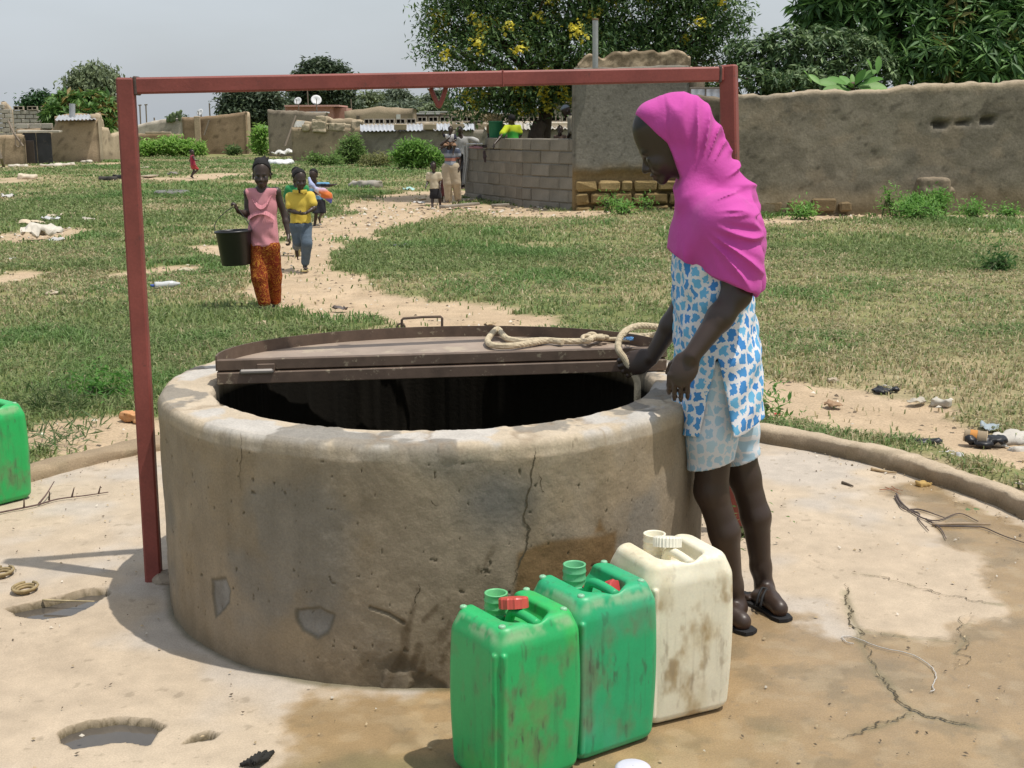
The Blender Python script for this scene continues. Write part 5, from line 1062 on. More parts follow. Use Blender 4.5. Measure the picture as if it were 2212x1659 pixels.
# ------------------------------------------------------------------ people
SKIN = (.040, .024, .017)
m_skin = material('skin', rough=.42, var=.14, vscale=10, bump=.10, bscale=120, bdist=.002, spec=.5)
m_hair = plain('black_hair', (.010, .009, .009), rough=.75, bump=.8, bscale=90, bdist=.01, var=.3)
def cloth(name, c, rough=.85, var=.07, vs=12, **kw): return plain(name, c, rough, var=var, vscale=vs, bump=.12, bscale=160, bdist=.002, spec=.15, sheen=.15, **kw)
m_clothcol = material('printed_cloth', rough=.85, var=.07, vscale=14, spec=.15)
def unit(v): v = np.asarray(v, float); return v / np.linalg.norm(v)
def face_axes(f, up):
    a = unit(f); s = unit(np.cross(up, a)); u = np.cross(a, s); return a, u, s
def head(S, C, f, up, z=1.0, ears=True, detail=True):
    a, u, s = face_axes(f, up); C = np.asarray(C, float); M = np.stack([a, u, s]); p = lambda x, y, w=0: C + z * (a * x + u * y + s * w)
    S.ell(C, np.array([.096, .088, .073]) * z, M, .01 * z)
    S.ell(p(.040, -.055), np.array([.060, .085, .060]) * z, M, .02 * z)
    S.ell(p(.045, -.108), np.array([.052, .036, .045]) * z, M, .02 * z)
    S.cap(p(.080, -.138, -.008), p(.080, -.138, .008), .017 * z, .017 * z, .015 * z)
    S.ell(p(-.03, -.05), np.array([.055, .06, .055]) * z, M, .03 * z)
    if detail:
        S.cap(p(.088, -.040, -.028), p(.088, -.040, .028), .010 * z, .010 * z, .012 * z)
        for w in (-1, 1):
            S.ell(p(.097, -.062, .031 * w), np.array([.012, .011, .016]) * z, M, .008 * z, 's')
            S.ell(p(.083, -.062, .031 * w), np.array([.012, .0095, .0135]) * z, M, .003 * z)
            S.ell(p(.072, -.088, .038 * w), np.array([.022, .022, .020]) * z, M, .02 * z)
            S.ell(p(.100, -.093, .013 * w), np.array([.010, .008, .0095]) * z, M, .006 * z)
        S.cap(p(.094, -.058), p(.111, -.088), .0075 * z, .0115 * z, .008 * z)
        S.ell(p(.098, -.113), np.array([.010, .0065, .023]) * z, M, .005 * z); S.ell(p(.096, -.1245), np.array([.010, .0075, .020]) * z, M, .005 * z)
        S.rbox(p(.106, -.1185), np.array([.006, .0012, .018]) * z, .001 * z, M, .003 * z, 's')
    if ears:
        for w in (-1, 1): S.ell(p(-.004, -.058, .074 * w), np.array([.018, .030, .008]) * z, M, .006 * z)
    def paint(V, c):
        q = (V - C) @ M.T / z; x, y, w = q.T; w = np.abs(w)
        e = np.hypot((y + .062) / .0075, (w - .031) / .012); on = x > .06
        c = mixc(c, (.012, .007, .006), .8 * on * sstep(1.6, 1.15, e)); c = mixc(c, (.30, .27, .24), .85 * on * sstep(.95, .7, e)); c = mixc(c, (.008, .005, .004), on * sstep(.0065, .005, np.hypot(y + .062, w - .031)))
        c = mixc(c, (.010, .006, .005), .8 * on * sstep(.006, .003, np.abs(y + .038 + .10 * (w - .03) ** 2 * 10)) * sstep(.05, .045, w) * sstep(.008, .012, w))
        return mixc(c, (.075, .034, .030), .75 * on * (np.abs(x) > .085) * sstep(1.1, .8, np.hypot((y + .119) / .015, w / .023)))
    return paint, (a, u, s, M, C)
def hair(C, f, up, z, parent, vox, line=.02, tufts=0, thick=.008, low=-.10):
    a, u, s = face_axes(f, up); M = np.stack([a, u, s]); C = np.asarray(C, float); S = Sdf(); S.ell(C + u * z * .003 - a * z * .004, (np.array([.096, .088, .073]) + thick) * z, M, .005)
    for i in range(tufts):
        t = i / max(tufts - 1, 1); b = C + z * (u * .085 + s * (-.05 + .1 * t) - a * .02); S.cap(b, b + z * (u * (.016 + .012 * math.sin(i * 2.1)) + s * (.030 + .02 * math.sin(i * 1.7)) - a * .02), .013 * z, .008 * z, .012 * z)
    if tufts:
        for i in range(5): b = C + z * (s * .068 - u * (.02 + .018 * i) - a * .02); S.cap(b, b + z * (s * .035 - u * .03), .007 * z, .004 * z, .004 * z)
    def cut(X, Y, Z):
        x = (X - C[0]) * a[0] + (Y - C[1]) * a[1] + (Z - C[2]) * a[2]; y = (X - C[0]) * u[0] + (Y - C[1]) * u[1] + (Z - C[2]) * u[2]
        return np.maximum(-(y - low * z), x - (line + np.clip(y / z, -.1, .1) * .95 - .015) * z)
    V, F = S.build(vox, post=cut); return mk('hair', V, F, m_hair, parent, True)
def hand(S, wr, d, t, z=1.0, curl=(.25, .3, .25), spread=.006, thumb=(.75, .65, .0), side=1, r=.0088, fdir=None):
    """wr wrist, d towards the knuckles, t towards the thumb side; palm normal n closes the curl"""
    d = unit(d); t = unit(np.asarray(t) - d * (np.asarray(t) @ d)); n = np.cross(d, t) * side; wr = np.asarray(wr, float); M = np.stack([d, t, n])
    S.ell(wr + d * .048 * z, np.array([.056, .041, .016]) * z, M, .014 * z)
    for i, L_ in enumerate((.070, .078, .072, .056)):
        q = wr + z * (d * (.086 - .004 * abs(i - 1.2)) + t * (.029 - .0195 * i)); a = curl[0] * .6; d0 = d; d = unit(fdir) if fdir is not None else d; rr = r * (1 - .05 * i) * z
        for k, fr in enumerate((.45, .31, .24)):
            e = q + z * L_ * fr * (d * math.cos(a) + n * math.sin(a) + t * spread * (1.5 - i) * 4); S.cap(q, e, rr * (1.06 - .1 * k), rr * (.98 - .12 * k), .004 * z); q = e; a += curl[min(k + 1, 2)]
        d = d0
    q = wr + z * (d * .022 + t * .026 + n * .006); e = q + z * .042 * unit(d * thumb[0] + t * thumb[1] + n * thumb[2]); S.cap(q, e, .0135 * z, .0105 * z, .012 * z)
    e2 = e + z * .034 * unit(d * (thumb[0] + .35) + t * (thumb[1] - .35) + n * (thumb[2] + .15)); S.cap(e, e2, .0103 * z, .0075 * z, .004 * z)
def skincol(V, palm=None):
    n = fbm(V[:, 0] * 9, V[:, 1] * 9, V[:, 2] * 9, 3); return mixc(np.array(SKIN) * .85, np.array(SKIN) * 1.18, n)

# ================== the girl at the well
def girl():
    Y0 = 3.75; root = empty('person', (.72, 3.72, 0), 'girl in bright pink head scarf and blue spotted tunic leaning over the well', 'person')
    fd, up = unit((-.866, .05, -.50)), unit((-.5, .03, .866)); Ch = P(1433, 273, Y0)
    hipN, hipF = P(1552, 775, Y0 - .085), P(1556, 775, Y0 + .085); knN, knF = P(1536, 1060, 3.68), P(1608, 1030, 3.86); anN, anF = P(1592, 1312, 3.70), P(1652, 1272, 3.86)
    heN, heF = G(1604, 1344, .03), G(1684, 1316, .03); dirf = unit(np.append((G(1602, 1262) - G(1700, 1322))[:2], 0)); dirn = unit(dirf + [-.25, -.1, 0])
    shN, shF = P(1568, 478, Y0 - .15), P(1552, 482, Y0 + .15); nb = P(1540, 432, Y0)
    S = Sdf(); paint, (a, u, s, M, C) = head(S, Ch, fd, up, .98, ears=False)
    S.cap(C - u * .075 - a * .012, nb, .050, .056, .03)
    S.ell(P(1548, 500, Y0), (.10, .155, .10), None, .05); S.ell(P(1550, 600, Y0), (.092, .135, .16), None, .06); S.ell(P(1552, 760, Y0), (.088, .12, .12), None, .05)
    S.cap(shN, shF, .055, .055, .05)
    for h, k_, an, he, di, yo in ((hipN, knN, anN, heN, dirn, 0), (hipF, knF, anF, heF, dirf, 1)):
        cf = k_ * .66 + an * .34 + np.array([.012, -.012, 0]); S.chain([h, k_], [.066, .052], .03); S.chain([k_, cf, an * .8 + k_ * .2, an], [.050, .047, .033, .031], .02)
        S.cap(an, he + di * .03 + [0, 0, .012], .029, .027, .02); S.ell(he + [0, 0, .002], (.027, .027, .028), None, .02); S.cap(he + di * .05 + [0, 0, .012], he + di * .135 + [0, 0, -.008], .025, .021, .02)
        sd = np.array([-di[1], di[0], 0])
        for j in range(5):
            b = he + di * (.145 - .008 * abs(j - 1)) + sd * (.026 - .0135 * j) * (-1 if yo == 0 else 1) + [0, 0, -.010]; S.cap(b, b + di * (.044 - .006 * j), .0105 - .0012 * j, .009 - .001 * j, .005)
    elN, wrN = P(1592, 636, 3.57), P(1494, 768, 3.50); elF, wrF = P(1478, 655, 3.97), P(1408, 772, 3.985)
    S.chain([shN, elN], [.048, .041], .03); S.chain([elN, elN * .62 + wrN * .38, wrN], [.041, .0375, .026], .02)
    S.chain([shF, elF], [.044, .037], .03); S.chain([elF, elF * .6 + wrF * .4, wrF], [.037, .036, .025], .015)
    hand(S, wrN, P(1456, 838, 3.49) - wrN, (-1, .1, -.3), .98, (.25, .5, .4), .004, (.75, .35, .65), 1, .0088, (.0, .05, -1))
    hand(S, wrF, P(1345, 797, 3.985) - wrF, (0, .15, 1), .95, (1.0, 1.35, 1.1), 0.0, (1.05, .30, .15), 1, .0098)
    V, F = S.build(.0042); c = skincol(V)
    ad = V - heN; c = mixc(c, (.105, .052, .030), .6 * sstep(.034, .022, V[:, 2]) * sstep(.07, .03, np.minimum(np.linalg.norm(V - heN, axis=1), np.linalg.norm(V - heF, axis=1))))
    q = (V - C) @ M.T; c = mixc(c, (.008, .007, .007), sstep(.0, .012, q[:, 1] - .025 - .0 * q[:, 0]) * (np.linalg.norm(V - C, axis=1) < .13))
    body = mk('body', V, F, m_skin, root, True, paint(V, c))
    # ---- spotted cotton
    def spots(name, pale):
        m = bpy.data.materials.new(name); m.use_nodes = True; nt = m.node_tree; b = nt.nodes['Principled BSDF']; L = nt.links.new
        tc = _n(nt, 'ShaderNodeAttribute', attribute_name='Puv'); mp = _n(nt, 'ShaderNodeMapping'); mp.inputs['Scale'].default_value = (1, .76, 1); L(tc.outputs['Vector'], mp.inputs[0])
        no = _n(nt, 'ShaderNodeTexNoise'); no.inputs['Scale'].default_value = 75; no.inputs['Detail'].default_value = 2; L(mp.outputs[0], no.inputs['Vector'])
        mxv = _n(nt, 'ShaderNodeMix', data_type='RGBA'); mxv.blend_type = 'LINEAR_LIGHT'; mxv.inputs[0].default_value = .013; L(mp.outputs[0], mxv.inputs[6]); L(no.outputs['Color'], mxv.inputs[7])
        v1 = _n(nt, 'ShaderNodeTexVoronoi', feature='DISTANCE_TO_EDGE'); v2 = _n(nt, 'ShaderNodeTexVoronoi', feature='F1')
        for v in (v1, v2): v.voronoi_dimensions = '2D'; v.inputs['Scale'].default_value = 34; v.inputs['Randomness'].default_value = .62; L(mxv.outputs[2], v.inputs['Vector'])
        th = _n(nt, 'ShaderNodeMapRange'); th.inputs[1].default_value = .14; th.inputs[2].default_value = .165; L(v1.outputs['Distance'], th.inputs[0])
        rp = _n(nt, 'ShaderNodeValToRGB'); e = rp.color_ramp.elements; e[0].position = .15; e[0].color = (.06, .24, .58, 1); e[1].position = .75; e[1].color = (.16, .45, .70, 1)
        sp = _n(nt, 'ShaderNodeSeparateColor'); L(v2.outputs['Color'], sp.inputs[0]); L(sp.outputs[0], rp.inputs[0])
        if pale:
            e[0].color = (.36, .52, .64, 1); e[1].color = (.46, .60, .68, 1)
        mi = _n(nt, 'ShaderNodeMix', data_type='RGBA'); mi.inputs[6].default_value = (.72, .71, .73, 1) if not pale else (.66, .66, .68, 1); L(th.outputs[0], mi.inputs[0]); L(rp.outputs[0], mi.inputs[7]); L(mi.outputs[2], b.inputs['Base Color'])
        b.inputs['Roughness'].default_value = .85; b.inputs['Specular IOR Level'].default_value = .15; return m
    cen = lambda v: P(1551, v, Y0)
    zs = [cen(v)[2] for v in (1010, 940, 860, 760, 660, 560, 480, 430)][::1]; xc = [cen(v)[0] - P(1551, 760, Y0)[0] + P(1551 + o, 760, Y0)[0] for v, o in ((1010, 0), (940, 0), (860, 0), (760, -1), (660, -10), (560, -8), (480, 0), (430, 0))]
    ra = [.142, .140, .137, .133, .122, .128, .115, .10]; rb = [.20, .195, .188, .178, .155, .165, .17, .15]
    def tun(X, Y, Z):
        cx, a_, b_ = np.interp(Z, zs, xc), np.interp(Z, zs, ra), np.interp(Z, zs, rb); th = np.arctan2(Y - Y0, X - cx)
        fl = .0075 * np.sin(th * 8 + 2.5 * np.sin(Z * 6)) * sstep(zs[4], zs[1], Z) + .0045 * np.sin(Z * 34 + th * 4 + 2 * np.sin(th * 2.3)) * sstep(zs[2], zs[4], Z) * sstep(zs[6], zs[4], Z) + .003 * np.sin(Z * 55 - th * 9); return (np.sqrt(((X - cx) / a_) ** 2 + ((Y - Y0) / b_) ** 2) - 1) * .135 + fl
    zh = lambda X: np.interp(X, [P(1451, 940, 3.7)[0], P(1508, 952, 3.6)[0], P(1580, 942, 3.6)[0], P(1645, 905, 3.7)[0]], [P(1451, 930, 3.7)[2], P(1508, 950, 3.6)[2], P(1580, 942, 3.6)[2], P(1645, 898, 3.7)[2]])
    lo, hi = np.array([.35, 3.5, .5]), np.array([.95, 4.0, 1.34]); ap = P(1546, 768, 3.6); S1, S2 = P(1508, 958, 3.6), P(1582, 950, 3.6)
    def post(X, Y, Z):
        t = np.clip((ap[2] - Z) / (ap[2] - S1[2]), 0, 1.2); l, r = ap[0] + (S1[0] - ap[0]) * t, ap[0] + (S2[0] - ap[0]) * t ** .8; slit = np.maximum(np.maximum(l - X, X - r), np.maximum(Z - ap[2], Y - Y0))
        inner = -(tun(X, Y, Z) + .009); low = Z < .95
        return np.maximum(np.maximum(zh(X) - Z + .006 * np.sin(X * 60), Z - 1.30), np.maximum(-slit, np.where(low, inner, -1)))
    V, F = Sdf().fn(tun, lo, hi).build(.0042, post=post); puv = lambda V: np.c_[np.arctan2(V[:, 1] - Y0, V[:, 0] - .64) * .155, V[:, 2], 0 * V[:, 0]]; tunic = mk('tunic', V, F, spots('spotted_cotton', False), root, True, vec=puv(V))
    # capri trousers
    mt = spots('spotted_cotton_inside', True)
    T = Sdf(); kc, kf = P(1530, 1024, 3.68), P(1607, 1004, 3.85)
    T.chain([hipN + [0, .02, .02], hipN * .35 + kc * .65, kc - [0, 0, .03]], [.086, .076, .071], .03); T.chain([hipF + [0, -.02, .02], hipF * .35 + kf * .65, kf - [0, 0, .02]], [.086, .070, .062], .03); T.ell(cen(765), (.108, .14, .10), None, .05)
    def tp(X, Y, Z):
        zc = np.where(Y < Y0 + .01, np.interp(X, [P(1482, 1026, 3.65)[0], P(1576, 1002, 3.65)[0]], [P(1482, 1026, 3.62)[2], P(1576, 1002, 3.62)[2]]), P(1607, 1000, 3.8)[2] + (X - P(1607, 1000, 3.8)[0]) * .35); return np.maximum(zc - Z, Z - .86)
    V, F = T.build(.0045, lambda x, y, z: .0035 * np.sin(z * 46 + 14 * (x + y)) * sstep(.60, .5, z) + .002 * np.sin(z * 110 + 20 * x) * (y > Y0 + .01) * sstep(.58, .5, z), tp); mk('trousers', V, F, mt, root, True, vec=puv(V))
    # ---- head scarf
    m_sc = plain('pink_jersey', (.53, .078, .345), .8, var=.05, vscale=9, bump=.35, bscale=55, bdist=.006, spec=.12, sheen=.08); H = Sdf()
    H.ell(C - u * .002 - a * .010, np.array([.106, .088, .083]), M, .02); H.ell(P(1480, 268, Y0), (.080, .078, .078), None, .05); H.ell(P(1403, 246, Y0), (.036, .062, .031), None, .03); H.ell(P(1500, 300, Y0), (.060, .075, .07), None, .05)
    H.chain([P(1498, 300, Y0), P(1532, 370, Y0), P(1560, 425, Y0)], [.062, .070, .085], .05)
    H.chain([P(1480, 350, Y0 - .035), P(1488, 395, Y0 - .03), P(1500, 430, Y0 - .05)], [.040, .040, .06], .04); H.chain([P(1480, 350, Y0 + .035), P(1488, 395, Y0 + .03), P(1500, 430, Y0 + .05)], [.040, .040, .06], .04)
    H.ell(P(1436, 345, Y0), (.045, .080, .07), None, .03)
    H.cap(shN + [.0, 0, -.01], shF + [0, 0, -.01], .078, .078, .06); H.ell(P(1549, 520, Y0), (.134, .175, .12), None, .07)
    H.chain([shN, P(1592, 560, 3.575), P(1596, 610, 3.565)], [.075, .066, .066], .05); H.chain([shF, P(1530, 580, 3.93)], [.072, .07], .05)
    H.chain([P(1592, 420, Y0), P(1604, 500, Y0 - .02), P(1612, 600, Y0 - .02), P(1616, 650, Y0 - .02)], [.045, .042, .044, .046], .05); H.chain([P(1592, 440, Y0 + .06), P(1604, 520, Y0 + .08), P(1612, 640, Y0 + .08)], [.06, .055, .05], .05)
    H.ell(P(1500, 525, Y0), (.068, .15, .085), None, .05)
    FC = [(1370, 246), (1378, 252.5), (1392, 268), (1414, 291), (1436, 309), (1446, 331), (1455, 356), (1467, 384), (1463, 397), (1455, 408)]
    fz = np.array([P(u_, v_, Y0)[2] for u_, v_ in FC])[::-1]; fx_ = np.array([P(u_, v_, Y0)[0] for u_, v_ in FC])[::-1]
    HM = [(1440, 535), (1457, 549), (1480, 566), (1536, 597), (1590, 612), (1620, 630), (1634, 652), (1652, 640)]
    hx = np.array([P(u_, v_, 3.62)[0] for u_, v_ in HM]); hz = np.array([P(u_, v_, 3.62)[2] for u_, v_ in HM])
    def sp(X, Y, Z):
        zt = fz.max(); face = np.minimum(np.interp(Z, fz, fx_) - X, np.minimum(zt - Z, Z - fz.min())) * .8
        hem = np.interp(X, hx, hz) + .04 * sstep(Y0 + .02, Y0 + .14, Y) * 0 - Z + .004 * np.sin(X * 70 + Y * 40)
        return np.maximum(face, hem)
    pv1, pv2 = P(1492, 415, Y0), P(1462, 455, Y0)
    def folds(x, y, z):
        side = np.sign(y - Y0); wy = np.abs(y - Y0); a1 = np.arctan2(z - pv1[2], x - pv1[0]); r1 = np.hypot(z - pv1[2], x - pv1[0]); a2 = np.arctan2(z - pv2[2], x - pv2[0]); r2 = np.hypot(z - pv2[2], x - pv2[0])
        n1 = fbm(a1 * 3.4 + 3, r1 * 2.0 + y * 3, 1, 2); n2 = fbm(a2 * 3.0 + 5, r2 * 2.2 + 4 + y * 3, 2, 2)
        rid = lambda n: 1.15 * ((1 - np.abs(np.sin(n * 9.5))) ** 1.4 - .35)
        w1 = sstep(pv1[2] - .02, pv1[2] + .04, z); crown = sstep(.33, .20, r1) * sstep(.08, .17, r1); sx_ = np.interp(z, [P(1434, 292, Y0)[2], P(1431, 208, Y0)[2]], [P(1434.5, 292, Y0)[0], P(1431, 208, Y0)[0]])
        seam = .0035 * sstep(.005, .001, np.abs(x - sx_)) * (z > P(1434, 296, Y0)[2])
        return seam - .015 * rid(n1) * w1 * crown - .016 * rid(n2) * (1 - w1) * sstep(.07, .15, r2) * sstep(.34, .19, r2) - .005 * (fbm(x * 14, y * 14, z * 14, 3) - .5) - .0035 * np.abs(np.sin(a2 * 17 + 6 * fbm(x * 9, y * 9, z * 9, 2))) * (1 - w1) * sstep(.10, .2, r2)
    V, F = H.build(.0042, folds, sp); V = relax(V, F, 3); V2 = relax(V, F, 16); w_ = sstep(.0035, .0065, np.linalg.norm(V - V2, axis=1))[:, None]; V = relax(V * (1 - w_) + V2 * w_, F, 1); mk('head_scarf', V, F, m_sc, root, True)
    pin = P(1434.5, 292, Y0 - .078); 
    # ---- flip-flops
    m_fl = plain('black_rubber', (.018, .018, .019), rough=.7)
    for he, di, sg in ((heN, dirn, -1), (heF, dirf, 1)):
        sd = np.array([-di[1], di[0], 0]) * sg; o = he * [1, 1, 0]; A = [(-.045, .0), (-.038, .026), (-.01, .034), (.05, .030), (.12, .040), (.17, .040), (.2, .026), (.21, .0)]
        ol = [o + di * p + sd * q for p, q in A] + [o + di * p - sd * q * .95 for p, q in A[-2:0:-1]]; n = len(ol); lift = lambda p: .006 + .010 * sstep(.02, -.05, (p - o) @ di)
        Vs = np.array([[*p[:2], .003] for p in ol] + [[*p[:2], .0135] for p in ol]); fl = mk('sandal', Vs, [list(range(n))[::-1], [n + i for i in range(n)]] + [[i, (i + 1) % n, n + (i + 1) % n, n + i] for i in range(n)], m_fl, root)
        for t in ((.10, .115), (.078, .09)) if sg > 0 else ((.1, .12),):
            arc = [o + di * (t[0] - .03 * abs(w) / .04) + sd * w + [0, 0, .014 + .052 * math.sqrt(max(0, 1 - (w / .043) ** 2))] for w in np.linspace(-.042, .042, 9)]
            mk('strap', *tube(spline(arc, 3), .0045, 6), m_fl, fl, True)
    return root
girl()

# ================== generic standing or walking figures
def person(label, J, f, z, vox, garments, hairline=.02, tufts=0, up=(0, 0, 1), group=None, handcfg=None, thin=1.0, cap_=None, shoes=None, headz=None, legs=True):
    """J joints: head (cranium centre), neck, shL shR elL elR wrL wrR, hipL hipR knL knR anL anR, toe directions; z = size against an adult"""
    j = {k: np.asarray(v, float) for k, v in J.items()}; base = (j['anL'] + j['anR']) / 2 if legs else j['neck'] - [0, 0, 1.2 * z]; root = empty('person', (base[0], base[1], 0), label, 'person', group); S = Sdf(); hz = headz or z
    paint, fr = head(S, j['head'], f, up, hz, detail=vox < .011); t = thin; sm = (j['shL'] + j['shR']) / 2; hm_ = (j['hipL'] + j['hipR']) / 2
    S.cap(j['head'] + [0, 0, -.09 * hz], j['neck'], .045 * z * t + .004, .05 * z * t, .02); S.cap(j['shL'], j['shR'], .05 * z * t, .05 * z * t, .04)
    ax = unit((j['shR'] - j['shL']) * [1, 1, 0]); M = np.stack([ax, np.cross([0, 0, 1], ax), [0, 0, 1]]); hw = np.linalg.norm(j['shR'] - j['shL']) / 2; tl = np.linalg.norm(sm - hm_)
    S.ell(sm * .75 + hm_ * .25, (hw * .92, .095 * z * t, tl * .34), M, .05 * z); S.ell(sm * .3 + hm_ * .7, (hw * .80, .09 * z * t, tl * .36), M, .05 * z); S.ell(hm_, (hw * .86, .10 * z * t, .10 * z), M, .05 * z)
    for q in 'LR':
        S.chain([j['sh' + q], j['el' + q]], [.046 * z * t, .038 * z * t], .025); S.chain([j['el' + q], j['el' + q] * .65 + j['wr' + q] * .35, j['wr' + q]], [.037 * z * t, .036 * z * t, .025 * z * t], .015)
        h = (handcfg or {}).get(q, {}); d = h.get('d', j['wr' + q] - j['el' + q]); hand(S, j['wr' + q], d, h.get('t', np.asarray(f)), z * .98, h.get('curl', (.3, .4, .3)), .004, h.get('thumb', (.8, .6, .1)), h.get('side', 1 if q == 'L' else -1), .0098)
        if legs:
            kn, an = j['kn' + q], j['an' + q]; S.chain([j['hip' + q], kn], [.078 * z * t, .052 * z * t], .03); S.chain([kn, kn * .65 + an * .35 - np.asarray(f) * .012 * z, an], [.05 * z * t, .048 * z * t, .032 * z * t], .015)
            td = unit(j['to' + q]); hl = an - td * .03 * z - [0, 0, .045 * z]; S.cap(an, hl, .033 * z, .030 * z, .02); S.cap(hl, an + td * .10 * z - [0, 0, .052 * z], .030 * z, .026 * z, .02); sd = np.cross(td, [0, 0, 1])
            for i in range(5): b = an + td * .115 * z - [0, 0, .056 * z] + sd * (.026 - .013 * i) * z; S.cap(b, b + td * .04 * z, .011 * z, .009 * z, .004)
    V, F = S.build(vox); mk('body', V, F, m_skin, root, True, paint(V, skincol(V)))
    if cap_ is None: hair(j['head'], f, up, hz, root, vox, hairline, tufts)
    else:
        K = Sdf(); a, u, s, MM, C = fr; K.ell(C + u * .016 * hz, np.array([.102, .092, .080]) * hz, MM, .005); V, F = K.build(vox, post=lambda X, Y, Z: -((X - C[0]) * u[0] + (Y - C[1]) * u[1] + (Z - C[2]) * u[2] - .025 * hz - .15 * ((X - C[0]) * a[0] + (Y - C[1]) * a[1] + (Z - C[2]) * a[2]))); mk('cap', V, F, cap_, root, True)
    for g_ in garments:
        kind, mat, o = g_[0], g_[1], g_[2] if len(g_) > 2 else {}; K = Sdf(); e = o.get('e', .014 * z + vox * .6); flare = o.get('flare', 1.0)
        if kind in ('shirt', 'tank'):
            K.cap(j['shL'], j['shR'], .05 * z * t + e, .05 * z * t + e, .04); K.ell(sm * .75 + hm_ * .25, (hw * .92 + e, .095 * z * t + e, tl * .34 + e), M, .05 * z); K.ell(sm * .3 + hm_ * .7, (hw * .84 * flare + e, .098 * z * t * flare + e, tl * .36 + e), M, .05 * z); K.ell(hm_, (hw * .90 * flare + e, .108 * z * t * flare + e, .12 * z + e), M, .05 * z)
            if kind == 'shirt':
                for q in 'LR':
                    fr_ = o.get('sleeve', .55); b = j['sh' + q] + (j['el' + q] - j['sh' + q]) * min(fr_, 1); K.cap(j['sh' + q], b, .05 * z * t + e * 1.2, .046 * z * t + e * 1.5, .03)
                    if fr_ > 1: K.cap(b, j['el' + q] + (j['wr' + q] - j['el' + q]) * (fr_ - 1), .046 * z * t + e * 1.3, .034 * z * t + e * 1.2, .02)
            hem = o.get('hem', hm_[2] - .06 * z); topz = o.get('top', j['neck'][2] - .005); nk = j['neck'] + np.asarray(f) * .05 * z; nr_ = o.get('neckr', .052 * z)
            def post(X, Y, Z, hem=hem, topz=topz, nk=nk, nr_=nr_, kind=kind):
                r_ = np.maximum(hem - Z + .008 * z * np.sin(X * 50 / z + Y * 30 / z), Z - topz); v_ = nr_ - np.sqrt((X - nk[0]) ** 2 + (Y - nk[1]) ** 2 + ((Z - nk[2]) * .8) ** 2); r_ = np.maximum(r_, v_)
                if kind == 'tank':
                    for q in 'LR': c_ = j['sh' + q] * 1.0 + (j['sh' + q] - sm) * .42; r_ = np.maximum(r_, .078 * z - np.sqrt((X - c_[0]) ** 2 + (Y - c_[1]) ** 2 + ((Z - c_[2] + .03 * z) * .62) ** 2))
                return r_
            fold = o.get('fold', .004) * z
            V, F = K.build(vox, lambda x, y, zz: fold * np.sin(x * 42 / z + 2.2 * np.sin(zz * 16 / z)) * sstep(sm[2], hm_[2], zz) + fold * .8 * (fbm(x * 20 / z, y * 20 / z, zz * 9 / z, 2) - .5) * 2, post)
        elif kind in ('trousers', 'shorts', 'skirt'):
            K.ell(hm_ + [0, 0, .02 * z], (hw * .90 + e, .108 * z * t + e, .11 * z + e), M, .05 * z); ex = o.get('wide', 1.0)
            if kind == 'skirt':
                b = hm_ * .35 + (j['knL'] + j['knR']) / 2 * .65; K.ell(b, (hw * 1.05 * ex + e, .12 * z * ex + e, tl * .5), M, .05 * z); K.cap(hm_, b, .11 * z * ex, .13 * z * ex, .05 * z)
            else:
                for q in 'LR':
                    K.chain([j['hip' + q], j['kn' + q]], [.082 * z * t * ex + e, .060 * z * t * ex + e], .035)
                    if kind == 'trousers': K.chain([j['kn' + q], j['an' + q] + (j['kn' + q] - j['an' + q]) * o.get('cut', .05)], [.058 * z * t * ex + e, .046 * z * t * ex + e], .02)
            zt_ = hm_[2] + o.get('waist', .06) * z; zl = o.get('low', -9)
            if kind == 'shorts': zl = max(zl, min(j['knL'][2], j['knR'][2]) + o.get('len', .02) * z)
            if kind == 'skirt': zl = (j['knL'][2] + j['knR'][2]) / 2 + .01 * z
            V, F = K.build(vox, lambda x, y, zz: .006 * z * (fbm(x * 14 / z, y * 14 / z, zz * 22 / z, 3) - .5) * 2, lambda X, Y, Z: np.maximum(Z - zt_ + 0 * X, zl - Z + 0 * Y))
        cc = o['col'](V) if 'col' in o else None; mk(o.get('name', kind), V, F, mat, root, True, cc)
    return root, j
def Q(u, v, Y): return P(u, v, Y)

# ---- girl in pink with the bucket
def wax():
    m = bpy.data.materials.new('wax_print'); m.use_nodes = True; nt = m.node_tree; b = nt.nodes['Principled BSDF']; L = nt.links.new; tc = _n(nt, 'ShaderNodeTexCoord')
    no = _n(nt, 'ShaderNodeTexNoise'); no.inputs['Scale'].default_value = 9; no.inputs['Detail'].default_value = 3; no.inputs['Distortion'].default_value = 2.2; L(tc.outputs['Object'], no.inputs['Vector'])
    wv = _n(nt, 'ShaderNodeMath', operation='SINE'); mu = _n(nt, 'ShaderNodeMath', operation='MULTIPLY'); mu.inputs[1].default_value = 46; L(no.outputs['Fac'], mu.inputs[0]); L(mu.outputs[0], wv.inputs[0])
    rp = _n(nt, 'ShaderNodeValToRGB'); e = rp.color_ramp.elements; e[0].position = .0; e[0].color = (.19, .030, .012, 1); e[1].position = .97; e[1].color = (.50, .24, .04, 1); k = e.new(.55); k.color = (.30, .055, .015, 1); k = e.new(.85); k.color = (.33, .09, .02, 1); L(wv.outputs[0], rp.inputs[0]); L(rp.outputs[0], b.inputs['Base Color']); b.inputs['Roughness'].default_value = .85; b.inputs['Specular IOR Level'].default_value = .15; return m
YP = 10.62; m_pk = cloth('pink_cotton', (.60, .255, .29))
fP = unit((.12, -1, -.02))
hL_, hR_2 = .06, .0
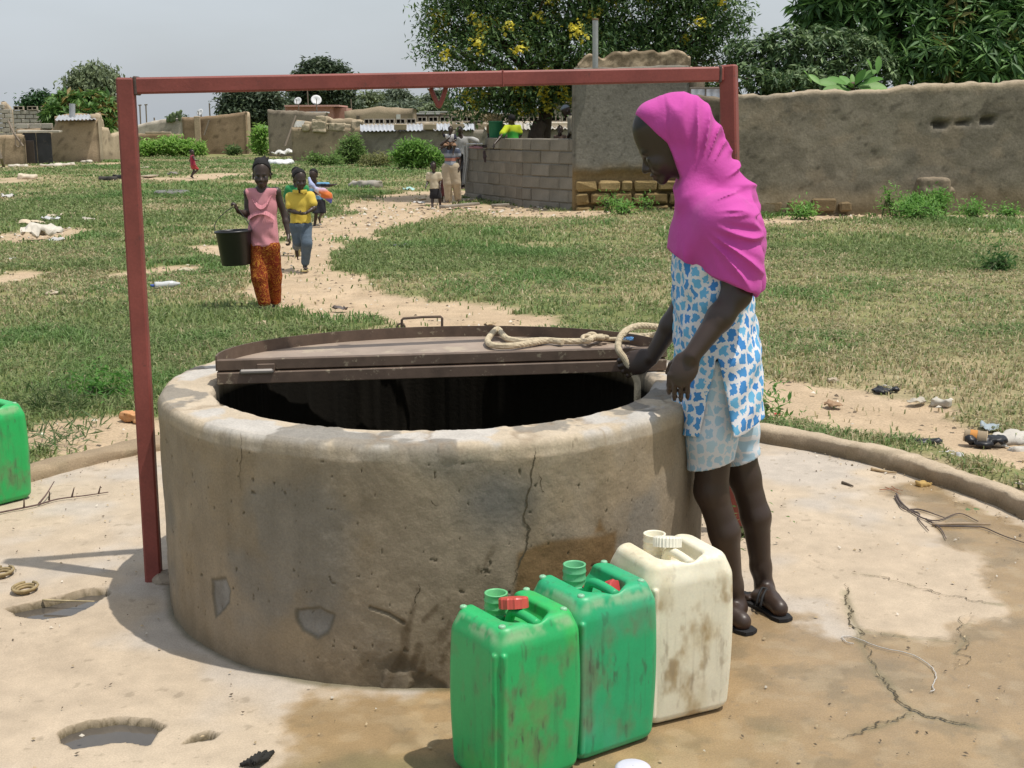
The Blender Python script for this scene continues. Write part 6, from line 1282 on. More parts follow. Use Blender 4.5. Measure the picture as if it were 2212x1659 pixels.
J = dict(head=Q(565, 366, YP), neck=Q(565, 405, YP), shL=Q(597, 414, YP), shR=Q(536, 417, YP), elL=Q(614, 463, YP + .02), elR=Q(534, 464, YP - .02), wrL=Q(623, 508, YP - .03), wrR=Q(514, 456, YP - .10),
         hipL=Q(583, 534, YP), hipR=Q(557, 535, YP), knL=Q(592, 598, YP + .06), knR=Q(560, 600, YP - .06), anL=Q(594, 650, YP + .22), anR=Q(571, 655, YP - .06), toL=(.1, -1, -.35), toR=(-.05, -1, 0))
pg, jp = person('girl in pink frilled top and orange patterned trousers carrying a bucket', J, fP, .78, .0085,
    [('tank', m_pk, dict(hem=Q(565, 530, YP)[2], flare=1.12, name='frilled_top', e=.016, fold=.006)), ('trousers', wax(), dict(cut=.08, wide=1.22, e=.016))], .045, 4,
    handcfg={'R': dict(d=(-.25, -.3, .9), t=(.2, -1, 0), curl=(1.1, 1.4, 1.0), side=-1), 'L': dict(curl=(.8, 1.2, .9))}, thin=.92, headz=.98)
for v0, am, wd in ((440, 8, 24), (458, 9, 30)):
    R_ = []
    for i, t in enumerate(np.linspace(-1, 1, 60)):
        b = Q(565 + t * wd, (458 + 15 * t * t) if v0 > 450 else (447 - 33 * t * t), YP - .102 + (.05 if v0 > 450 else .075) * t * t); w_ = .014 * math.sin(i * 1.9); R_.append((b + [0, w_ * .4, .016], b + [0, -.012 - abs(w_), -.018]))
    V = np.array([q for p in R_ for q in p]); mk('frill', V, gridfaces(60, 2), m_pk, pg, True)
m_blk = plain('black_bucket_plastic', (.012, .012, .013), rough=.38, var=.2, spec=.5)
kb = Q(503.5, 498, YP - .10); bk = empty('bucket', tuple(kb - [0, 0, .295]), 'black plastic bucket hanging from the hand of the girl in pink', 'bucket')
tl_ = np.array(Matrix.Rotation(R(-2.5), 3, 'Y')); V, F = lathe([(.001, -.292), (.118, -.292), (.122, -.286), (.146, -.02), (.150, -.016), (.158, -.016), (.160, -.006), (.157, .002), (.147, .002), (.142, -.01), (.118, -.28), (.001, -.283)], 36); mk('shell', V @ tl_.T + kb, F, m_blk, bk, True)
hn_ = J['wrR'] + np.array([-.018, -.03, .035]); mk('bail', *tube(spline([kb + [-.156, 0, -.005], kb + [-.15, 0, .06], kb + [-.09, 0, .13], hn_, kb + [.11, 0, .10], kb + [.152, 0, .03], kb + [.156, 0, -.005]], 5), .0035, 6), plain('wire', (.10, .10, .10), rough=.5, metal=.6), bk)

# ---- running boys on the path
YB = 13.55; fB = unit((.45, -1, -.05)); m_y = cloth('yellow_cotton', (.62, .46, .075)); m_j = cloth('faded_denim', (.085, .115, .15), var=.35, vs=9)
J = dict(head=Q(647, 381, YB), neck=Q(649, 411, YB), shL=Q(670, 424, YB), shR=Q(627, 426, YB + .03), elL=Q(679, 449, YB - .04), elR=Q(627, 455, YB - .02), wrL=Q(663, 459, YB - .16), wrR=Q(652, 462, YB - .17), hipL=Q(659, 489, YB), hipR=Q(640, 490, YB), knL=Q(663, 527, YB - .10), knR=Q(644, 522, YB + .0), anL=Q(659, 571, YB - .02), anR=Q(640, 533, YB + .30), toL=(.3, -1, 0), toR=(.1, .1, -1))
yb, jy = person('boy in yellow shirt and faded jeans running with hands together', J, fB, .68, .0085, [('shirt', m_y, dict(hem=Q(650, 481, YB)[2], sleeve=.6, neckr=.03, flare=1.08)), ('trousers', m_j, dict(cut=.12, wide=1.12))], .038, handcfg={'L': dict(d=(-.9, -.2, -.1), curl=(.9, 1.2, .9)), 'R': dict(d=(.9, -.3, 0), curl=(.9, 1.2, .9))}, thin=.95, headz=.90)
mk('collar', *join([box(jy['neck'] + np.array([.045 * s_, -.055, -.01]), (.075, .02, .035), .5 * s_, .006) for s_ in (-1, 1)]), m_y, yb)
for q in ('L', 'R'):
    an = jy['an' + q]; td = unit((.3, -1, 0) if q == 'L' else (.1, .1, -1)); c = an + td * .025 - (np.array([0, 0, .062]) if q == 'L' else np.array([0, -.05, 0])); V, F = box((0, 0, 0), (.065, .19, .014) if q == 'L' else (.065, .014, .19), 0, .006); mk('sandal', V + c, F, plain('tan_sole' + q, (.45, .36, .16)), yb)
YG_ = 15.2; m_g = cloth('green_cotton', (.03, .22, .075))
J = dict(head=Q(640, 373, YG_), neck=Q(640, 399, YG_), shL=Q(658, 408, YG_), shR=Q(625, 409, YG_), elL=Q(664, 434, YG_), elR=Q(618, 434, YG_ + .05), wrL=Q(662, 455, YG_ - .1), wrR=Q(622, 456, YG_ - .1), hipL=Q(648, 470, YG_), hipR=Q(633, 470, YG_), knL=Q(650, 505, YG_), knR=Q(636, 505, YG_ + .05), anL=Q(652, 536, YG_ + .05), anR=Q(640, 536, YG_ + .1), toL=(.2, -1, 0), toR=(.2, -1, 0))
person('child in green shirt mostly hidden behind the boy in yellow', J, unit((.2, -1, 0)), .64, .012, [('shirt', m_g), ('shorts', cloth('dark_shorts', (.05, .05, .06)))], .01, headz=.76)
YS = 19.8; fS = unit((-.3, -1, -.2))
def stripes(V): return mixc(mixc((.14, .32, .50), (.035, .035, .045), (np.sin(V[:, 2] * 52) > .25)), (.52, .50, .46), (np.sin(V[:, 2] * 52 + 1.9) > .86))
J = dict(head=Q(677, 375, YS), neck=Q(682, 393, YS), shL=Q(698, 398, YS), shR=Q(675, 400, YS), elL=Q(710, 401, YS - .05), elR=Q(672, 418, YS - .02), wrL=Q(722, 399, YS - .12), wrR=Q(681, 420, YS - .15), hipL=Q(693, 437, YS), hipR=Q(680, 437, YS), knL=Q(697, 458, YS - .05), knR=Q(683, 461, YS - .08), anL=Q(690, 470, YS + .25), anR=Q(680, 484, YS - .02), toL=(.1, .2, -1), toR=(-.2, -1, 0))
person('small boy in blue striped shirt running behind with an arm stretched out', J, fS, .60, .0115, [('shirt', m_clothcol, dict(col=stripes, sleeve=.75, hem=Q(686, 433, YS)[2])), ('shorts', cloth('charcoal_shorts', (.022, .022, .026)), dict(wide=1.2, len=.0))], .01, headz=.86)
S_ = Sdf(); S_.chain([Q(668, 385, YS - .25), Q(672, 398, YS - .28), Q(688, 411, YS - .3)], [.02, .035, .02], .02); S_.chain([Q(686, 411, YS - .3), Q(698, 416, YS - .3), Q(709, 424, YS - .3), Q(714, 436, YS - .3)], [.045, .07, .065, .03], .03)
V, F = S_.build(.011, lambda x, y, z: .03 * (fbm(x * 16, y * 16, z * 16, 3) - .5))
bc = mixc((.62, .17, .05), (.66, .52, .44), (fbm(V[:, 0] * 14, V[:, 1] * 9, V[:, 2] * 14, 2) > .58)); bc = mixc(bc, (.12, .13, .45), sstep(.045, .0, V[:, 2] - Q(712, 432, YS - .3)[2])); bc = mixc(bc, (.38, .42, .62), sstep(-.05, .05, V[:, 2] - Q(690, 407, YS)[2]))
tag(mk('plastic_bag', V, F, m_clothcol, None, True, bc), 'orange and blue plastic bag swinging from the hand of the striped shirt boy', 'bag')
# ---- the far running child
YR_ = 38.5
J = dict(head=Q(414, 327.5, YR_), neck=Q(415, 334, YR_), shL=Q(413, 338.5, YR_ + .08), shR=Q(417, 338, YR_ - .1), elL=Q(410, 347, YR_ + .1), elR=Q(421, 346, YR_ - .15), wrL=Q(414, 352, YR_ + .05), wrR=Q(428, 346, YR_ - .1), hipL=Q(416, 358, YR_ + .06), hipR=Q(419, 358, YR_ - .06), knL=Q(419, 369, YR_ + .02), knR=Q(427, 367, YR_ - .05), anL=Q(413, 380, YR_ + .1), anR=Q(415, 379, YR_ - .05), toL=(.8, -.2, -.5), toR=(.6, -.2, -.6))
person('tiny far child in red vest running across the grass to the right', J, unit((1, -.25, .15)), .58, .017, [('tank', cloth('red_vest', (.30, .03, .06)), dict(e=.02)), ('shorts', cloth('red_shorts', (.36, .05, .05)), dict(e=.02, len=.08))], .01, headz=.72)

# ---- the group by the block wall
YK = 24.1; m_cr = cloth('cream_shirt', (.50, .43, .31)); m_bk = cloth('black_cloth', (.016, .015, .017))
J = dict(head=Q(936, 357, YK), neck=Q(937, 371, YK), shL=Q(948, 376, YK), shR=Q(927, 376, YK), elL=Q(952, 391, YK), elR=Q(924, 393, YK), wrL=Q(950, 404, YK - .1), wrR=Q(920, 403, YK - .1), hipL=Q(944, 411, YK), hipR=Q(934, 411, YK), knL=Q(950, 430, YK), knR=Q(934, 430, YK - .05), anL=Q(951, 443.5, YK), anR=Q(934, 445, YK - .1), toL=(.1, -1, 0), toR=(-.4, -1, 0))
person('small child in cream shirt and black skirt walking near the block wall', J, unit((.15, -1, 0)), .60, .0125, [('shirt', m_cr, dict(sleeve=.6, hem=Q(938, 408, YK)[2])), ('skirt', m_bk, dict(wide=1.05))], .008, headz=.76)
YC_ = 25.9; J = dict(head=Q(958, 372, YC_), neck=Q(958, 384, YC_), shL=Q(966, 388, YC_), shR=Q(951, 388, YC_), elL=Q(969, 399, YC_), elR=Q(950, 400, YC_), wrL=Q(968, 410, YC_ - .1), wrR=Q(953, 410, YC_ - .1), hipL=Q(962, 412, YC_), hipR=Q(954, 412, YC_), knL=Q(963, 424, YC_), knR=Q(955, 424, YC_), anL=Q(963, 432, YC_), anR=Q(955, 432, YC_), toL=(.1, -1, 0), toR=(-.1, -1, 0))
person('child in maroon dress half hidden between the cream child and the man', J, unit((0, -1, 0)), .52, .0135, [('shirt', cloth('maroon_cloth', (.10, .03, .03)), dict(sleeve=.5)), ('skirt', cloth('maroon_skirt', (.09, .028, .03)))], .008, headz=.6)
YM_ = 25.1; ms = lambda V: mixc(mixc((.10, .12, .17), (.30, .32, .36), (np.sin(V[:, 2] * 40) > .3)), (.36, .16, .12), (np.abs(V[:, 2] - Q(972, 344, YM_)[2]) < .035))
J = dict(head=Q(971, 308, YM_), neck=Q(971, 319, YM_), shL=Q(985, 325, YM_), shR=Q(960, 325, YM_), elL=Q(992, 345, YM_ + .05), elR=Q(954, 312, YM_ - .12), wrL=Q(992, 360, YM_ - .02), wrR=Q(965, 303, YM_ - .14), hipL=Q(981, 362, YM_), hipR=Q(966, 362, YM_), knL=Q(986, 395, YM_ - .02), knR=Q(967, 396, YM_ - .03), anL=Q(989, 428, YM_ + .1), anR=Q(969, 430, YM_), toL=(.3, -1, 0), toR=(-.2, -1, 0))
man, jm = person('man in striped shirt and loose beige trousers with a toddler on his shoulders', J, unit((-.1, -1, -.1)), .92, .0125, [('shirt', m_clothcol, dict(col=ms, sleeve=.5, hem=Q(972, 359, YM_)[2])), ('trousers', cloth('beige_cotton', (.40, .33, .235)), dict(wide=1.28, cut=.02, waist=.1))], .01, headz=.86)
YT = YM_ - .03; J = dict(head=Q(973, 279, YT), neck=Q(972, 289, YT), shL=Q(980, 293, YT), shR=Q(965, 293, YT), elL=Q(984, 303, YT - .05), elR=Q(957, 291, YT), wrL=Q(976, 306, YT - .14), wrR=Q(956, 281, YT - .02), hipL=Q(978, 310, YT + .03), hipR=Q(967, 310, YT + .03), knL=Q(982, 316, YT - .16), knR=Q(962, 315, YT - .16), anL=Q(979, 329, YT - .17), anR=Q(953, 318, YT - .14), toL=(.1, -1, -.4), toR=(-.6, -.6, -.2))
person('toddler in white and navy shirt riding on the shoulders of the man', J, unit((.05, -1, -.05)), .50, .0115, [('shirt', m_clothcol, dict(sleeve=.55, col=lambda V: np.where((np.abs(V[:, 0] - Q(971, 290, YT)[0]) < .085)[:, None], (.58, .56, .55), (.03, .03, .05)))), ('shorts', cloth('tan_shorts', (.25, .14, .08)))], .008, headz=.64, handcfg={'R': dict(d=(0, -.1, 1), curl=(.1, .1, .1))})
YW = 29.5; J = dict(head=Q(993, 281, YW), neck=Q(998, 295, YW), shL=Q(1014, 299, YW), shR=Q(988, 299, YW), elL=Q(1030, 306, YW), elR=Q(985, 316, YW), wrL=Q(1025, 317, YW - .1), wrR=Q(990, 328, YW - .1), hipL=Q(1008, 336, YW), hipR=Q(996, 336, YW), knL=Q(1001, 367, YW - .1), knR=Q(996, 368, YW), anL=Q(1003, 401, YW), anR=Q(998, 402, YW), toL=(-.3, -1, 0), toR=(-.5, -1, 0))
person('youth in pale grey shirt and black trousers with one hand on hip', J, unit((-.35, -1, -.25)), .92, .0145, [('shirt', cloth('pale_shirt', (.44, .43, .42)), dict(sleeve=.9, hem=Q(1000, 333, YW)[2])), ('trousers', m_bk)], .008)
# behind the low wall
YL = 25.4; m_lime = m_clothcol
lim = lambda V: mixc((.06, .36, .06), (.42, .50, .03), sstep(-.02, .03, V[:, 2] - Q(1103, 283, YL)[2] + .3 * np.abs(V[:, 0] - Q(1106, 283, YL)[0])))
J = dict(head=Q(1105, 256, YL), neck=Q(1108, 269, YL), shL=Q(1119, 275, YL + .06), shR=Q(1096, 274, YL - .05), elL=Q(1124, 292, YL + .05), elR=Q(1080, 297, YL - .38), wrL=Q(1118, 302, YL), wrR=Q(1068, 311, YL - .55), hipL=Q(1116, 314, YL), hipR=Q(1102, 314, YL), knL=Q(1116, 360, YL), knR=Q(1102, 360, YL), anL=Q(1116, 405, YL), anR=Q(1102, 405, YL), toL=(-1, .2, 0), toR=(-1, .2, 0))
person('boy in lime green shirt leaning an arm over the block wall', J, unit((-.5, .75, -.05)), .80, .0125, [('shirt', m_lime, dict(col=lim, sleeve=.65, neckr=.03)), ('trousers', cloth('dark_trousers', (.03, .03, .04)))], .03, headz=.92, handcfg={'R': dict(d=(-.15, -.25, -1), curl=(.1, .2, .2))})
YD = 25.9; J = dict(head=Q(1222, 237, YD), neck=Q(1230, 249, YD), shL=Q(1233, 257, YD - .17), shR=Q(1240, 257, YD + .17), elL=Q(1236, 282, YD - .19), elR=Q(1246, 280, YD + .2), wrL=Q(1224, 300, YD - .15), wrR=Q(1226, 298, YD + .15), hipL=Q(1240, 315, YD - .09), hipR=Q(1241, 315, YD + .09), knL=Q(1238, 365, YD - .1), knR=Q(1240, 365, YD + .1), anL=Q(1240, 412, YD - .1), anR=Q(1242, 412, YD + .1), toL=(-1, 0, 0), toR=(-1, 0, 0))
person('man in beige gown and grey cap bending forward behind the block wall', J, unit((-.86, -.1, -.5)), .98, .0125, [('shirt', cloth('beige_gown', (.33, .29, .22)), dict(sleeve=1.1, flare=1.1, hem=.7)), ('trousers', cloth('beige_gown_skirt', (.30, .26, .2)))], up=(-.5, 0, .86), cap_=cloth('grey_cap', (.25, .28, .33)))
YE = 25.6; J = dict(head=Q(1209.5, 279, YE), neck=Q(1210, 291, YE), shL=Q(1218, 296, YE), shR=Q(1202, 296, YE), elL=Q(1220, 310, YE), elR=Q(1200, 310, YE), wrL=Q(1217, 320, YE - .1), wrR=Q(1203, 320, YE - .1), hipL=Q(1214, 330, YE), hipR=Q(1206, 330, YE), knL=Q(1214, 370, YE), knR=Q(1206, 370, YE), anL=Q(1214, 408, YE), anR=Q(1206, 408, YE), toL=(0, -1, 0), toR=(0, -1, 0))
person('child whose head just shows over the block wall below the bending man', J, unit((-.1, -1, 0)), .70, .014, [('shirt', cloth('brown_shirt', (.12, .08, .06))), ('shorts', m_bk)], .008, headz=.80)
YU = 26.4; J = dict(head=Q(1073, 256, YU), neck=Q(1072, 267, YU), shL=Q(1086, 274, YU), shR=Q(1058, 275, YU), elL=Q(1090, 292, YU), elR=Q(1055, 293, YU), wrL=Q(1084, 302, YU - .25), wrR=Q(1057, 303, YU - .2), hipL=Q(1078, 318, YU), hipR=Q(1066, 318, YU), knL=Q(1078, 360, YU), knR=Q(1066, 360, YU), anL=Q(1078, 402, YU), anR=Q(1066, 402, YU), toL=(0, -1, 0), toR=(0, -1, 0))
person('woman in brown head wrap holding a green tub behind the block wall', J, unit((.2, -1, 0)), .80, .0135, [('shirt', cloth('ochre_blouse', (.22, .15, .08)), dict(sleeve=.4)), ('skirt', m_bk)], headz=.82, cap_=cloth('brown_wrap', (.19, .09, .045)))
tb = Q(1071, 283.5, YU - .34); kk = (YU - .34) / FPX
tub = empty('tub', tuple(tb - [0, 0, .19]), 'green plastic tub held upright behind the left face of the block wall', 'tub'); mt_ = plain('green_tub_plastic', (.025, .17, .085), rough=.55)
mk('shell', *lathe([(.001, -.195), (.125, -.195), (.135, -.18), (.15, .185), (.157, .19), (.157, .2), (.143, .2), (.125, -.17), (.001, -.17)], 24, tuple(tb)), mt_, tub, True); mk('rim', *lathe([(.158, .18), (.162, .185), (.162, .202), (.150, .206)], 24, tuple(tb)), mt_, tub, True)
m_st = plain('straw', (.40, .31, .17), var=.3, vscale=30); S_ = [tube([tb + [RNG.normal(-.02, .05), RNG.normal(0, .04), .1], tb + [RNG.normal(-.06, .12), RNG.normal(.05, .06), RNG.uniform(.24, .38)]], .006, 4) for _ in range(60)]
tag(mk('straw_bundle', *join(S_), m_st), 'bundle of dry straw sticking out of the green tub', 'straw')
# things on the wall end
m_w = cloth('white_sheet', (.52, .51, .49)); wx = Q(1006, 320, 26.95); n1, n2 = 9, 24; gx_, gz_ = np.meshgrid(np.linspace(0, 1, n1), np.linspace(0, 1, n2), indexing='ij')
zt, zb = Q(1006, 316, 26.9)[2], Q(1006, 400, 26.9)[2]; V = np.stack([wx[0] - .06 + .13 * gx_ * (1 - .45 * gz_) + .02 * np.sin(gz_ * 5), wx[1] - .03 - .03 * np.sin(gx_ * 11 + gz_ * 2), zt + (zb - zt) * gz_ + .02 * gx_], -1)
hc = mk('hanging_cloth', V.reshape(-1, 3), gridfaces(n1, n2), m_w, None, True); tag(hc, 'white cloth hanging down the left end of the block wall', 'cloth'); sol = hc.modifiers.new('solid', 'SOLIDIFY'); sol.thickness = .008
wl_ = lambda u, v, dy=-.1: Q(u, v, 26.2 + dy)
tag(mk('tray', *bar(wl_(1008, 311), wl_(1043, 310.5), .35, .025, bev=.006), plain('grey_tray', (.42, .42, .42), rough=.5)), 'flat grey tray lying on the left top of the block wall', 'tray')
V, F = Sdf().ell((0, 0, 0), (.14, .12, .04)).ell((.1, 0, -.01), (.08, .1, .03), k=.03).build(.012, lambda x, y, z: .03 * (fbm(x * 18, y * 18, z * 18, 3) - .5)); tag(mk('folded_cloth', V + wl_(1027, 317.5), F, cloth('mauve_cloth', (.40, .24, .30)), None, True), 'mauve folded cloth under the tray on the block wall', 'cloth')
tag(mk('small_box', *box(tuple(wl_(1047, 316)), (.10, .12, .06), .1, .008), plain('dark_box', (.05, .04, .04))), 'small dark box on the block wall beside the mauve cloth', 'box')
V, F = Sdf().chain([(0, 0, 0), (.01, 0, -.10), (.02, 0, -.2)], [.03, .038, .02], .02).build(.01, lambda x, y, z: .02 * (fbm(x * 20, y * 20, z * 20, 2) - .5)); tag(mk('rag', V + Q(1046, 328, 25.8), F, cloth('brown_rag', (.07, .05, .05)), None, True), 'small dark rag hanging on the left face of the block wall', 'rag')
# ------------------------------------------------------------------ grass
def grow():
    rng = np.random.default_rng(99); PX, PY = [], []
    for y0, y1, dens, cl in ((3.9, 6.5, 4600, 11), (6.5, 9.5, 3400, 11), (9.5, 16, 1500, 8), (16, 30, 460, 5), (30, 64, 80, 3)):
        area = 1.15 * (y1 * y1 - y0 * y0) / 2 + 1.8 * (y1 - y0); n = int(area * dens / cl); y = np.sqrt(rng.uniform(y0 * y0, y1 * y1, n)); x = rng.uniform(-1, 1, n) * (.56 * y + .9)
        x = np.repeat(x, cl) + rng.normal(0, .035 * max(1, y0 / 9), n * cl); y = np.repeat(y, cl) + rng.normal(0, .035 * max(1, y0 / 9), n * cl); PX.append(x); PY.append(y)
    x, y = np.concatenate(PX), np.concatenate(PY); b = bare(x, y); r_ = np.hypot(x - SX, y - SY)
    keep = (rng.random(len(x)) > np.clip(b * 1.18, 0, .985)) & (r_ > SR + .13) & (rng.random(len(x)) < .45 + .75 * fbm(x * 1.6, y * 1.6, 6, 3))
    x, y, b, r_ = x[keep], y[keep], b[keep], r_[keep]; n = len(x); d = dryness(x, y) + .25 * (fbm(x * 3, y * 3, 8, 3) - .5) * 2
    lush = sstep(.52, .70, fbm(x * .8 + 5, y * .8, 3, 3))
    h = (.040 + .055 * rng.random(n) ** 1.5 + .05 * lush * rng.random(n)) * (1 - .35 * np.clip(d, 0, 1)) * np.clip(1.15 - b * .9, .35, 1) * np.clip(.75 + y / 40, .9, 1.5); w = (.0034 + .0022 * rng.random(n)) * np.maximum(1, y / 7.0)
    a = rng.uniform(0, 2 * math.pi, n); ln = rng.uniform(.3, 2.1, n) + .3 * np.clip(d, 0, 1); D = np.stack([np.cos(a), np.sin(a)], 1); aw = rng.uniform(0, math.pi, n); Wd = np.stack([np.cos(aw), np.sin(aw)], 1) * w[:, None]
    z0 = np.full(n, -.022); V = np.zeros((n, 5, 3)); hb = h * .55
    V[:, 0, :2] = np.stack([x, y], 1) - Wd; V[:, 1, :2] = np.stack([x, y], 1) + Wd; V[:, 0, 2] = V[:, 1, 2] = z0
    m_ = np.stack([x, y], 1) + D * (hb * ln * .45)[:, None]; V[:, 2, :2] = m_ + Wd * .8; V[:, 3, :2] = m_ - Wd * .8; V[:, 2, 2] = V[:, 3, 2] = z0 + hb * 1.0 + .02
    V[:, 4, :2] = np.stack([x, y], 1) + D * (h * ln)[:, None]; V[:, 4, 2] = z0 + .02 + h * np.clip(1.08 - .36 * ln, .2, 1.1)
    i = np.arange(n)[:, None] * 5; F = np.concatenate([i + [0, 1, 2], i + [0, 2, 3], i + [3, 2, 4]], 1).reshape(-1, 3)
    dry = np.clip(sstep(.15, .95, .60 * d - .03 + rng.normal(0, .30, n) - .12 * lush), 0, 1); gcol_ = mixc((.10, .165, .042), (.175, .225, .08), rng.random(n)); gcol_ = mixc(gcol_, (.075, .185, .038), .55 * lush); c = mixc(gcol_, mixc((.33, .275, .135), (.46, .39, .23), rng.random(n)), dry * .88) * rng.uniform(.75, 1.2, (n, 1))
    c = np.minimum(c * np.array((1.46, 1.37, 1.62)), .62); c = np.repeat(c, 5, 0).reshape(n, 5, 3); c[:, 4] = c[:, 4] * .85 + np.array((.40, .36, .20)) * .15; m = material('grass_blades', rough=.6, var=.0, spec=.25, transl=.35)
    g = mk('grass', V.reshape(-1, 3), F, m, None, False, c.reshape(-1, 3)); tag(g, kind='stuff'); return n
NG = grow(); print('blades', NG)
# litter of chaff, pebbles and leaf bits on the bare earth and the apron
def chaff():
    rng = np.random.default_rng(5); n = 9000; y = np.sqrt(rng.uniform(3.8 ** 2, 24 ** 2, n)); x = rng.uniform(-1, 1, n) * (.45 * y + .3); r_ = np.hypot(x - SX, y - SY); k = (bare(x, y) > .35) & (r_ > SR + .14)
    t = rng.uniform(0, 2 * math.pi, 1500); q = np.sqrt(rng.uniform(.8, (SR - .02) ** 2, 1500)); q = np.where(rng.random(1500) < .4, SR - np.abs(rng.normal(0, .06, 1500)), q); x = np.r_[x[k], SX + q * np.cos(t)]; y = np.r_[y[k], SY + q * np.sin(t)]; on = np.r_[np.zeros(k.sum()), np.ones(1500)]
    ok = np.hypot(x - WX, y - WY) > WR + .02; x, y, on = x[ok], y[ok], on[ok]; n = len(x); s = rng.uniform(.006, .022, n) * np.where(on > 0, .36, 1) * np.maximum(1, y / 10); a = rng.uniform(0, 6.28, n); asp = rng.uniform(.25, .9, n); D = np.stack([np.cos(a), np.sin(a)], 1) * s[:, None]; N = np.stack([-np.sin(a), np.cos(a)], 1) * (s * asp)[:, None]; p = np.stack([x, y], 1); z = np.where(on > 0, .006, .004)
    V = np.zeros((n, 5, 3)); V[:, 0, :2] = p - D; V[:, 1, :2] = p + N; V[:, 2, :2] = p + D; V[:, 3, :2] = p - N; V[:, 4, :2] = p; V[:, :4, 2] = z[:, None] + rng.uniform(-.003, .004, (n, 4)); V[:, 4, 2] = z + s * rng.uniform(.2, .8, n)
    i = np.arange(n)[:, None] * 5; F = np.concatenate([i + [0, 4, 1][::-1], i + [1, 4, 2][::-1], i + [2, 4, 3][::-1], i + [3, 4, 0][::-1]], 1).reshape(-1, 3)
    k = rng.random(n); c = np.where((k < .35)[:, None], (.12, .09, .06), np.where((k < .8)[:, None], (.44, .34, .21), (.55, .50, .42))) * rng.uniform(.7, 1.15, (n, 1)); tag(mk('gravel', V.reshape(-1, 3), F, material('grit', rough=.9, var=0), None, False, np.repeat(c, 5, 0)), kind='stuff')
chaff()
# ------------------------------------------------------------------ small things lying about
def rock(label, u, v, s, col, name='stone', cat='stone', z=-.01, flat=.6, group=None, asp=1.5, vox=None, seed=0, y=None):
    p = G(u, v, 0); vx = vox or s / 9; vx = min(vx, s / 7); S = Sdf().rbox((0, 0, 0), (s * asp * .5, s * .45, s * flat * .5), s * .06, k=.01)
    V, F = S.build(vx, lambda x, y, z_: s * .62 * (fbm(x * 1.9 / s + u, y * 1.9 / s + v, z_ * 1.9 / s, 3) - .45)); m = plain('stone_%d_%d' % (u, v), col, rough=.92, var=.2, vscale=2 / s, bump=.4, bscale=6 / s, bdist=s * .05)
    V = V @ np.array(Matrix.Rotation(.7 * math.sin(u), 3, 'Z')).T; return tag(mk(name, V + p + [0, 0, z + s * flat * .35], F, m, None, False), label, cat, group)
def crumple(label, u, v, s, col, name='paper_scrap', cat='litter', hgt=.25, rough=.6, group=None, asp=1.4, z=.0, seed=0):
    p = G(u, v, 0); n = 12; X, Y = np.meshgrid(np.linspace(-1, 1, n), np.linspace(-1, 1, n), indexing='ij'); k = fbm(X * 1.7 + u, Y * 1.7 + v, 1, 3); rr_ = np.clip(1.25 - .5 * np.hypot(X, Y) - .9 * (fbm(np.arctan2(Y, X) * 1.6 + u, 0, 2, 3) - .5), .3, 1.2)
    Z = s * hgt * (k * 2.4 - .5) * (1 - .5 * np.hypot(X, Y) / 1.4) + s * hgt * .5 * np.abs(np.sin(3 * X + 4 * k)); V = np.stack([X * s * asp * .5 * rr_, Y * s * .5 * rr_, np.maximum(Z, .002)], -1).reshape(-1, 3)
    m = plain('scrap_%d_%d' % (u, v), col, rough=rough, var=.15, vscale=12); o = mk(name, V @ np.array(Matrix.Rotation(u % 3, 3, 'Z')).T + p + [0, 0, z - .012], gridfaces(n, n), m, None, False); q = o.modifiers.new('solid', 'SOLIDIFY'); q.thickness = .003; return tag(o, label, cat, group)
def sticks(label, lines, r, col, name='twig', cat='twig', z=.008, group=None):
    T = []
    for L_ in lines:
        pts = [G(a[0], a[1], (a[2] if len(a) > 2 else z)) for a in L_]; p_ = spline(pts, 5); T.append(tube(p_, np.linspace(r, r * .45, len(p_)), 6))
    return tag(mk(name, *join(T), plain('twig_%d' % int(lines[0][0][0] * 7 + lines[0][0][1]), col, rough=.9, var=.3, vscale=30), None, True), label, cat, group)
sticks('thin thorny twig lying on the apron in front of the left jerrycan', [[(-30, 1114), (0, 1107), (78, 1091), (125, 1078), (187, 1070), (234, 1063)], [(84, 1088), (100, 1068, .03), (117, 1040, .05)], [(106, 1080), (107, 1062, .05)], [(52, 1096), (52, 1078, .05)], [(155, 1074), (160, 1054, .05)], [(213, 1066), (217, 1050, .045)]], .0045, (.13, .085, .075))
sticks('forked grey twig lying on the wet edge of the apron', [[(1936, 1066), (1946, 1084), (1968, 1104), (1996, 1120), (2028, 1124), (2072, 1109), (2113, 1126)], [(1933, 1072), (1948, 1096), (1968, 1104)], [(1970, 1103), (1986, 1110), (1984, 1121), (2006, 1146)], [(1966, 1101), (1990, 1101), (2040, 1118)], [(2000, 1121), (2030, 1140), (2044, 1164)]], .0042, (.11, .085, .075))
sticks('straight dry stick on the wet edge of the apron below the forked twig', [[(2014, 1133), (2080, 1131), (2138, 1132)]], .0065, (.33, .25, .17), 'stick', 'stick')
sticks('thin dark twig at the far right edge of the apron', [[(2020, 1136), (2100, 1138), (2127, 1140), (2170, 1158), (2230, 1178)]], .0035, (.10, .08, .07))
sticks('short tan stick on the apron beside the right kerb', [[(1882, 1013), (1910, 1018), (1937, 1021)]], .008, (.42, .31, .18), 'stick', 'stick')
sticks('small dark stick on the dry apron right of the girl', [[(1819, 1042), (1832, 1046), (1843, 1050)]], .007, (.10, .08, .06), 'stick', 'stick')
rt_ = sticks('knot of fine red roots at the tip of the forked twig', [[(1900, 1058), (1930, 1056), (1950, 1060)], [(1912, 1052), (1936, 1062), (1946, 1068)], [(1926, 1050), (1940, 1060)]], .0018, (.30, .12, .07), 'root_bits', 'twig')
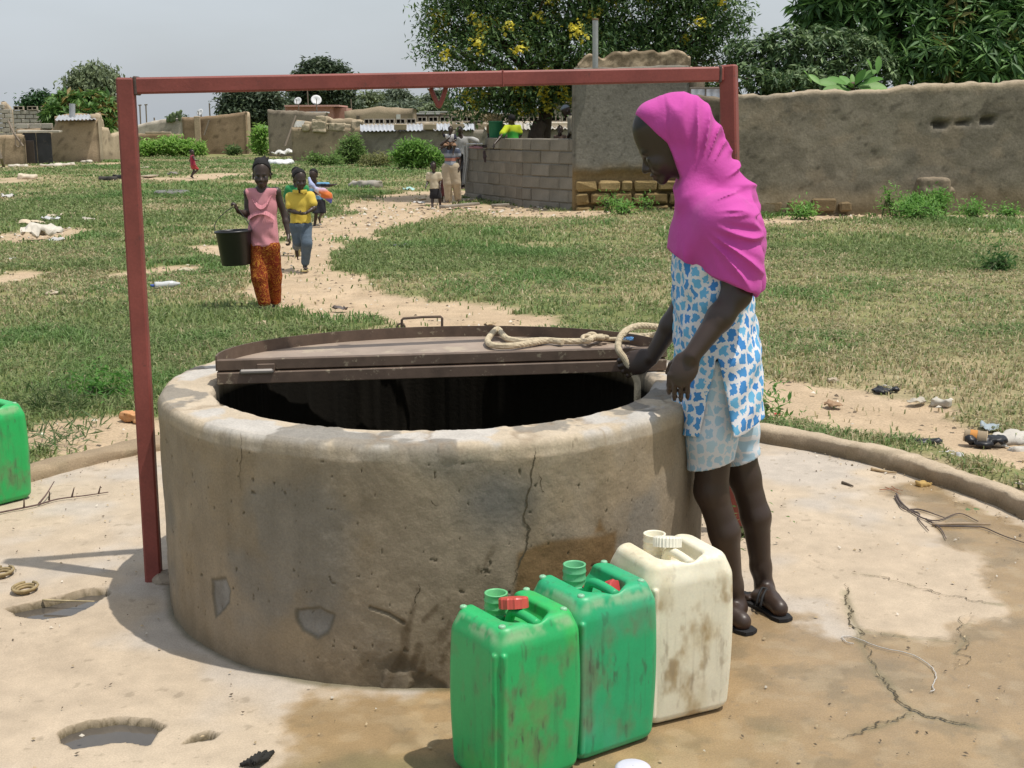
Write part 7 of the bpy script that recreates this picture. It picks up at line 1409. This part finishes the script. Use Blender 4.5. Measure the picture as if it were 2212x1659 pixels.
ws = spline([G(u, v, .006) for u, v in ((1844, 1390), (1829, 1387), (1818, 1377), (1828, 1374), (1846, 1377), (1905, 1399), (1968, 1413), (2008, 1437), (2021, 1460), (2015, 1482), (2018, 1490), (2010, 1494))], 8)
tag(mk('string', *tube(ws + RNG.normal(0, .0012, ws.shape) * [1, 1, 0], .0015, 5), plain('white_string', (.50, .48, .45)), None, True), 'thin white string lying in a hook shape on the wet apron', 'string')
rock('dry yellow brown leaf curled against the right kerb', 1994, 1049, .045, (.42, .28, .10), 'dead_leaf', 'leaf', flat=.5, z=0)
for u, v, lab in ((2094, 1100, 'dull green leaf lying in the wet gutter by the right kerb'), (2124, 1108, 'small bright green leaf in the gutter right of the dull one')): crumple(lab, u, v, .07, (.10, .16, .06) if u < 2100 else (.22, .32, .05), 'fallen_leaf', 'leaf', .15)
rock('orange brick fragment on the earth behind the left red post', 287, 905, .085, (.50, .26, .12), 'brick_fragment', 'brick', flat=.7)
for u, v, lab in ((55, 1278, 'small ring of dry dung on the apron near the upper puddle'), (4, 1243, 'dry dung lump at the left edge of the picture')):
    p = G(u, v, 0); a = np.linspace(0, 5.6, 14); T = [tube(np.c_[p[0] + (.028 + .006 * k) * np.cos(a + k), p[1] + (.035 + .006 * k) * np.sin(a + k), np.full(14, .006 + .006 * k)], .005, 6) for k in range(3)]; tag(mk('dung_ring', *join(T), plain('dung%d' % u, (.30, .23, .12), var=.4, vscale=40), None, True), lab, 'dung')
sticks('pale reed stalk lying across the upper puddle', [[(92, 1296, .004), (150, 1298, .004), (204, 1299, .004)]], .004, (.42, .34, .20), 'reed', 'reed')
# torn rubber and white thing at the bottom
T = [tube(spline([G(520 + 8 * i, 1652 - 5 * i, .004), G(548, 1642 + 3 * (i % 3), .016 + .006 * i), G(590 - 4 * i, 1624 + 5 * (i % 4), .006)], 5), .006, 5) for i in range(6)]
tag(mk('torn_rubber', *join(T), plain('old_rubber', (.025, .024, .022), rough=.9), None, True), 'frayed strip of black rubber at the bottom of the picture', 'rubber')
p = G(1367, 1668, 0); tag(mk('plastic_disc', *lathe([(.001, .018), (.035, .017), (.044, .012), (.046, .0), (.043, .0)], 24, tuple(p)), plain('pale_lilac_plastic', (.62, .60, .72), rough=.4), None, True), 'pale lilac plastic disc cut by the bottom edge of the picture', 'plastic disc')
# rubbish on the earth right of the apron
def bag(label, u, v, s, col, lift=.4, name='plastic_bag', seed=0):
    p = G(u, v, 0); S = Sdf(); r_ = np.random.default_rng(int(u))
    for _ in range(7): c = r_.normal(0, .35, 3) * [s, s * .6, s * .12]; S.ell(c + [0, 0, s * .1], (s * r_.uniform(.2, .4), s * r_.uniform(.15, .3), s * r_.uniform(.08, .2)), None, s * .1)
    V, F = S.build(s / 14, lambda x, y, z: s * .20 * (np.abs(fbm(x * 4 / s, y * 4 / s, z * 4 / s, 3) - .5) * 2 - .3)); V = V[:, :3]; return tag(mk(name, V + p + [0, 0, .0], F, plain('bag_%d' % u, col, rough=.4, var=.15, vscale=20), None, True), label, 'bag')
bag('crumpled black plastic bag in the grass upper right of the kerb', 1908, 846, .10, (.018, .018, .02)); bag('largest heap of torn black plastic beside the paper cup', 2128, 955, .12, (.016, .016, .018)); bag('flat torn black plastic left of the paper cup', 2000, 958, .09, (.03, .03, .034), .2)
cp_ = G(2082, 952, 0); M_ = np.array(Matrix.Rotation(R(100), 3, 'Y') @ Matrix.Rotation(.3, 3, 'X')); V, F = lathe([(.001, 0), (.030, 0), (.042, .10), (.044, .10), (.043, .104), (.040, .1), (.028, .004), (.001, .004)], 20); cup = tag(mk('paper_cup', V @ M_.T + cp_ + [0, 0, .03], F, plain('paper_cup_tan', (.48, .37, .24)), None, True), 'crushed tan and orange paper cup among black plastic scraps', 'cup'); V, F = lathe([(.0335, .022), (.0375, .055)], 20); mk('cup_band', V @ M_.T * 1.02 + cp_ + [0, 0, .03], F, plain('cup_orange', (.50, .22, .05)), cup, True)
rock('big pale flat stone slab at the right edge beside the rubbish', 2208, 955, .22, (.46, .43, .38), 'stone_slab', flat=.25, z=-.03)
for i, (u, v, s, col, lab) in enumerate(((2034, 872, .07, (.42, .39, .33), 'pale rounded stone in the grass above the black plastic'), (1800, 822, .045, (.40, .33, .24), 'small tan stone on the bare patch behind the girl'))): rock(lab, u, v, s, col)
for u, v, s, col, lab in ((1796, 874, .10, (.30, .19, .11), 'brown dead leaf on the bare patch right of the girl'), (1980, 868, .10, (.40, .36, .29), 'creased tan paper by the crumpled black bag'), (2060, 985, .10, (.48, .47, .46), 'greyish scrap just outside the right kerb'), (1680, 892, .03, (.45, .05, .04), 'tiny red scrap near the hem of the tunic'), (2135, 925, .12, (.28, .33, .36), 'bluish plastic scrap beside the stone slab'), (1925, 838, .08, (.42, .39, .34), 'whitish scrap behind the crumpled black bag')): crumple(lab, u, v, s, col)
# field litter, left
for u, v, s, col, lab in ((70, 487, .32, (.56, .46, .33), 'tan cardboard scrap upper left of the pale bag in the grass'), (118, 471, .26, (.50, .43, .32), 'highest tan scrap in the left grass litter'), (108, 479, .3, (.50, .50, .50), 'grey strip between the two tan scraps'), (211, 467, .16, (.55, .48, .18), 'yellowish scrap in the grass left of the red post'), (190, 478, .26, (.42, .38, .31), 'greyish flat scrap under the yellowish one'), (123, 522, .2, (.46, .44, .42), 'small grey scrap right of the pale bag'), (113, 636, .15, (.50, .42, .32), 'lone tan scrap in the mid left grass'), (17, 428, .35, (.52, .50, .47), 'pale bag scrap far out at the left edge'), (24, 560, .12, (.5, .5, .49), 'tiny white scrap at the left edge of the grass'), (400, 590, .2, (.48, .42, .30), 'torn tan scrap in the grass right of the red post'), (565, 700, .1, (.42, .33, .22), 'dead leaf near the feet of the girl with the bucket'), (820, 690, .12, (.44, .34, .22), 'curled brown leaf on the bare path'), (735, 668, .14, (.12, .10, .09), 'dark leaf scrap on the path'), (808, 678, .09, (.45, .35, .22), 'small pale leaf on the path beside the dark one'), (858, 535, .22, (.10, .10, .11), 'dark scrap in the grass beside the path'), (952, 412, .25, (.6, .6, .58), 'white scrap left of the small child'), (880, 412, .3, (.35, .55, .52), 'pale green scrap on the far path'), (905, 441, .22, (.5, .48, .45), 'whitish stone like scrap on the path'), (905, 433, .28, (.46, .38, .26), 'tan scrap by the path near the small child'), (1058, 700, .10, (.42, .32, .20), 'brown leaf in the grass just behind the lid')): crumple(lab, u, v, s, col, group=None)
crumple('pale crumpled sheet lying on bare soil in the left grass', 82, 516, .52, (.58, .53, .45), 'plastic_sheet', 'litter', .35)
bt = empty('bottle', tuple(G(360, 626, 0)), 'clear crushed plastic bottle lying in the grass right of the left post', 'bottle'); mbt = plain('clear_plastic', (.52, .53, .53), rough=.2, var=.1); M_ = np.array(Matrix.Rotation(R(20), 3, 'Z') @ Matrix.Rotation(R(88), 3, 'Y'))
V, F = lathe([(.001, -.11), (.034, -.11), (.037, -.09), (.031, -.04), (.036, .02), (.034, .06), (.018, .10), (.013, .115), (.013, .13), (.001, .13)], 16); mk('shell', V @ M_.T + G(360, 626, 0) + [0, 0, .05], F, mbt, bt, True); V, F = lathe([(.001, -.150), (.015, -.15), (.015, -.112), (.001, -.112)], 14); mk('bottle_cap', V @ M_.T * [1, 1, 1] + G(360, 626, 0) + [0, 0, .05], F, plain('blue_cap', (.05, .10, .35)), bt, True)
t_ = G(372, 422, 0); a = np.linspace(0, 2 * math.pi, 40); tag(mk('old_tyre', *tube(np.c_[t_[0] + .34 * np.cos(a), t_[1] + .34 * np.sin(a), np.full(40, .04)], .075, 10, False), plain('worn_tyre', (.17, .165, .16), rough=.95, var=.25), None, True), 'worn grey tyre lying flat in the grass right of the left post', 'tyre')
for i, (u, v, s, col, lab) in enumerate(((60, 386, .36, (.55, .47, .36), 'pale upright rock in the far left grass'), (186, 352, .35, (.56, .51, .43), 'pale stone at the foot of the small mud house'), (247, 343, .35, (.56, .47, .36), 'tan foundation stone right of the small mud house'), (40, 361, .3, (.55, .5, .42), 'white stone along the wall foot left of the gate'), (110, 360, .32, (.55, .5, .42), 'white stone along the wall foot just before the gate'), (140, 358, .32, (.55, .5, .42), 'white stone along the wall foot right of the gate'), (262, 386, .35, (.04, .04, .04), 'black lump in the grass left of the red post'), (232, 390, .35, (.05, .045, .04), 'second black lump by the small gully'), (578, 329, .4, (.45, .36, .25), 'brown stone at the corner of the brown house'), (790, 404, .42, (.33, .30, .26), 'long grey concrete piece beside the far path'), (557, 388, .35, (.5, .45, .38), 'pale stone left of the head of the pink top girl'), (375, 378, .3, (.2, .18, .16), 'dark stone in front of the running child'))): rock(lab, u, v, s, col, asp=2.6 if 'long' in lab or 'wall foot' in lab or 'foundation' in lab else 1.5, flat=.45, vox=.05)
for u0, v0, u1, v1, w_, lab in ((310, 381, 334, 379, .3, 'pale plank in the grass just right of the left post'), (302, 363, 322, 361, .3, 'farther pale plank behind the first one'), (955, 447, 1030, 440, .16, 'long grey board on the ground at the feet of the man'), (1066, 444, 1096, 442, .14, 'short grey board at the foot of the block wall'), (1000, 432, 1026, 431, .16, 'board lying in the shade by the wall end')):
    a, b = G(u0, v0, .04), G(u1, v1, .04); tag(mk('board', *bar(a, b, w_, .05, bev=.01), plain('board_%d' % u0, (.40, .33, .24) if u0 < 400 else (.25, .22, .18), var=.25)), lab, 'board')
bag('white crumpled plastic bag at the left foot of the tan yard wall', 617, 356, .75, (.66, .66, .66)); crumple('flat white scrap behind the white bag by the yard wall', 609, 340, 1.1, (.60, .59, .55), 'plastic_sheet', 'litter', .3)
V, F = Sdf().ell((0, 0, 0), (.33, .25, .18)).ell((.2, .1, .0), (.25, .2, .14), k=.05).build(.03, lambda x, y, z: .05 * (fbm(x * 6, y * 6, z * 6, 3) - .5)); tag(mk('dark_heap', V + G(1060, 432, 0), F, plain('dark_heap', (.05, .042, .035), var=.3), None, True), 'dark heap of ash in the shade at the foot of the block wall', 'heap')
# weed at the foot of the right red post
bush('tiny weed growing at the foot of the right red post', [(1600, 1146, 6, 9)], 4.52, 26, .028, ((.07, .14, .04), (.14, .20, .08)), 123, None); bush('small pale weed at the apron edge behind the girl', [(1650, 885, 16, 16)], 6.4, 50, .05, ((.06, .15, .03), (.14, .22, .07)), 124, None)
bush('low tuft of coarse grass on the left kerb', [(180, 962, 26, 12), (150, 968, 18, 8)], 6.2, 120, .08, ((.05, .11, .03), (.12, .16, .07)), 125, None, asp=.10); bush('coarse grass tuft beside the left jerrycan', [(115, 985, 26, 12), (90, 992, 14, 8)], 5.9, 110, .08, ((.06, .11, .04), (.14, .17, .09)), 126, None, asp=.10); bush('dark coarse tuft above the left jerrycan', [(110, 900, 34, 18), (160, 905, 26, 12)], 6.7, 200, .10, ((.05, .09, .03), (.13, .15, .07)), 127, None, asp=.08)
